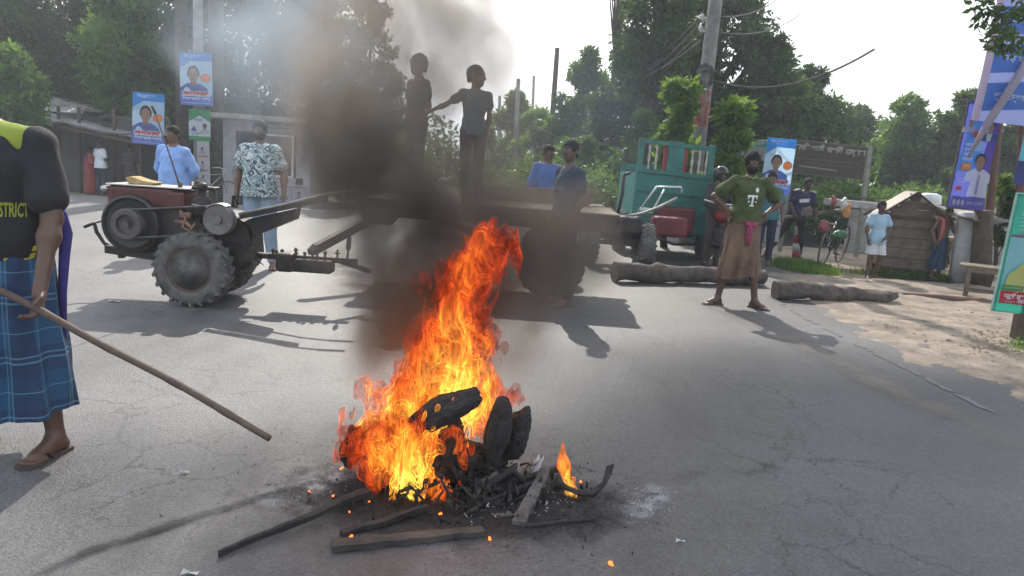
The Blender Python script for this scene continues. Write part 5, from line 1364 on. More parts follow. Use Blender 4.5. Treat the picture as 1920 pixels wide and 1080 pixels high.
for (x0, y0, x1, y1, lab) in ((1632, 275, 1610, 440, "outer grey post of the olive signboard"), (1490, 262, 1466, 440, "inner grey post of the olive signboard")):
    a, b = A(x1, y1, MY + .06), A(x0, y0, MY + .06); d = b - a; a = a - d * (a.z / d.z)
    bm = BM(); bar(bm, a, b, .07, .07); o = obj("post", bm, mat("grey_sign_frame", (0.22, 0.22, 0.19)), None); o.parent = B.root; o.matrix_parent_inverse = B.root.matrix_world.inverted()
M, w, h = board_matrix((1372, 262), (1440, 262), (1372, 302), MY + .8)
B = Board("signboard", w, h, M, "teal and white signboard behind the head of the man in green", "sign", (0.42, 0.44, 0.42)); B.rect(0, .66, 1, .94, (0.10, 0.36, 0.28)); B.text("জামে মসজিদ", .5, .80, .2 * h, (0.6, 0.7, 0.65), wide=.8)
for k in range(16): B.oval(.1 + .8 * ((k * 37) % 16) / 16, .12 + .4 * ((k * 11) % 7) / 7, .018, .05, (0.08, 0.08, 0.08), "speck")
bm = BM(); a = A(1395, 300, MY + .86); bar(bm, (a.x, a.y, 0), (a.x, a.y, a.z), .06, .06); o = obj("post", bm, M_STEEL, None); o.parent = B.root; o.matrix_parent_inverse = B.root.matrix_world.inverted()
M, w, h = board_matrix((1436, 257), (1491, 262), (1424, 362), 12.4); sky_poster(M, w, h, "tall blue portrait poster behind the man in the green jersey")
M, w, h = board_matrix((1450, 360), (1478, 362), (1432, 452), 12.45)
B = Board("poster", w, h, M, "lower white and red poster under the tall blue one", "poster", (0.45, 0.50, 0.53), sag=.01); B.rect(.05, .72, .95, .82, REDC); B.rect(.1, .55, .9, .62, (0.12, 0.28, 0.2)); B.rect(.1, .3, .9, .36, (0.3, 0.2, 0.3))
bm = BM(); a, b = A(1428, 440, 12.5), A(1450, 258, 12.5); d = b - a; a = a - d * (a.z / d.z); tube(bm, [a, b], .03, 8); tag(obj("poster_post", bm, M_WOODD, None, True), "wooden post holding the tall blue poster", "post")

# ---- barrier post and bamboo bar
g = G(1492, 487); b = A(1500, 392, g.y)
root = empty("barrier", g, 0, "red and white striped post with cloth wrapped round its top", "barrier post")
prev = Vector((0, 0, 0)); tp = b - g
for i in range(6):
    nx = tp * ((i + 1) / 6); bm = BM(); tube(bm, [prev, nx], [.075 - i * .003, .074 - i * .003], 12); obj("stripe", bm, M_REDP if i % 2 == 0 else mat("dirty_white_paint", (0.45, 0.42, 0.39), var=.3), root, True); prev = nx
bm = BM(); ball(bm, tp + Vector((.03, -.02, -.05)), (.16, .13, .14), 3)
for v in bm.verts: v.co += (v.co - tp).normalized() * mnoise.noise(v.co * 14) * .05
obj("cloth_wrap", bm, mat("dark_red_rag", (0.10, 0.02, 0.02), col2=(0.28, 0.24, 0.22), scale=12), root, True)
bm = BM(); p0, p1, p2 = A(1430, 410, g.y - .12), A(1498, 405, g.y - .1), A(1612, 388, g.y + .3)
tube(bm, [p0, p1, p2], [.032, .034, .028], 10); tag(obj("barrier_bar", bm, mat("greyish_bamboo", (0.19, 0.15, 0.11), var=.25, scale=8), None, True), "horizontal bamboo bar tied across the striped post", "bamboo bar")
bm = BM(); tube(bm, [G(1570, 492), A(1600, 400, G(1570, 492).y)], .02, 8)

# clothes / bags hanging behind the barrier
for i, (px_, py_, c_, s_, lab) in enumerate(((1588, 395, (0.40, 0.18, 0.05), (.07, .05, .13), "orange bag hanging by the kiosk corner"), (1582, 382, (0.5, 0.48, 0.45), (.05, .05, .10), "white bag hanging above the orange one"), (1575, 440, (0.03, 0.12, 0.05), (.12, .08, .07), "green bundle hanging on the bicycle by the kiosk"), (1563, 378, (0.22, 0.05, 0.05), (.04, .04, .10), "small red and white packet strip hanging above the barrier"), (1545, 425, (0.22, 0.05, 0.06), (.09, .06, .10), "red and white flowered bag hanging behind the barrier"))):
    bm = BM(); ball(bm, (0, 0, 0), s_, 3)
    for v in bm.verts: v.co += v.co.normalized() * mnoise.noise(v.co * 20 + Vector((i * 3, 0, 0))) * .03
    a = A(px_, py_, 11.5); tag(obj("hanging_bag", bm, mat("bag_%d" % i, c_, rough=.5, var=.4, scale=18), None, True, loc=a), lab, "bag")
bm = BM(); tube(bm, [A(1530, 345, 11.9), A(1600, 372, 11.7), A(1660, 372, 12.0)], .012, 6); 
tag(obj("clothes_line", bm, M_WOODD, None, True), "cord strung behind the barrier that the bags hang from", "cord")

# ---- wooden kiosk on legs
KIY = 11.9
gk = G(1645, 512)
def kiosk():
    root = empty("kiosk", gk, math.radians(-18), "weathered plank kiosk with a gabled tin roof behind the boy in pale blue", "kiosk")
    W, D, HH = .76, .75, 1.12
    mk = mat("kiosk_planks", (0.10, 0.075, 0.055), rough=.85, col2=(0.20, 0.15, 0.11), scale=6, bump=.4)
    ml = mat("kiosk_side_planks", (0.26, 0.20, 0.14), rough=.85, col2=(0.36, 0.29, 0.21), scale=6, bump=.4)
    W0 = 0
    for i in range(5):
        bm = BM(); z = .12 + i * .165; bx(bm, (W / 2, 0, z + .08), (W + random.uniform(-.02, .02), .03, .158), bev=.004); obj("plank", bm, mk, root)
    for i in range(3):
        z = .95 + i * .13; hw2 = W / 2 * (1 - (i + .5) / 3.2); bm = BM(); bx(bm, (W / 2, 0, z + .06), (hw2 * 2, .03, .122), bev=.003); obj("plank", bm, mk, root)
    for i in range(7):
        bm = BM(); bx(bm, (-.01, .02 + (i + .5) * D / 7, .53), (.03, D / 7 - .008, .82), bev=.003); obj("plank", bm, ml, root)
    bm = BM(); bx(bm, (W / 2, D, .55), (W, .03, .85)); bx(bm, (W + .01, D / 2, .53), (.03, D, .82)); obj("back_wall", bm, mk, root)
    for s in (-1, 1):
        a_, b_ = Vector((W / 2, 0, 1.36)), Vector((W / 2 + s * (W / 2 + .22), 0, .90))
        bm = BM(); n = 16; rows = []
        for k in range(n + 1):
            y = -.12 + (D + .3) * k / n
            rows.append([bm.verts.new(a_.lerp(b_, t) + Vector((0, y, .012 * math.sin(k * 2.4) + (.01 if s > 0 else .0)))) for t in np.linspace(0, 1, 4)])
        for k in range(n):
            for t in range(3): bm.faces.new((rows[k][t], rows[k][t + 1], rows[k + 1][t + 1], rows[k + 1][t]))
        bmesh.ops.solidify(bm, geom=bm.faces[:], thickness=.01); obj("roof_sheet", bm, mat("pale_tin", (0.42, 0.38, 0.33), rough=.5, metal=.2, var=.2), root, True)
    bm = BM()
    for s in (-1, 1): bar(bm, (W / 2, -.13, 1.355), (W / 2 + s * (W / 2 + .20), -.13, .89), .05, .03)
    obj("bargeboard", bm, M_WOODD, root)
    for x, y in ((.04, .04), (W - .04, .04), (.04, D - .04), (W - .04, D - .04)):
        bm = BM(); bx(bm, (x, y, .08), (.07, .07, .17)); obj("leg", bm, M_WOODD, root)
    bm = BM(); bx(bm, (W / 2, -.02, .10), (W + .06, .04, .05)); obj("bottom_rail", bm, M_WOODD, root); bm = BM(); bx(bm, (W / 2, -.022, .94), (W + .1, .04, .05)); obj("top_rail", bm, M_WOODD, root)
kiosk()
a = A(1625, 385, 12.9); bm = BM(); bx(bm, (0, 0, 0), (1.3, .6, .12), (0, .03, 0), .01); tag(obj("tin_canopy", bm, mat("pale_tin2", (0.40, 0.39, 0.37), rough=.6), None, loc=a), "pale low canopy showing above the kiosk roof", "canopy")
bicycle(G(1562, 498) + Vector((0, .15, 0)), .9, "bicycle with bundles standing left of the kiosk", mat("black_bike", (0.02, 0.02, 0.022), rough=.4), .12)
bicycle(G(1790, 520) + Vector((.0, .25, 0)), .55, "bicycle held by the shirtless man", mat("green_bike", (0.03, 0.06, 0.05), rough=.4), .08)
a = G(1738, 500); bm = BM(); bx(bm, (0, 0, .25), (.5, .3, .5), (0, .2, .3), .06)
for v in bm.verts: v.co += Vector((1, 1, 1)) * mnoise.noise(v.co * 5) * .08
tag(obj("rubbish_sack", bm, mat("white_sack", (0.5, 0.5, 0.48), rough=.6, var=.3, scale=9), None, True, loc=a + Vector((.12, .3, 0))), "pale crumpled sack behind the shirtless man", "sack")

# ---- bench with a red bowl
g0 = G(1805, 560)
bt = empty("bench", g0, math.radians(-33), "weathered wooden bench on the sandy verge carrying a red bowl", "bench")
for i in range(3):
    bm = BM(); bx(bm, (.75, .02 + i * .15, .44), (1.7, .14, .035), bev=.004); obj("plank", bm, M_WOOD, bt)
for x in (.02, 1.45):
    for y in (0, .3):
        bm = BM(); bar(bm, (x, y, 0), (x, y, .42), .055, .055); obj("leg", bm, M_WOOD, bt)
bm = BM(); bar(bm, (0, -.03, .14), (1.5, -.03, .14), .04, .05); bar(bm, (0, -.03, .40), (1.5, -.03, .40), .035, .06); obj("stretcher", bm, M_WOOD, bt)
bm = BM(); lathe(bm, [(0, 0), (.07, 0), (.12, .07), (.155, .15), (.165, .155), (.145, .15), (.11, .07), (.06, .012), (0, .012)], (0, 0, 0), 'Z', 24)
M_ = bt.matrix_basis; bw = Matrix.Translation(g0) @ Matrix.Rotation(math.radians(-33), 4, 'Z') @ Vector((.72, .1, .459))
tag(obj("bowl", bm, mat("red_plastic", (0.45, 0.015, 0.02), rough=.3, bump=0, var=.05), None, True, loc=bw), "red plastic bowl standing on the wooden bench", "bowl")
g1 = G(1838, 520); bm = BM(); bx(bm, (.55, .3, .55), (1.3, .8, .08), bev=.01)
for x, y in ((0, 0), (1.1, 0), (0, .6), (1.1, .6)): bx(bm, (x, y, .26), (.06, .06, .52))
tag(obj("stall_table", bm, mat("orange_brown_board", (0.27, 0.16, 0.09), scale=6), None, loc=g1 + Vector((.05, .5, 0))), "brown stall table behind the wooden bench", "table")
# white round post with black lettering, and dark wooden post
b1, a, b = pole_between("white_post", (1803, 502), (1818, 398), 11.4, 0, .17, .155, mat("white_post_paint", (0.5, 0.5, 0.5), rough=.8, var=.2, scale=4), "thick whitewashed post under the big blue banner", "post", n=20)
bm = BM()
for k, t in enumerate((.62, .70, .78, .86)):
    c = a.lerp(b, t) + Vector((.06, -.166, 0)); bx(bm, c, (.09 - .02 * (k % 2), .012, .045))
    bx(bm, c + Vector((.0, -.003, .012)), (.03, .012, .075))
o = obj("painted_letters", bm, mat("black_print", (0.02, 0.02, 0.03), bump=0), None); o.parent = b1; o["kind"] = "stuff"
pole_between("wooden_post", (1838, 508), (1845, 395), 10.9, 0, .15, .13, M_WOODD, "thick dark brown post right of the white one", "post", n=8)
# tin canopy of a stall behind the right banners
bm = BM(); a = A(1870, 412, 11.6); n = 24; rows = []
for k in range(n + 1):
    x = -.9 + 3.0 * k / n; rows.append([bm.verts.new((x, y, .10 * (y + .8) + .018 * math.sin(k * 1.9) + .03 * math.sin(y * 3 + k * .4))) for y in (-.8, -.3, .3, .9)])
for k in range(n):
    for t in range(3): bm.faces.new((rows[k][t], rows[k + 1][t], rows[k + 1][t + 1], rows[k][t + 1]))
bmesh.ops.solidify(bm, geom=bm.faces[:], thickness=.01); tag(obj("stall_roof", bm, mat("pale_tin", (0.42, 0.38, 0.33)), None, True, loc=a), "crumpled bright tin roof of the stall behind the banners", "roof")

# ---- big blue banner
BY = 10.9
M, w, h = board_matrix((1822, 190), (1887, 197), (1776, 388), BY)
B = Board("banner", w, h, M, "large blue and violet election banner with three portraits on the white post", "banner", (0.10, 0.12, 0.46), frame=mat("banner_frame", (0.10, 0.08, 0.07)), sag=.03)
B.poly([(.0, .35), (.55, .35), (.85, 1), (.25, 1)], (0.13, 0.42, 0.75)); B.poly([(.55, .1), (1, .1), (1, 1), (.9, 1)], (0.13, 0.07, 0.36)); B.poly([(.35, .55), (.6, .55), (.95, .98), (.6, .98)], (0.42, 0.62, 0.8))
B.portrait(.76, .76, .55 * w, (0.65, 0.65, 0.68), coat=(0.06, 0.08, 0.3), skin=SK2, hair=True); B.portrait(.17, .80, .42 * w, (0.5, 0.5, 0.55), skin=SK2, hair=False)
B.poly([(.42, .12), (1.0, .12), (.98, .28), (.80, .36), (.55, .34), (.44, .24)], (0.68, 0.70, 0.76)); B.portrait(.64, .42, .78 * w, (0.68, 0.70, 0.76), skin=SK1); B.poly([(.66, .15), (.70, .15), (.69, .33), (.66, .33)], (0.2, 0.2, 0.45))
B.oval(.36, .70, .10, .035, (0.6, 0.08, 0.1))
for i, s_ in enumerate(("জনাব মোঃ", "সংসদ সদস্য", "পদপ্রার্থী হিসেবে", "দোয়া প্রার্থী")): B.text(s_, .23, .60 - i * .045, .035 * h, (0.75, 0.78, 0.9), wide=.30, bold=.003)
B.rect(.10, .36, .36, .43, ORG); B.text("শুভেচ্ছা", .23, .395, .05 * h, (0.9, 0.7, 0.3), wide=.2, bold=.003); B.rect(.08, .27, .30, .28, (0.6, 0.62, 0.8)); B.rect(.08, .245, .28, .255, (0.6, 0.62, 0.8)); B.rect(.06, .17, .22, .205, REDC)
B.rect(0, 0, 1, .11, (0.10, 0.09, 0.32))
for u_ in (.10, .22, .34): B.oval(u_, .055, .05, .03, (0.45, 0.45, 0.6))
B.text("প্রচারে এলাকাবাসী", .68, .055, .045 * h, (0.5, 0.5, 0.7), wide=.5)
# slanting long banner strip above it with a folded lower edge
M, w, h = board_matrix((1880, -90), (2000, -76), (1820, 225), BY - .5)
B = Board("banner", w, h, M, "long slanting blue and white banner hanging loose above the big one", "banner", (0.17, 0.21, 0.42), sag=.07)
for i in range(4):
    B.poly([(.10, .06 + i * .23), (.84, .10 + i * .23), (.84, .27 + i * .23), (.10, .23 + i * .23)], (0.08, 0.20, 0.52)); B.text(("শুভেচ্ছা", "বড় ভাই", "এমপি", "আলহাজ্ব")[i], .5, .16 + i * .23, .05 * h, (0.6, 0.7, 0.85), wide=.5, bold=.003)
B.poly([(0, 0), (.12, 0), (.10, 1), (0, 1)], (0.65, 0.5, 0.55)); B.poly([(.88, .1), (1, .1), (1, 1), (.88, 1)], (0.6, 0.45, 0.42))
bm = BM(); pts = [A(1960, 60, BY - .6), A(1905, 150, BY - .62), A(1850, 235, BY - .62), A(1815, 295, BY - .5)]
tube(bm, pts, [.05, .06, .05, .015], 8)
for v in bm.verts: v.co.y += mnoise.noise(v.co * 4) * .05
tag(obj("rolled_banner", bm, mat("rolled_banner_cloth", (0.50, 0.40, 0.42), col2=(0.22, 0.20, 0.30), scale=3, rough=.7), None, True), "loose rolled edge of banner cloth trailing across the big portrait banner", "banner")
for x0, y0, x1, y1, lab in ((1846, 480, 1892, 60, "long brown pole rising behind the big blue banner"), (1905, 560, 1925, 40, "brown pole at the right edge carrying the teal banner")):
    pole_between("bamboo_pole", (x0, y0), (x1, y1), BY + .15, 0, .06, .05, mat("red_brown_pole", (0.15, 0.08, 0.06), scale=6), lab, "pole", ext=1)
M, w, h = board_matrix((1902, 120), (1985, 130), (1898, 345), 9.6)
B = Board("banner", w, h, M, "turquoise banner cut off by the right edge above the green sign", "banner", (0.10, 0.42, 0.50), sag=.03); B.rect(0, 0, 1, .20, (0.05, 0.05, 0.20)); B.oval(.75, .40, .25, .08, (0.5, 0.05, 0.08)); B.portrait(.5, .93, .4 * w, (0.3, 0.35, 0.5), skin=SK1)
bm = BM(); bx(bm, A(1893, 205, 10.8), (.13, .1, .36), bev=.02); tag(obj("meter_box", bm, mat("grey_box", (0.25, 0.25, 0.26)), None), "grey box on the pole beside the turquoise banner", "box")
# green sign with the bearded portrait
GY = G(1912, 642).y
M, w, h = board_matrix((1880, 362), (1978, 372), (1862, 582), GY)
B = Board("signboard", w, h, M, "green roadside sign with a large bearded portrait at the right edge", "sign", (0.03, 0.30, 0.22), frame=mat("pale_green_frame", (0.25, 0.42, 0.36)), sag=.004)
B.rect(.03, .18, .97, .64, (0.30, 0.52, 0.62)); B.rect(.03, .64, .97, .66, (0.25, 0.12, 0.2))
B.portrait(.26, .90, .20 * w, (0.6, 0.6, 0.6), skin=SK2); B.portrait(.50, .90, .22 * w, (0.6, 0.6, 0.6), skin=SK2)
for i in range(6): B.text(("প্রিয় এলাকাবাসী", "আসসালামু আলাইকুম", "আসন্ন নির্বাচনে", "আপনাদের দোয়া", "সমর্থন কামনা", "করছি বিনীত")[i], .5, .83 - i * .031, .026 * h, (0.35, 0.60, 0.52) if i < 5 else (0.5, 0.12, 0.2), wide=.82)
B.poly([(.05, .16), (.95, .16), (.95, .34), (.70, .44), (.34, .42), (.10, .32)], (0.60, 0.55, 0.18))
B.portrait(.54, .48, .60 * w, (0.60, 0.55, 0.18), skin=SK2, hair=False, beard=(0.45, 0.10, 0.06), cap=(0.55, 0.58, 0.62))
B.rect(.02, .19, .42, .235, (0.04, 0.25, 0.10)); B.text("মেয়র পদপ্রার্থী", .22, .212, .03 * h, (0.5, 0.65, 0.4), wide=.34)
B.rect(0, .075, 1, .185, (0.50, 0.03, 0.06)); B.text("শেখ নূরুল ইসলাম", .52, .135, .06 * h, (0.75, 0.72, 0.72), wide=.88, bold=.004); B.text("সাধারণ সম্পাদক পৌর শাখা", .5, .092, .022 * h, (0.7, 0.6, 0.6), wide=.8)
bm = BM(); g = G(1912, 642); bar(bm, g + Vector((.0, .05, 0)), g + Vector((.0, .05, .9)), .09, .09); o = obj("post", bm, M_WOODD, None); o.parent = B.root; o.matrix_parent_inverse = B.root.matrix_world.inverted()
# low pale wall far right
bm = BM(); a, b = A(1590, 410, 15.6), A(2000, 425, 15.2); bar(bm, (a.x, 15.6, .45), (b.x + 1, 15.2, .45), .15, .9, roll=0)
tag(obj("garden_wall", bm, mat("pale_plaster", (0.30, 0.29, 0.27), rough=.9, scale=2, dirt=(0.12, 0.11, 0.09)), None), "low pale wall behind the kiosk and the banners", "wall")
a = A(1740, 395, 15.0); bm = BM(); lathe(bm, [(0, 0), (.20, 0), (.22, .3), (.2, .42), (.1, .46), (0, .46)], (0, 0, 0), 'Z', 20); tag(obj("water_tank", bm, mat("white_tank", (0.55, 0.55, 0.54), rough=.5, bump=0), None, True, loc=a + Vector((0, 0, -.1))), "small white tank on the low wall beside the shirtless man", "tank")
# litter on the asphalt
for i, (px_, py_, s_) in enumerate(((214, 566, .040), (345, 888, .016), (356, 1078, .022), (1545, 452, .02), (1275, 1018, .014), (560, 470, .02))):
    g = G(px_, py_); bm = BM(); vs = [bm.verts.new((x * s_, y * s_, z * .012)) for x, y, z in ((-1.3, -.4, 0), (0, -.55, 1), (1.2, -.35, .2), (1.3, .4, .5), (0, .5, 0), (-1.1, .35, 1.2))]
    bm.faces.new((vs[0], vs[1], vs[4], vs[5])); bm.faces.new((vs[1], vs[2], vs[3], vs[4])); bmesh.ops.solidify(bm, geom=bm.faces[:], thickness=.001)
    tag(obj("paper_scrap", bm, mat("white_paper", (0.7, 0.7, 0.7), bump=0), None, loc=g + Vector((0, 0, .004))), ("white paper scrap in front of the tractor wheel", "tiny white scrap left of the fire", "white scrap at the bottom edge of the road", "scrap by the grass verge", "straw coloured scrap right of the burnt heap", "scrap behind the drawbar")[i], "litter", "scraps of litter on the road")
# ------------------------------------------------------------------ trees: tapered trunks, limbs and crowns of many leaf-sized faces
def leaf_mat(name, c, tr):
    m, N, L, P = nt(name); N.remove(P); out = N["Material Output"]
    tc = N.new("ShaderNodeTexCoord"); n = N.new("ShaderNodeTexNoise"); n.inputs["Scale"].default_value = 1.3; n.inputs["Detail"].default_value = 5; L.new(tc.outputs["Object"], n.inputs[0])
    def ramp(a):
        r = N.new("ShaderNodeValToRGB"); r.color_ramp.elements[0].position = .35; r.color_ramp.elements[0].color = (*[x * .6 for x in a], 1); r.color_ramp.elements[1].position = .68; r.color_ramp.elements[1].color = (a[0] * 1.5, a[1] * 1.35, a[2] * 1.1, 1); L.new(n.outputs[0], r.inputs[0]); return r.outputs[0]
    d = N.new("ShaderNodeBsdfPrincipled"); d.inputs["Roughness"].default_value = .5; d.inputs["Specular IOR Level"].default_value = .35; L.new(ramp(c), d.inputs["Base Color"])
    t = N.new("ShaderNodeBsdfTranslucent"); L.new(ramp(tr), t.inputs[0])
    mx = N.new("ShaderNodeMixShader"); mx.inputs[0].default_value = .42; L.new(d.outputs[0], mx.inputs[1]); L.new(t.outputs[0], mx.inputs[2]); L.new(mx.outputs[0], out.inputs["Surface"])
    return m
M_LEAF = leaf_mat("leaf_mid_green", (0.042, 0.088, 0.026), (0.13, 0.25, 0.035))
M_LEAFD = leaf_mat("leaf_dark_green", (0.033, 0.062, 0.022), (0.09, 0.16, 0.028))
M_LEAFL = leaf_mat("leaf_light_green", (0.06, 0.125, 0.03), (0.19, 0.34, 0.045))
def leaves_mesh(name, clumps, per, ls, rng, m, droop=.3, asp=.42):
    """clumps: (x, y, z, r); leaves spread toward each clump's skin"""
    C_ = np.array([c[:3] for c in clumps]); R_ = np.array([c[3] for c in clumps])
    n = len(clumps) * per
    idx = np.repeat(np.arange(len(clumps)), per)
    d = rng.normal(size=(n, 3)); d /= np.linalg.norm(d, axis=1)[:, None]
    rad = R_[idx] * (rng.random(n) ** .45); d2 = d.copy(); d2[:, 2] *= .72
    p = C_[idx] + d2 * rad[:, None]
    p[:, 2] -= .10 * R_[idx] * rng.random(n)
    # leaf frame
    u = d * .6 + rng.normal(size=(n, 3)) * .7; u[:, 2] -= droop; u /= np.linalg.norm(u, axis=1)[:, None]
    v = np.cross(u, rng.normal(size=(n, 3))); v /= np.linalg.norm(v, axis=1)[:, None]
    L = ls * (.6 + .8 * rng.random(n))[:, None]; Wd = L * asp
    w = np.cross(u, v)
    V = np.stack([p, p + u * L * .5 + v * Wd * .5 + w * L * .06, p + u * L, p + u * L * .5 - v * Wd * .5 + w * L * .06], 1).reshape(-1, 3)
    F = np.arange(n * 4).reshape(-1, 4)
    me = bpy.data.meshes.new(name)
    me.vertices.add(n * 4); me.vertices.foreach_set("co", V.astype(np.float32).ravel())
    me.loops.add(n * 4); me.loops.foreach_set("vertex_index", F.ravel().astype(np.int32))
    me.polygons.add(n); me.polygons.foreach_set("loop_start", (np.arange(n) * 4).astype(np.int32)); me.polygons.foreach_set("loop_total", np.full(n, 4, np.int32))
    me.update(); me.materials.append(m)
    return me
def tree(label, loc, h, cw, m, seed, crown0=.3, clumps=60, per=170, ls=.16, trunk_r=.16, name="tree", group="roadside trees", open_=.0, lean=0.0, spread=1.0, cr=None, narrow_top=True):
    rng = np.random.default_rng(seed); rnd = random.Random(seed)
    root = empty(name, loc, 0, label, name.replace("_", " "), group)
    z0 = h * crown0; cl = []; ends = []
    for i in range(clumps):
        t = rng.random(); z = z0 + (h - z0) * t
        prof = math.sin(PI * min(1, .18 + t * .82)) ** .7 if narrow_top else 1.0
        a = rng.random() * 2 * PI; r = cw * prof * (rng.random() ** .45) * (.75 + .45 * mnoise.noise(Vector((math.cos(a) * 1.5, math.sin(a) * 1.5, t * 3 + seed))))
        rr = (cr or cw * .30) * (.6 + .7 * rng.random()) * (1 - .35 * t)
        cl.append((r * math.cos(a) * spread + lean * z, r * math.sin(a), z, rr))
    bm = BM()
    top = Vector((lean * h * .75, 0, h * .78))
    pts = [Vector((lean * h * .75 * t + .12 * math.sin(t * 5 + seed) * (t > 0), .1 * math.sin(t * 4 + seed * 2) * (t > 0), h * .78 * t)) for t in np.linspace(0, 1, 8)]
    tube(bm, pts, [trunk_r * (1.25 if i == 0 else 1) * (1 - .11 * i) for i in range(8)], 9)
    order = sorted(range(len(cl)), key=lambda i: -cl[i][3])[:16]
    for i in order:
        c = Vector(cl[i][:3]); s0 = pts[min(6, max(2, int(c.z / (h * .78) * 5)))]
        mid = s0.lerp(c, .5) + Vector((0, 0, .12 * (c - s0).length * rnd.uniform(-.5, 1)))
        tube(bm, [s0, mid, c], [trunk_r * .38, trunk_r * .24, trunk_r * .08], 6)
    obj("trunk", bm, M_BARKT, root, True)
    o = link_mesh("crown", leaves_mesh("crown", cl, per, ls, rng, m), None, root)
    return root
def T(px, Y, base_z, py_top, label, cw_px, m, seed, **k):
    a = A(px, 300, Y); t = A(px, py_top, Y)
    return tree(label, Vector((a.x, Y, base_z)), t.z - base_z, cw_px * Y / FPX, m, seed, **k)
# left mass: dark wood behind the shed and the shop
T(40, 24.3, ZL, -120, "tall dark tree behind the left end of the shed", 150, M_LEAFD, 1, crown0=.12, clumps=80, per=240, ls=.20)
T(190, 26.3, ZL, -160, "tall dark tree behind the middle of the shed roof", 170, M_LEAFD, 2, crown0=.10, clumps=90, per=240, ls=.20)
T(120, 28.8, ZL, -200, "farther dark tree filling the gap above the shed", 200, M_LEAFD, 3, crown0=.05, clumps=90, per=220, ls=.24)
T(245, 23.0, ZL, -60, "bright leafy tree left of the upper portrait poster", 92, M_LEAFL, 4, crown0=.33, clumps=120, per=150, ls=.20, cr=.55)
T(335, 24.0, ZL, -160, "dark tree directly behind the two portrait posters", 105, M_LEAFD, 5, crown0=.12, clumps=80, per=230, ls=.18)
T(450, 25.3, ZL, -140, "broad tree behind the white shop in pale smoke", 150, M_LEAFD, 6, crown0=.10, clumps=130, per=260, ls=.18)
T(590, 24.3, ZL, -60, "tree right of the white shop behind the smoke", 125, M_LEAFD, 7, crown0=.06, clumps=120, per=250, ls=.17)
T(690, 23.3, ZL, -70, "loose feathery tree behind the boy on the left of the deck", 78, M_LEAFD, 8, crown0=.05, clumps=75, per=200, ls=.16)
T(720, 25.3, 0, 130, "low bushy tree behind the smoke over the deck", 75, M_LEAFD, 18, crown0=.05, clumps=50, per=190, ls=.16)
T(30, 19.6, ZL, 95, "bright bush overhanging the left corner of the shed", 75, M_LEAFL, 9, crown0=.45, clumps=70, per=110, ls=.17, cr=.4, name="bush")
T(215, 22.2, ZL, 165, "light green bush growing behind the shed roof", 45, M_LEAF, 10, crown0=.5, clumps=22, per=160, ls=.12, name="bush")
# middle distance
T(960, 34.0, 0, 178, "low distant tree behind the thin grey far pole", 60, M_LEAF, 11, crown0=.15, clumps=50, per=150, ls=.24)
T(1010, 30.0, 0, 200, "distant bushy tree beside the brown far pole", 60, M_LEAFL, 12, crown0=.05, clumps=45, per=150, ls=.22)
T(905, 32.0, 0, 235, "low distant bush behind the boy in teal", 55, M_LEAF, 13, crown0=.02, clumps=36, per=140, ls=.22, name="bush")
T(1090, 27.0, 0, 95, "rounded tree right of the brown far pole", 72, M_LEAF, 14, crown0=.10, clumps=70, per=190, ls=.20)
T(1165, 23.0, 0, 85, "medium tree behind the teal cart on its left", 85, M_LEAFD, 15, crown0=.10, clumps=75, per=200, ls=.18)
T(1200, 19.0, 0, 215, "low light bush behind the teal cart", 75, M_LEAF, 16, crown0=.05, clumps=40, per=170, ls=.14, name="bush")
T(1090, 21.0, 0, 250, "low hazy bush behind the man in dark blue", 80, M_LEAF, 17, crown0=.02, clumps=40, per=170, ls=.15, name="bush")
# tall right mass
T(1210, 21.0, 0, -160, "tall tree with a ragged top left of the power pole", 92, M_LEAFD, 20, crown0=.42, clumps=85, per=220, ls=.17, trunk_r=.22)
T(1330, 22.5, 0, -140, "very tall dark tree behind the power pole", 125, M_LEAFD, 21, crown0=.08, clumps=110, per=240, ls=.18, trunk_r=.25)
T(1240, 25.0, 0, 20, "dense dark tree between the two tallest ones", 110, M_LEAFD, 28, crown0=.05, clumps=90, per=220, ls=.2, trunk_r=.25)
T(1420, 21.0, 0, 55, "dark tree right of the power pole", 95, M_LEAFD, 22, crown0=.08, clumps=90, per=230, ls=.17)
T(1130, 24.0, 0, -120, "high branch crown of the tree left of the power pole", 45, M_LEAFD, 29, crown0=.82, clumps=30, per=190, ls=.17, trunk_r=.12)
T(1500, 24.0, 0, 130, "spreading tree with open branches above the olive signboard", 95, M_LEAFD, 23, crown0=.2, clumps=75, per=190, ls=.18)
T(1590, 28.0, 0, 205, "low tree right of the olive signboard", 95, M_LEAFD, 24, crown0=.05, clumps=70, per=190, ls=.2)
T(1690, 25.0, 0, 190, "rounded tree behind the kiosk", 95, M_LEAF, 25, crown0=.08, clumps=80, per=190, ls=.18)
T(1800, 23.0, 0, 180, "dark rounded tree behind the big blue banner", 95, M_LEAFD, 26, crown0=.08, clumps=80, per=200, ls=.18)
T(1910, 22.0, 0, 230, "tree behind the turquoise banner", 95, M_LEAFD, 27, crown0=.05, clumps=75, per=190, ls=.18)
# pole climbers and saplings
T(1262, 13.6, 0, 150, "light green vine covered sapling rising behind the teal cart", 27, M_LEAFL, 30, crown0=.22, clumps=60, per=80, ls=.16, cr=.24, narrow_top=False, trunk_r=.06, name="sapling")
T(1368, 13.4, 0, 195, "light green sapling right of the power pole", 25, M_LEAFL, 31, crown0=.3, clumps=42, per=80, ls=.16, cr=.24, narrow_top=False, trunk_r=.05, name="sapling")
T(1895, 11.3, 0, 335, "bright green bush between the banners at the right edge", 28, M_LEAFL, 32, crown0=.4, clumps=18, per=150, ls=.09, trunk_r=.04, name="bush")
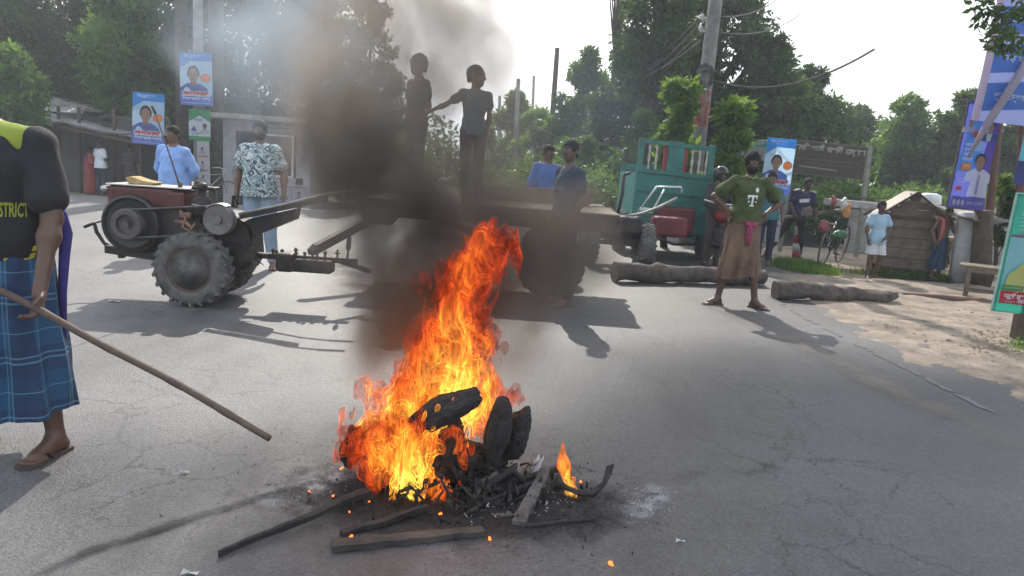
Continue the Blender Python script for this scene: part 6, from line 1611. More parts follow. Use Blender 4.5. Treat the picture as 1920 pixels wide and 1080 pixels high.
# leaves hanging in at the top right corner
rng = np.random.default_rng(77)
c0 = A(1925, 5, 8.6); cl = [(rng.normal() * .22, rng.normal() * .25, rng.normal() * .20, .16) for _ in range(12)]
r = empty("branch", c0, 0, "dark leafy branch hanging into the top right corner", "branch")
link_mesh("leaves", leaves_mesh("leaves", cl, 60, .10, rng, M_LEAFD), None, r)
bm = BM(); tube(bm, [(1.6, .3, 1.0), (.7, .1, .45), (0, 0, 0), (-.25, -.02, -.35)], [.05, .03, .015, .006], 7); obj("stem", bm, M_BARKT, r, True)
# a far wood closing the horizon
cl = []
for x in np.linspace(-60, 80, 240):
    z = 1.1 + 2.6 * rng.random(); cl.append((x + rng.normal() * .4, 42 + rng.random() * 7 + (abs(x - 4) < 6) * 14, z, 1.6))
    cl.append((x + rng.normal() * .4, 45 + rng.random() * 5 + (abs(x - 4) < 6) * 14, z * .5, 1.6))
tag(link_mesh("treeline", leaves_mesh("treeline", cl, 130, .42, rng, M_LEAFD)), "distant wood closing the horizon behind the roadside trees", "trees", kind='stuff')
# undergrowth behind the verge and along the left
cl = []
for _ in range(150):
    px_ = rng.uniform(1380, 2000); Y_ = rng.uniform(16.5, 20); a = A(px_, 400, Y_); cl.append((a.x, Y_, .35 + .9 * rng.random(), .55))
for _ in range(60):
    px_ = rng.uniform(600, 800); Y_ = rng.uniform(21, 23); a = A(px_, 400, Y_); cl.append((a.x, Y_, rng.uniform(0, 2.0), .5))
for _ in range(60):
    px_ = rng.uniform(880, 1330); Y_ = rng.uniform(17.5, 20); a = A(px_, 400, Y_); cl.append((a.x, Y_, rng.uniform(0, 1.3), .5))
tag(link_mesh("undergrowth", leaves_mesh("undergrowth", cl, 190, .13, rng, M_LEAF)), "tangled green undergrowth along the far roadside", "undergrowth", kind='stuff')
# grass tuft strip on the verge
def grass(name, poly_px, n, hgt, label, seed):
    rng = np.random.default_rng(seed); P_ = []
    pts = [G(*p) for p in poly_px]
    ww = rng.random((n, len(pts))) ** 2.2; ww /= ww.sum(1)[:, None]
    base = ww @ np.array([[p.x, p.y, 0.0] for p in pts])
    a = rng.random(n) * 6.283; l = hgt * (.4 + .9 * rng.random(n)); w = .006 + .006 * rng.random(n)
    dx, dy = np.cos(a), np.sin(a); bend = rng.random(n) * .6
    V = np.stack([base + np.stack([-dy * w, dx * w, 0 * w], 1), base + np.stack([dy * w, -dx * w, 0 * w], 1), base + np.stack([dx * l * bend, dy * l * bend, l], 1)], 1).reshape(-1, 3)
    me = bpy.data.meshes.new(name); me.from_pydata(V.tolist(), [], np.arange(n * 3).reshape(-1, 3).tolist())
    return tag(link_mesh(name, me, M_LEAFL), label, "grass", kind='stuff')
grass("grass", [(1432, 488), (1470, 484), (1560, 500), (1600, 515), (1560, 524), (1490, 512), (1440, 500)], 9000, .10, "strip of short grass at the foot of the striped post", 5)
grass("grass", [(1585, 512), (1720, 518), (1790, 530), (1780, 520), (1640, 508)], 3500, .10, "thin grass under the kiosk and behind the bench", 6)
grass("grass", [(1905, 640), (1960, 650), (1990, 690), (1880, 660)], 900, .07, "sparse grass at the foot of the green sign", 7)
# dead leaves and stones on the verge
rng = np.random.default_rng(9); V, F = [], []
for i in range(650):
    if i < 330: px_, py_ = rng.normal(1870, 50), rng.normal(645, 16)
    else: px_, py_ = rng.uniform(1480, 1920), rng.uniform(560, 700)
    g_ = G(px_, py_)
    if side(Vector((g_.x, g_.y, 0))) < .08: continue
    s_ = rng.uniform(.008, .03); a = rng.random() * 6.28; z = .03 + rng.random() * .015; k = len(V)
    for (x, y, zz_) in ((1, 0, .3), (0, .5, 0), (-1, 0, .4), (0, -.5, 0)):
        V.append((g_.x + s_ * (x * math.cos(a) - y * math.sin(a)), g_.y + s_ * (x * math.sin(a) + y * math.cos(a)), z + s_ * zz_))
    F.append((k, k + 1, k + 2, k + 3))
me = bpy.data.meshes.new("debris"); me.from_pydata(V, [], F)
tag(link_mesh("debris", me, mat("dead_leaves", (0.09, 0.06, 0.035), col2=(0.26, 0.19, 0.11), scale=3)), "dead leaves and chips scattered on the sandy verge", "debris", kind='stuff')
# ------------------------------------------------------------------ the burning heap
def char_mat():
    m = mat("charred_wood", (0.007, 0.006, 0.006), rough=.85, col2=(0.028, 0.026, 0.025), scale=16, bump=1.0, bscale=40)
    return m
M_CHAR = char_mat(); M_ASHW = mat("grey_ash_wood", (0.03, 0.028, 0.026), rough=.9, col2=(0.15, 0.14, 0.13), scale=12, bump=.8, bscale=40)
M_HALF = mat("half_burnt_plank", (0.010, 0.009, 0.008), rough=.85, col2=(0.075, 0.065, 0.055), scale=5, bump=.8, bscale=30)
def em_mat():
    m, N, L, P = nt("glowing_ember"); P.inputs["Base Color"].default_value = (.02, .01, .01, 1); P.inputs["Emission Color"].default_value = (1, .20, .03, 1); P.inputs["Emission Strength"].default_value = 2.2; return m
M_EMB = em_mat()
def lump(name, c, s, rot, m, label, cat, seed, amp=.12, fr=9, sub=4):
    bm = BM(); ball(bm, (0, 0, 0), (1, 1, 1), sub)
    for v in bm.verts:
        n = mnoise.noise(v.co * 1.4 + Vector((seed, 0, 0))) * amp * 2.2 - abs(mnoise.noise(v.co * 3.4 + Vector((seed, 3, 0)))) * amp * 2.2 - abs(mnoise.noise(v.co * 9 + Vector((0, seed, 0)))) * amp * .9
        v.co *= 1 + n; v.co.x *= s[0]; v.co.y *= s[1]; v.co.z *= s[2]
    o = obj(name, bm, m, None, False, loc=c, rot=rot)
    return tag(o, label, cat)
YH = FY
def plank(p0, p1, w, t, m, label, seed, lift=(0, 0), name="burnt_plank", taper=.7):
    a, b = G(*p0) + Vector((0, 0, lift[0] + t / 2 + .003)), G(*p1) + Vector((0, 0, lift[1] + t / 2 + .003))
    bm = BM(); n = 22; rows = []; d = (b - a).normalized(); s = Vector((-d.y, d.x, 0)).normalized(); u = s.cross(d) * -1
    for i in range(n + 1):
        q = i / n; c = a.lerp(b, q); ww = w * (1 + (taper - 1) * q) * (1 + .22 * mnoise.noise(Vector((q * 7, seed, 0)))) / 2; tt = t * (1 + .3 * mnoise.noise(Vector((q * 9, seed, 5)))) / 2
        c = c + s * .012 * mnoise.noise(Vector((q * 3, seed, 9)))
        rows.append([bm.verts.new(c + s * (ww * x + .004 * mnoise.noise(Vector((q * 30, x, seed)))) + Vector((0, 0, tt * z))) for x, z in ((-1, -1), (1, -1), (1.0, .8), (0, 1.15), (-1, 1))])
    for i in range(n):
        for k in range(5): bm.faces.new((rows[i][k], rows[i][(k + 1) % 5], rows[i + 1][(k + 1) % 5], rows[i + 1][k]))
    bm.faces.new(rows[0][::-1]); bm.faces.new(rows[-1])
    return tag(obj(name, bm, m), label, "plank" if "plank" in name else "stick")
plank((690, 940), (410, 1046), .040, .022, M_CHAR, "long thin charred stick pointing to the lower left", 1, (.03, 0), "burnt_stick", .25)
plank((622, 1030), (905, 1002), .060, .024, M_HALF, "broad half burnt plank lying in front of the heap", 2, (0, .0), taper=.8)
plank((640, 1008), (800, 965), .035, .02, M_CHAR, "short charred strip behind the broad plank", 3, (0, .02), "burnt_stick")
plank((972, 988), (1022, 905), .055, .02, M_ASHW, "ash grey board end leaning at the right of the heap", 4, (0, .06))
plank((985, 990), (1115, 978), .018, .012, M_CHAR, "thin charred twig reaching right along the road", 5, (0, 0), "burnt_stick", .6)
plank((870, 960), (1010, 925), .03, .02, M_CHAR, "charred stick crossing the grey ash", 6, (.0, .04), "burnt_stick")
plank((905, 935), (1060, 900), .035, .025, M_CHAR, "charred stick behind the leaning board end", 7, (.02, .05), "burnt_stick")
plank((930, 972), (1000, 962), .03, .012, M_ASHW, "small ashy strip beside the twig", 8, (0, 0), "burnt_stick")
# two upright charred soles / slabs
c = A(832, 770, YH - .12); lump("charred_slab", c, (.175, .06, .066), (0, math.radians(-26), .2), M_CHAR, "charred slab tilted to the left in the middle of the flames", "charred slab", 1, .10)
c = A(934, 805, YH - .10); lump("charred_slab", c, (.055, .06, .165), (0, math.radians(6), 0), M_CHAR, "upright rounded charred slab at the right side of the flames", "charred slab", 2, .07)
c = A(970, 815, YH - .02); lump("charred_slab", c, (.055, .08, .14), (.2, math.radians(12), 0), M_CHAR, "charred slab standing just right of the upright rounded one", "charred slab", 3, .10)
c = A(835, 850, YH - .05); lump("charred_block", c, (.08, .08, .16), (0, .3, 0), M_CHAR, "charred block hanging below the tilted slab", "charred block", 4, .14)
c = A(662, 835, YH + .05); lump("charred_block", c, (.05, .06, .10), (0, .1, 0), M_CHAR, "small charred block at the left foot of the flames", "charred block", 5, .2)
c = A(770, 900, YH + .02); c.z = .10; lump("charred_block", c, (.24, .18, .13), (0, 0, .3), M_CHAR, "large charred mass at the bottom of the fire", "charred block", 6, .25)
c = A(900, 920, YH); c.z = .08; lump("charred_block", c, (.17, .14, .11), (0, .2, 0), M_CHAR, "smoking charred mass right of the flames", "charred block", 7, .25)
c = A(905, 885, YH - .02); bm = BM()
tube(bm, [A(868, 985, YH - .3), A(885, 940, YH - .18), A(905, 905, YH - .12), A(935, 890, YH - .10)], [.010, .014, .016, .02], 8); tag(obj("bent_strip", bm, M_ASHW, None, True), "left bent strip of burnt rubber hanging over the front of the heap", "strip")
bm = BM(); tube(bm, [A(905, 990, YH - .3), A(900, 945, YH - .2), A(920, 905, YH - .14), A(960, 880, YH - .10), A(985, 905, YH - .08)], [.008, .012, .016, .018, .01], 8); tag(obj("bent_strip", bm, M_CHAR, None, True), "right bent strip of burnt rubber looping over the heap", "strip")
# curled rubber at the right end
bm = BM(); a = [G(1048, 925), G(1080, 938), G(1110, 938), G(1132, 925), G(1140, 912)]
tube(bm, [a[0] + Vector((0, 0, .05)), a[1] + Vector((0, 0, .03)), a[2] + Vector((0, 0, .03)), a[3] + Vector((0, 0, .05)), a[4] + Vector((0, 0, .09))], [.012, .018, .015, .011, .016], 10)
for v in bm.verts: v.co += Vector((1, 1, 1)) * mnoise.noise(v.co * 30) * .018
tag(obj("curled_rubber", bm, M_CHAR, None, True), "curled piece of charred rubber at the right end of the heap", "rubber")
bm = BM(); tube(bm, [G(1000, 900) + Vector((0, 0, .02)), G(1012, 880) + Vector((0, 0, .07)), A(1003, 868, YH + .1)], [.02, .016, .01], 7); tag(obj("ash_flake", bm, mat("white_ash", (0.30, 0.30, 0.31), rough=.9, col2=(0.5, 0.5, 0.5), scale=20), None, True), "white ash flake standing above the leaning board", "ash")
# small char rubble, and an ash and soot stain as fine fragments on the road
def rubble(name, n, cx_, cy_, sx_, sy_, smin, smax, m, label, seed, zmax=.05):
    rng = np.random.default_rng(seed); bm = BM()
    for i in range(n):
        px_, py_ = rng.normal(cx_, sx_), rng.normal(cy_, sy_)
        if py_ < 800: continue
        g_ = G(px_, py_); k = math.exp(-((px_ - 860) / 160) ** 2 - ((py_ - 920) / 50) ** 2)
        s_ = rng.uniform(smin, smax) * (1 + 1.2 * k)
        M = Matrix.Translation((g_.x, g_.y, s_ * .35 + zmax * k * rng.random())) @ Euler(rng.random(3) * 6).to_matrix().to_4x4() @ Matrix.Diagonal((s_ * rng.uniform(.6, 3.6), s_ * rng.uniform(.3, .9), s_ * rng.uniform(.2, .6), 1))
        bmesh.ops.create_icosphere(bm, subdivisions=1, radius=.6, matrix=M)
    return tag(obj(name, bm, m), label, "rubble", kind='stuff')
rubble("char_rubble", 560, 860, 930, 110, 30, .005, .019, M_CHAR, "black charred crumbs heaped round the fire", 1, .12)
rubble("char_rubble", 420, 650, 900, 130, 45, .002, .006, M_CHAR, "black specks scattered on the road left of the fire", 2)
rubble("char_rubble", 420, 1020, 960, 160, 50, .002, .007, M_CHAR, "black specks scattered on the road right of the fire", 3)
rubble("ash_rubble", 200, 980, 945, 70, 28, .002, .006, mat("white_ash", (0.3, 0.3, 0.31)), "pale ash flakes among the burnt sticks", 4, .05)
rubble("ash_rubble", 110, 1215, 942, 28, 14, .002, .008, mat("white_ash", (0.3, 0.3, 0.31)), "small patch of pale ash on the road to the right", 5)
rubble("ash_rubble", 160, 560, 915, 50, 22, .002, .006, mat("white_ash", (0.3, 0.3, 0.31)), "pale ash dusting the road left of the fire", 6)
# soot film on the asphalt
def soot():
    m, N, L, P = nt("soot_film"); out = N["Material Output"]
    P.inputs["Base Color"].default_value = (.012, .011, .011, 1); P.inputs["Roughness"].default_value = .9
    tc = N.new("ShaderNodeTexCoord"); n = N.new("ShaderNodeTexNoise"); n.inputs["Scale"].default_value = 5; n.inputs["Detail"].default_value = 9; n.inputs["Roughness"].default_value = .75; L.new(tc.outputs["Object"], n.inputs[0])
    v = N.new("ShaderNodeVectorMath"); v.operation = 'LENGTH'; mp = N.new("ShaderNodeMapping"); mp.inputs["Scale"].default_value = (1 / .95, 1 / .48, 0); L.new(tc.outputs["Object"], mp.inputs[0]); L.new(mp.outputs[0], v.inputs[0])
    f = N.new("ShaderNodeMapRange"); f.inputs[1].default_value = .25; f.inputs[2].default_value = 1.0; f.inputs[3].default_value = .62; f.inputs[4].default_value = 0.0; L.new(v.outputs["Value"], f.inputs[0])
    ad = N.new("ShaderNodeMath"); ad.operation = 'ADD'; L.new(f.outputs[0], ad.inputs[0]); L.new(n.outputs[0], ad.inputs[1])
    r = N.new("ShaderNodeMapRange"); r.inputs[1].default_value = .62; r.inputs[2].default_value = .98; r.inputs[4].default_value = .92; L.new(ad.outputs[0], r.inputs[0])
    L.new(r.outputs[0], P.inputs["Alpha"])
    return m
bm = BM(); poly_sheet(bm, [(1.0 * math.cos(t), .6 * math.sin(t)) for t in np.linspace(0, 2 * PI, 40)[:-1]], 0)
gs = G(860, 935); tag(obj("soot", bm, soot(), None, loc=(gs.x, gs.y, .006)), "soot stain burnt into the asphalt round the heap", "soot", kind='stuff')
for i, (px_, py_, s_) in enumerate(((580, 927, .010), (625, 935, .012), (655, 965, .010), (690, 945, .014), (658, 1012, .016), (918, 1015, .014), (1145, 1062, .018), (1088, 915, .012), (815, 930, .02), (825, 968, .015), (640, 890, .012))):
    g_ = G(px_, py_); e_ = lump("ember", g_ + Vector((0, 0, .012 if py_ > 925 else .03)), (s_ * .7, s_ * .45, s_ * .5), (0, .4, i), M_EMB, "glowing ember", "ember", i, .35, sub=2)
    e_["label"] = ("leftmost small ember beside the ash patch", "ember left of the heap near the stick", "ember under the flames on the long stick", "ember at the left foot of the flames", "ember on the left end of the broad plank", "ember in front of the right end of the broad plank", "lone ember burning on the road at the lower right", "ember beside the small separate flame", "ember glowing in the large charred mass", "ember under the front flames", "ember by the small charred block")[i]
    e_["group"] = "embers round the fire"

def film(name, pts, w, c, k0, label, cat_kind="stuff", sc=4, lo_=.50, hi_=.70):
    """a thin stain: a strip just above the asphalt, eaten by noise and fading to its edges"""
    m, N, L, P = nt(name); P.inputs["Base Color"].default_value = (*c, 1); P.inputs["Roughness"].default_value = .9
    uv = N.new("ShaderNodeTexCoord"); sp = N.new("ShaderNodeSeparateXYZ"); L.new(uv.outputs["UV"], sp.inputs[0])
    def mt(op, a, b):
        n = N.new("ShaderNodeMath"); n.operation = op
        for i_, q_ in enumerate((a, b)):
            if isinstance(q_, (int, float)): n.inputs[i_].default_value = q_
            else: L.new(q_, n.inputs[i_])
        return n.outputs[0]
    f1 = mt('MULTIPLY', mt('MULTIPLY', sp.outputs[1], mt('SUBTRACT', 1, sp.outputs[1])), 4); f2 = mt('MULTIPLY', mt('MULTIPLY', sp.outputs[0], mt('SUBTRACT', 1, sp.outputs[0])), 4)
    n = N.new("ShaderNodeTexNoise"); n.inputs["Scale"].default_value = sc; n.inputs["Detail"].default_value = 9; n.inputs["Roughness"].default_value = .72; L.new(uv.outputs["Object"], n.inputs[0])
    mr = N.new("ShaderNodeMapRange"); mr.inputs[1].default_value = lo_; mr.inputs[2].default_value = hi_; L.new(mt('MULTIPLY', n.outputs[0], mt('ADD', mt('MULTIPLY', f1, .35), .85)), mr.inputs[0])
    L.new(mt('MULTIPLY', mt('MULTIPLY', mr.outputs[0], mt('MULTIPLY', f1, mt('POWER', f2, .5))), k0), P.inputs["Alpha"])
    bm = BM(); ul = bm.loops.layers.uv.new("UVMap"); P_ = [G(*p) for p in pts]; rows = []
    for i in range(len(P_)):
        d = (P_[min(i + 1, len(P_) - 1)] - P_[max(i - 1, 0)]).normalized(); s_ = Vector((-d.y, d.x, 0))
        rows.append((bm.verts.new(P_[i] - s_ * w + Vector((0, 0, .0085))), bm.verts.new(P_[i] + s_ * w + Vector((0, 0, .0085)))))
    for i in range(len(rows) - 1):
        f = bm.faces.new((rows[i][0], rows[i + 1][0], rows[i + 1][1], rows[i][1])); t0, t1 = i / (len(rows) - 1), (i + 1) / (len(rows) - 1)
        for lp_, u_ in zip(f.loops, ((t0, 0), (t1, 0), (t1, 1), (t0, 1))): lp_[ul].uv = u_
    return tag(obj(name, bm, m), label, kind=cat_kind)
film("skid_mark", [(60, 1085), (170, 1035), (330, 985), (470, 940), (600, 905)], .035, (.02, .02, .02), .8, "dark drag mark leading across the asphalt to the fire", sc=7, lo_=.36, hi_=.6)
film("ash_film", [(480, 950), (540, 925), (600, 905), (670, 885)], .14, (.30, .30, .31), .7, "pale ash dusting left of the fire", sc=9)
film("ash_film", [(1170, 985), (1210, 945), (1245, 915)], .10, (.30, .30, .31), .8, "pale ash dusting on the road right of the heap", sc=9)
film("oil_stain", [(1250, 905), (1330, 880), (1400, 890), (1460, 875)], .07, (.03, .03, .03), .45, "long dark stain on the asphalt right of the fire", sc=3)
film("oil_stain", [(620, 470), (660, 520), (700, 560)], .3, (.03, .03, .03), .5, "oil stain under the trailer hitch", sc=3)
film("dust_film", [(1300, 560), (1450, 620), (1650, 720), (1920, 850)], .22, (.22, .19, .15), .5, "pale dust drifted along the road side of the edge line", sc=2.5, lo_=.42, hi_=.7)
# ------------------------------------------------------------------ thin haze over the whole place
m, N, L, P = nt("haze"); N.remove(P)
pv = N.new("ShaderNodeVolumePrincipled"); pv.inputs["Color"].default_value = (.86, .93, 1.0, 1); pv.inputs["Density"].default_value = 0.0028; pv.inputs["Anisotropy"].default_value = .3
L.new(pv.outputs[0], N["Material Output"].inputs["Volume"])
bm = BM(); bx(bm, (0, 430, 11), (1390, 900, 25)); tag(obj("haze", bm, m), kind="stuff")
# ------------------------------------------------------------------ fire


def flame_mat(name):
    m, N, L, P = nt(name)
    N.remove(P)
    out = N["Material Output"]
    at = N.new("ShaderNodeAttribute"); at.attribute_name = "fire_age"
    lw = N.new("ShaderNodeLayerWeight"); lw.inputs[0].default_value = 0.5
    ramp = N.new("ShaderNodeValToRGB"); e = ramp.color_ramp.elements
    e[0].position = 0.0; e[0].color = (0.75, 0.055, 0.014, 1)
    e[1].position = 1.0; e[1].color = (1.0, 0.60, 0.08, 1)
    for pos, c in ((0.3, (1.0, 0.11, 0.016, 1)), (0.6, (1.0, 0.21, 0.02, 1)), (0.85, (1.0, 0.40, 0.035, 1))):
        x = e.new(pos); x.color = c
    hs_ = N.new('ShaderNodeMath'); hs_.operation = 'MULTIPLY_ADD'; hs_.inputs[1].default_value = 0.25; L.new(lw.outputs['Facing'], hs_.inputs[0]); L.new(at.outputs['Fac'], hs_.inputs[2])
    L.new(hs_.outputs[0], ramp.inputs[0])
    # a thin glowing sheet is brighter seen along itself
    pw = N.new("ShaderNodeMath"); pw.operation = 'POWER'; pw.inputs[1].default_value = 2.4
    L.new(lw.outputs["Facing"], pw.inputs[0])
    s = N.new("ShaderNodeMapRange"); s.inputs[3].default_value = 0.42; s.inputs[4].default_value = 2.6
    L.new(pw.outputs[0], s.inputs[0])
    h = N.new("ShaderNodeMapRange"); h.clamp = False; h.inputs[3].default_value = 0.14; h.inputs[4].default_value = 0.85
    L.new(at.outputs["Fac"], h.inputs[0])
    tc = N.new("ShaderNodeTexCoord"); mp = N.new("ShaderNodeMapping"); mp.inputs["Scale"].default_value = (1, 1, 0.4)
    L.new(tc.outputs["Object"], mp.inputs[0])
    n = N.new("ShaderNodeTexNoise"); n.inputs["Scale"].default_value = 30; n.inputs["Detail"].default_value = 4; n.inputs["Distortion"].default_value = 1.5
    L.new(mp.outputs[0], n.inputs["Vector"])
    nr = N.new("ShaderNodeMapRange"); nr.inputs[1].default_value = 0.35; nr.inputs[2].default_value = 0.7; nr.inputs[3].default_value = 0.08; nr.inputs[4].default_value = 1.8
    L.new(n.outputs[0], nr.inputs[0])
    m1 = N.new("ShaderNodeMath"); m1.operation = 'MULTIPLY'; L.new(s.outputs[0], m1.inputs[0]); L.new(h.outputs[0], m1.inputs[1])
    m2 = N.new("ShaderNodeMath"); m2.operation = 'MULTIPLY'; L.new(m1.outputs[0], m2.inputs[0]); L.new(nr.outputs[0], m2.inputs[1])
    em = N.new("ShaderNodeEmission"); L.new(ramp.outputs[0], em.inputs[0]); L.new(m2.outputs[0], em.inputs[1])
    tr = N.new("ShaderNodeBsdfTransparent"); tr.inputs[0].default_value = (0.76, 0.755, 0.75, 1)
    ad = N.new("ShaderNodeAddShader"); L.new(em.outputs[0], ad.inputs[0]); L.new(tr.outputs[0], ad.inputs[1])
    L.new(ad.outputs[0], out.inputs["Surface"])
    m.cycles.emission_sampling = 'NONE'
    return m
M_FLAME = flame_mat("flame")

HOT = ((880, 690, 60, .24), (905, 745, 50, .22), (770, 890, 45, .34), (790, 850, 60, .12), (700, 800, 50, .15), (850, 830, 50, .12), (770, 620, 40, -.2), (740, 680, 40, -.25))
def flames(name, prof, fy, res, seed, label, nf=1.0, ryk=0.75):
    """prof: rows (photo y, left x, right x) of the flame body; sheets of a turbulent field cut by that body"""
    import openvdb as vdb
    rows = sorted(prof, key=lambda r: -r[0])
    zs, cx, hw = [], [], []
    for y, a, b in rows:
        p, q = A(a, y, fy), A(b, y, fy)
        zs.append((p.z + q.z) / 2); cx.append((p.x + q.x) / 2 + .008); hw.append(abs(q.x - p.x) / 2 * .86)
    x0 = min(c - h for c, h in zip(cx, hw)) - 0.2; x1 = max(c + h for c, h in zip(cx, hw)) + 0.2
    ry = max(hw) * ryk; y0, y1 = -ry - 0.1, ry + 0.1
    z0, z1 = zs[0] - 0.04, zs[-1] + 0.16
    X = np.arange(x0, x1, res, dtype=np.float32); Y = np.arange(y0, y1, res, dtype=np.float32); Z = np.arange(z0, z1, res, dtype=np.float32)
    x, y, z = np.meshgrid(X, Y, Z, indexing='ij')
    h = (z - z0) / (z1 - z0)
    # rising warp, stronger aloft
    w = (0.025 + 0.045 * h) * nf
    wx = x + w * vnoise(x * 9, y * 9, z * 5.5, seed) + 0.5 * w * vnoise(x * 22, y * 22, z * 13, seed + 1)
    wy = y + w * vnoise(x * 9 + 40, y * 9, z * 5.5, seed + 2)
    wz = z + 0.05 * nf * vnoise(x * 8, y * 8 + 17, z * 6, seed + 3)
    wz2 = z + 0
    c = np.interp(z, zs, cx).astype(np.float32); r = np.interp(z, zs, hw).astype(np.float32)
    ryy = r * ryk + 0.01
    d = np.sqrt(((wx - c) / (r + 0.005)) ** 2 + (wy / ryy) ** 2)
    n = (0.46 * vnoise(wx * 13, wy * 13, wz * 6.5, seed + 5) + 0.36 * vnoise(wx * 27, wy * 27, wz * 14, seed + 6)
         + 0.20 * vnoise(wx * 52, wy * 52, wz * 24, seed + 7))
    big = vnoise(wx * 5.5 + 3, wy * 5.5, wz * 2.8, seed + 12) + 0.6 * vnoise(wx * 9 + 3, wy * 9, wz * 5, seed + 13)
    f = (1.0 - d) * 1.25 + n * (1.15 + 0.85 * h) + big * (0.30 + 0.6 * h) - 0.24 - 0.12 * h - np.clip(d - 1.25, 0, 3) * 2.5
    # taper to nothing at the very top and bottom
    f -= np.clip((z - (zs[-1] - 0.05)) / 0.12, 0, 2) + np.clip(((zs[0] + 0.0) - z) / 0.03, 0, 2)
    V, Fq, Hh = [], [], []
    off = 0
    for lvl, hot in ((0.10, -0.05), (0.34, 0.12), (0.64, 0.28)):
        g = vdb.FloatGrid(background=2.0)
        g.copyFromArray(-(f - lvl))
        v, q = g.convertToQuads(isovalue=0.0)
        if len(v) == 0: continue
        P = np.stack([X[0] + v[:, 0] * res, Y[0] + v[:, 1] * res, Z[0] + v[:, 2] * res], 1)
        hh = (P[:, 2] - z0) / (z1 - z0)
        core = 1 - np.clip(np.abs(P[:, 0] - np.interp(P[:, 2], zs, cx)) / (np.interp(P[:, 2], zs, hw) + .01), 0, 1)
        heat = 0.60 - 0.56 * np.clip((hh - 0.20) / 0.65, 0, 1) + hot + 0.30 * core - 0.24
        for hx, hy, hr, hk in HOT:
            c_ = A(hx, hy, fy); heat += hk * np.exp(-((P[:, 0] - c_.x) ** 2 + ((P[:, 2] - c_.z) * .8) ** 2) / (hr / 470) ** 2)
        heat += 0.36 * vnoise(P[:, 0] * 10, P[:, 1] * 10, P[:, 2] * 6, seed + 9)
        V.append(P); Fq.append(q + off); Hh.append(np.clip(heat, 0, 1.35)); off += len(v)
    V = np.concatenate(V); Fq = np.concatenate(Fq); Hh = np.concatenate(Hh)
    me = bpy.data.meshes.new(name)
    me.from_pydata(V.tolist(), [], Fq.tolist())
    a = me.attributes.new("fire_age", 'FLOAT', 'POINT'); a.data.foreach_set("value", Hh.astype(np.float32))
    o = link_mesh(name, me, M_FLAME, smooth=True)
    o.location = (0, fy, 0)
    print(name, len(V), len(Fq), np.percentile(Hh, [5, 25, 50, 75, 95]))
    return tag(o, label, "fire", "flames of the bonfire", "stuff")
flames("flames", [(905, 660, 860), (850, 640, 890), (800, 650, 945), (760, 670, 985), (715, 700, 965), (660, 722, 950), (600, 742, 948), (545, 768, 945), (500, 800, 950), (465, 835, 965), (440, 850, 955)],
       FY + 0.10, 0.0062, 3, "tall orange and yellow flames rising from the charred heap on the road")
flames("flames", [(1002, 735, 810), (960, 705, 878), (910, 655, 890), (860, 632, 890), (820, 640, 870), (785, 680, 835)],
       FY - 0.16, 0.0062, 21, "low yellow flames licking down the front of the charred heap", nf=0.6, ryk=0.5)
flames("flames", [(925, 1045, 1095), (905, 1040, 1085), (885, 1040, 1072), (865, 1042, 1062), (850, 1044, 1054)],
       FY - 0.05, 0.0035, 33, "small separate orange flame at the right end of the charred heap", nf=0.4, ryk=0.6)
fl = bpy.data.lights.new("fire_glow", 'POINT'); fl.energy = 14; fl.color = (1.0, 0.38, 0.08); fl.shadow_soft_size = 0.25
flo = bpy.data.objects.new("fire_glow", fl); COL.objects.link(flo); flo.location = (FIRE.x, FY, 0.45)

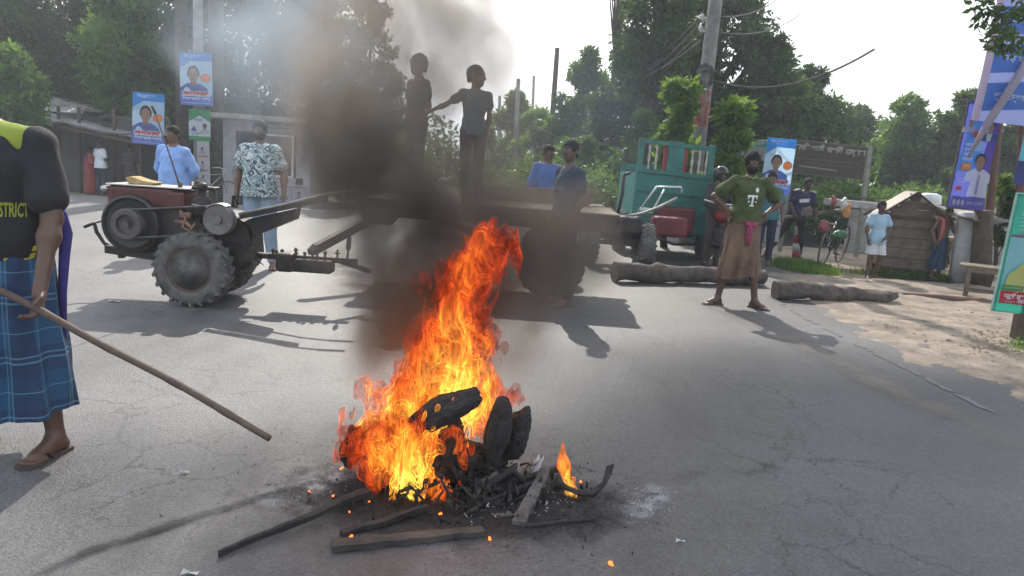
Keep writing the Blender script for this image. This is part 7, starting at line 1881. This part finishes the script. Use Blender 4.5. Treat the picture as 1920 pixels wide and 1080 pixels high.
# ------------------------------------------------------------------ smoke
def smoke_mat(name, color, dens, aniso=0.3, absorb=(0, 0, 0), step=1.0):
    m, N, L, P = nt(name)
    N.remove(P)
    out = N["Material Output"]
    pv = N.new("ShaderNodeVolumePrincipled")
    pv.inputs["Color"].default_value = (*color, 1)
    pv.inputs["Absorption Color"].default_value = (*absorb, 1)
    pv.inputs["Anisotropy"].default_value = aniso
    pv.inputs["Density"].default_value = dens
    L.new(pv.outputs[0], out.inputs["Volume"])
    m.cycles.volume_step_rate = step
    return m
def smoke_volume(name, puffs, m, label, nscale, thr, soft, seedv, stretch=(1, 1, 0.7), distort=1.2, res=0.05, floor=0.03, yfront=1.9):
    """sum of soft ellipsoids (centre, radii, strength), eaten into by noise, baked to a voxel grid"""
    lo = [min(p[0][i] - p[1][i] for p in puffs) - .1 for i in range(3)]
    hi = [max(p[0][i] + p[1][i] for p in puffs) + .1 for i in range(3)]
    lo[2] = max(lo[2], floor); lo[1] = max(lo[1], yfront)
    ng = bpy.data.node_groups.new(name, 'GeometryNodeTree')
    ng.interface.new_socket("Geometry", in_out='INPUT', socket_type='NodeSocketGeometry')
    ng.interface.new_socket("Geometry", in_out='OUTPUT', socket_type='NodeSocketGeometry')
    N, L = ng.nodes, ng.links
    go = N.new("NodeGroupOutput")
    def sock(n, i, q):
        if isinstance(q, (int, float, tuple)): n.inputs[i].default_value = q
        else: L.new(q, n.inputs[i])
    def vm(op, a, b):
        n = N.new("ShaderNodeVectorMath"); n.operation = op; sock(n, 0, a); sock(n, 1, b); return n.outputs[0]
    def vs(a, k):
        n = N.new("ShaderNodeVectorMath"); n.operation = 'SCALE'; sock(n, 0, a); n.inputs["Scale"].default_value = k; return n.outputs[0]
    def mt(op, a, b, clamp=False):
        n = N.new("ShaderNodeMath"); n.operation = op; n.use_clamp = clamp; sock(n, 0, a); sock(n, 1, b); return n.outputs[0]
    pos = N.new("GeometryNodeInputPosition").outputs[0]
    w = N.new("ShaderNodeTexNoise"); w.inputs["Scale"].default_value = nscale * 0.55; w.inputs["Detail"].default_value = 3
    L.new(vm('ADD', pos, (seedv * 3, 0.0, seedv)), w.inputs["Vector"])
    wp = vm('ADD', pos, vs(vm('SUBTRACT', w.outputs["Color"], (0.5, 0.5, 0.5)), distort))
    tot = None
    for c, r, s in puffs:
        d = vm('MULTIPLY', vm('SUBTRACT', wp, tuple(c)), tuple(1.0 / k for k in r))
        ln = N.new("ShaderNodeVectorMath"); ln.operation = 'LENGTH'; L.new(d, ln.inputs[0])
        g = mt('SUBTRACT', 1.0, ln.outputs["Value"], clamp=True)
        g = mt('MULTIPLY', mt('POWER', g, 1.4), s)
        tot = g if tot is None else mt('ADD', tot, g)
    n = N.new("ShaderNodeTexNoise"); n.inputs["Scale"].default_value = nscale; n.inputs["Detail"].default_value = 5
    n.inputs["Roughness"].default_value = 0.6; n.inputs["Distortion"].default_value = 0.5
    L.new(vm('ADD', vm('MULTIPLY', wp, tuple(stretch)), (seedv, seedv * 2.0, -seedv)), n.inputs["Vector"])
    mr = N.new("ShaderNodeMapRange"); mr.interpolation_type = 'SMOOTHSTEP'
    mr.inputs[1].default_value = thr - soft; mr.inputs[2].default_value = thr + soft
    L.new(n.outputs["Fac"], mr.inputs[0])
    dens = mt('MULTIPLY', tot, mr.outputs[0])
    vc = N.new("GeometryNodeVolumeCube")
    L.new(dens, vc.inputs["Density"])
    vc.inputs["Min"].default_value = lo; vc.inputs["Max"].default_value = hi
    for k, ax in enumerate("XYZ"):
        vc.inputs["Resolution " + ax].default_value = max(4, int((hi[k] - lo[k]) / res))
    sm = N.new("GeometryNodeSetMaterial"); sm.inputs["Material"].default_value = m
    L.new(vc.outputs[0], sm.inputs[0]); L.new(sm.outputs[0], go.inputs[0])
    me = bpy.data.meshes.new(name); me.materials.append(m)
    o = bpy.data.objects.new(name, me); COL.objects.link(o)
    md = o.modifiers.new("smoke", 'NODES'); md.node_group = ng
    return tag(o, label, "smoke", "smoke of the bonfire", "stuff")
def puff(px, py, Y, rpx, rpy, s, ry=None):
    c = A(px, py, Y); k = Y / FPX * 1.03
    r = (rpx * k, ry if ry else rpx * k * 0.8, rpy * k)
    return (tuple(c), r, s)
dark = [puff(860, 540, 3.3, 170, 260, 12, .32), puff(780, 470, 3.4, 210, 210, 15, .38), puff(715, 340, 3.6, 200, 210, 11, .42), puff(820, 350, 3.6, 150, 160, 11, .36), puff(640, 260, 3.7, 120, 170, 8, .42),
        puff(930, 350, 3.55, 130, 160, 5.0, .35), puff(690, 150, 3.8, 190, 210, 5.5, .5), puff(850, 110, 3.8, 190, 210, 4.0, .5), puff(970, 480, 3.4, 150, 150, 11, .35), puff(1060, 470, 3.6, 120, 170, 10.0, .3),
        puff(730, 580, 3.15, 110, 210, 10, .28), puff(800, -20, 3.9, 260, 200, 4.0, .5), puff(820, 640, 3.2, 140, 220, 5.0, .3), puff(985, 620, 3.2, 90, 170, 4.0, .25)]
smoke_volume("smoke", dark, smoke_mat("dark_smoke", (0.48, 0.40, 0.33), 1.0, aniso=0.4),
          "dark brown smoke column rolling up from the fire in front of the trailer", 4.2, 0.47, 0.12, 4.0, distort=.50, res=0.028)
pale = [puff(520, 130, 5.2, 210, 150, 1.7, .7), puff(420, 60, 5.3, 150, 120, 1.2, .7), puff(640, 80, 5.0, 220, 200, 2.2, .8), puff(560, 250, 5.0, 150, 90, 0.4, .6),
        puff(345, 70, 5.3, 60, 70, 1.6, .4), puff(830, 60, 4.8, 170, 170, 0.9, .7), puff(700, 200, 4.9, 140, 150, 0.7, .7), puff(590, 330, 4.6, 60, 130, 1.0, .4),
        puff(1100, 200, 4.9, 200, 220, 0.30, .7), puff(1160, 330, 4.6, 150, 150, 0.22, .6), puff(1090, 560, 3.9, 120, 150, 0.22, .5), puff(1000, 680, 3.2, 80, 180, 0.8, .3), puff(985, 820, 2.95, 60, 90, 3.2, .14)]
smoke_volume("smoke", pale, smoke_mat("pale_smoke", (0.52, 0.60, 0.68), 1.0, aniso=0.3),
          "thin pale blue smoke drifting left and up above the dark column", 2.2, 0.47, 0.13, 9.0, distort=.7, res=0.05)
high = [((1.4, 8.7, 5.2), (2.4, 2.3, .9), 7.0), ((3.6, 8.9, 5.3), (2.3, 2.2, .9), 6.0), ((.0, 7.9, 5.0), (1.6, 1.7, .8), 4.5), ((2.6, 7.0, 5.0), (2.2, 1.5, .8), 4.0), ((1.0, 10.3, 5.8), (2.0, 1.5, .8), 4.0), ((3.4, 10.9, 6.1), (2.8, 1.7, .9), 4.5), ((-.9, 9.2, 5.5), (1.4, 1.6, .8), 2.0), ((1.6, 12.3, 6.7), (3.0, 1.8, .9), 4.5), ((4.6, 12.6, 7.0), (2.6, 1.8, .9), 4.5)]  # added plume above the view, shaped to shade the right of the road
smoke_volume("smoke", high, smoke_mat("high_shade_smoke", (0.35, 0.33, 0.32), 1.0, aniso=0.4),
          "added unseen smoke plume overhead that shades the road", 0.8, 0.36, 0.30, 2.0, distort=.9, res=0.12)
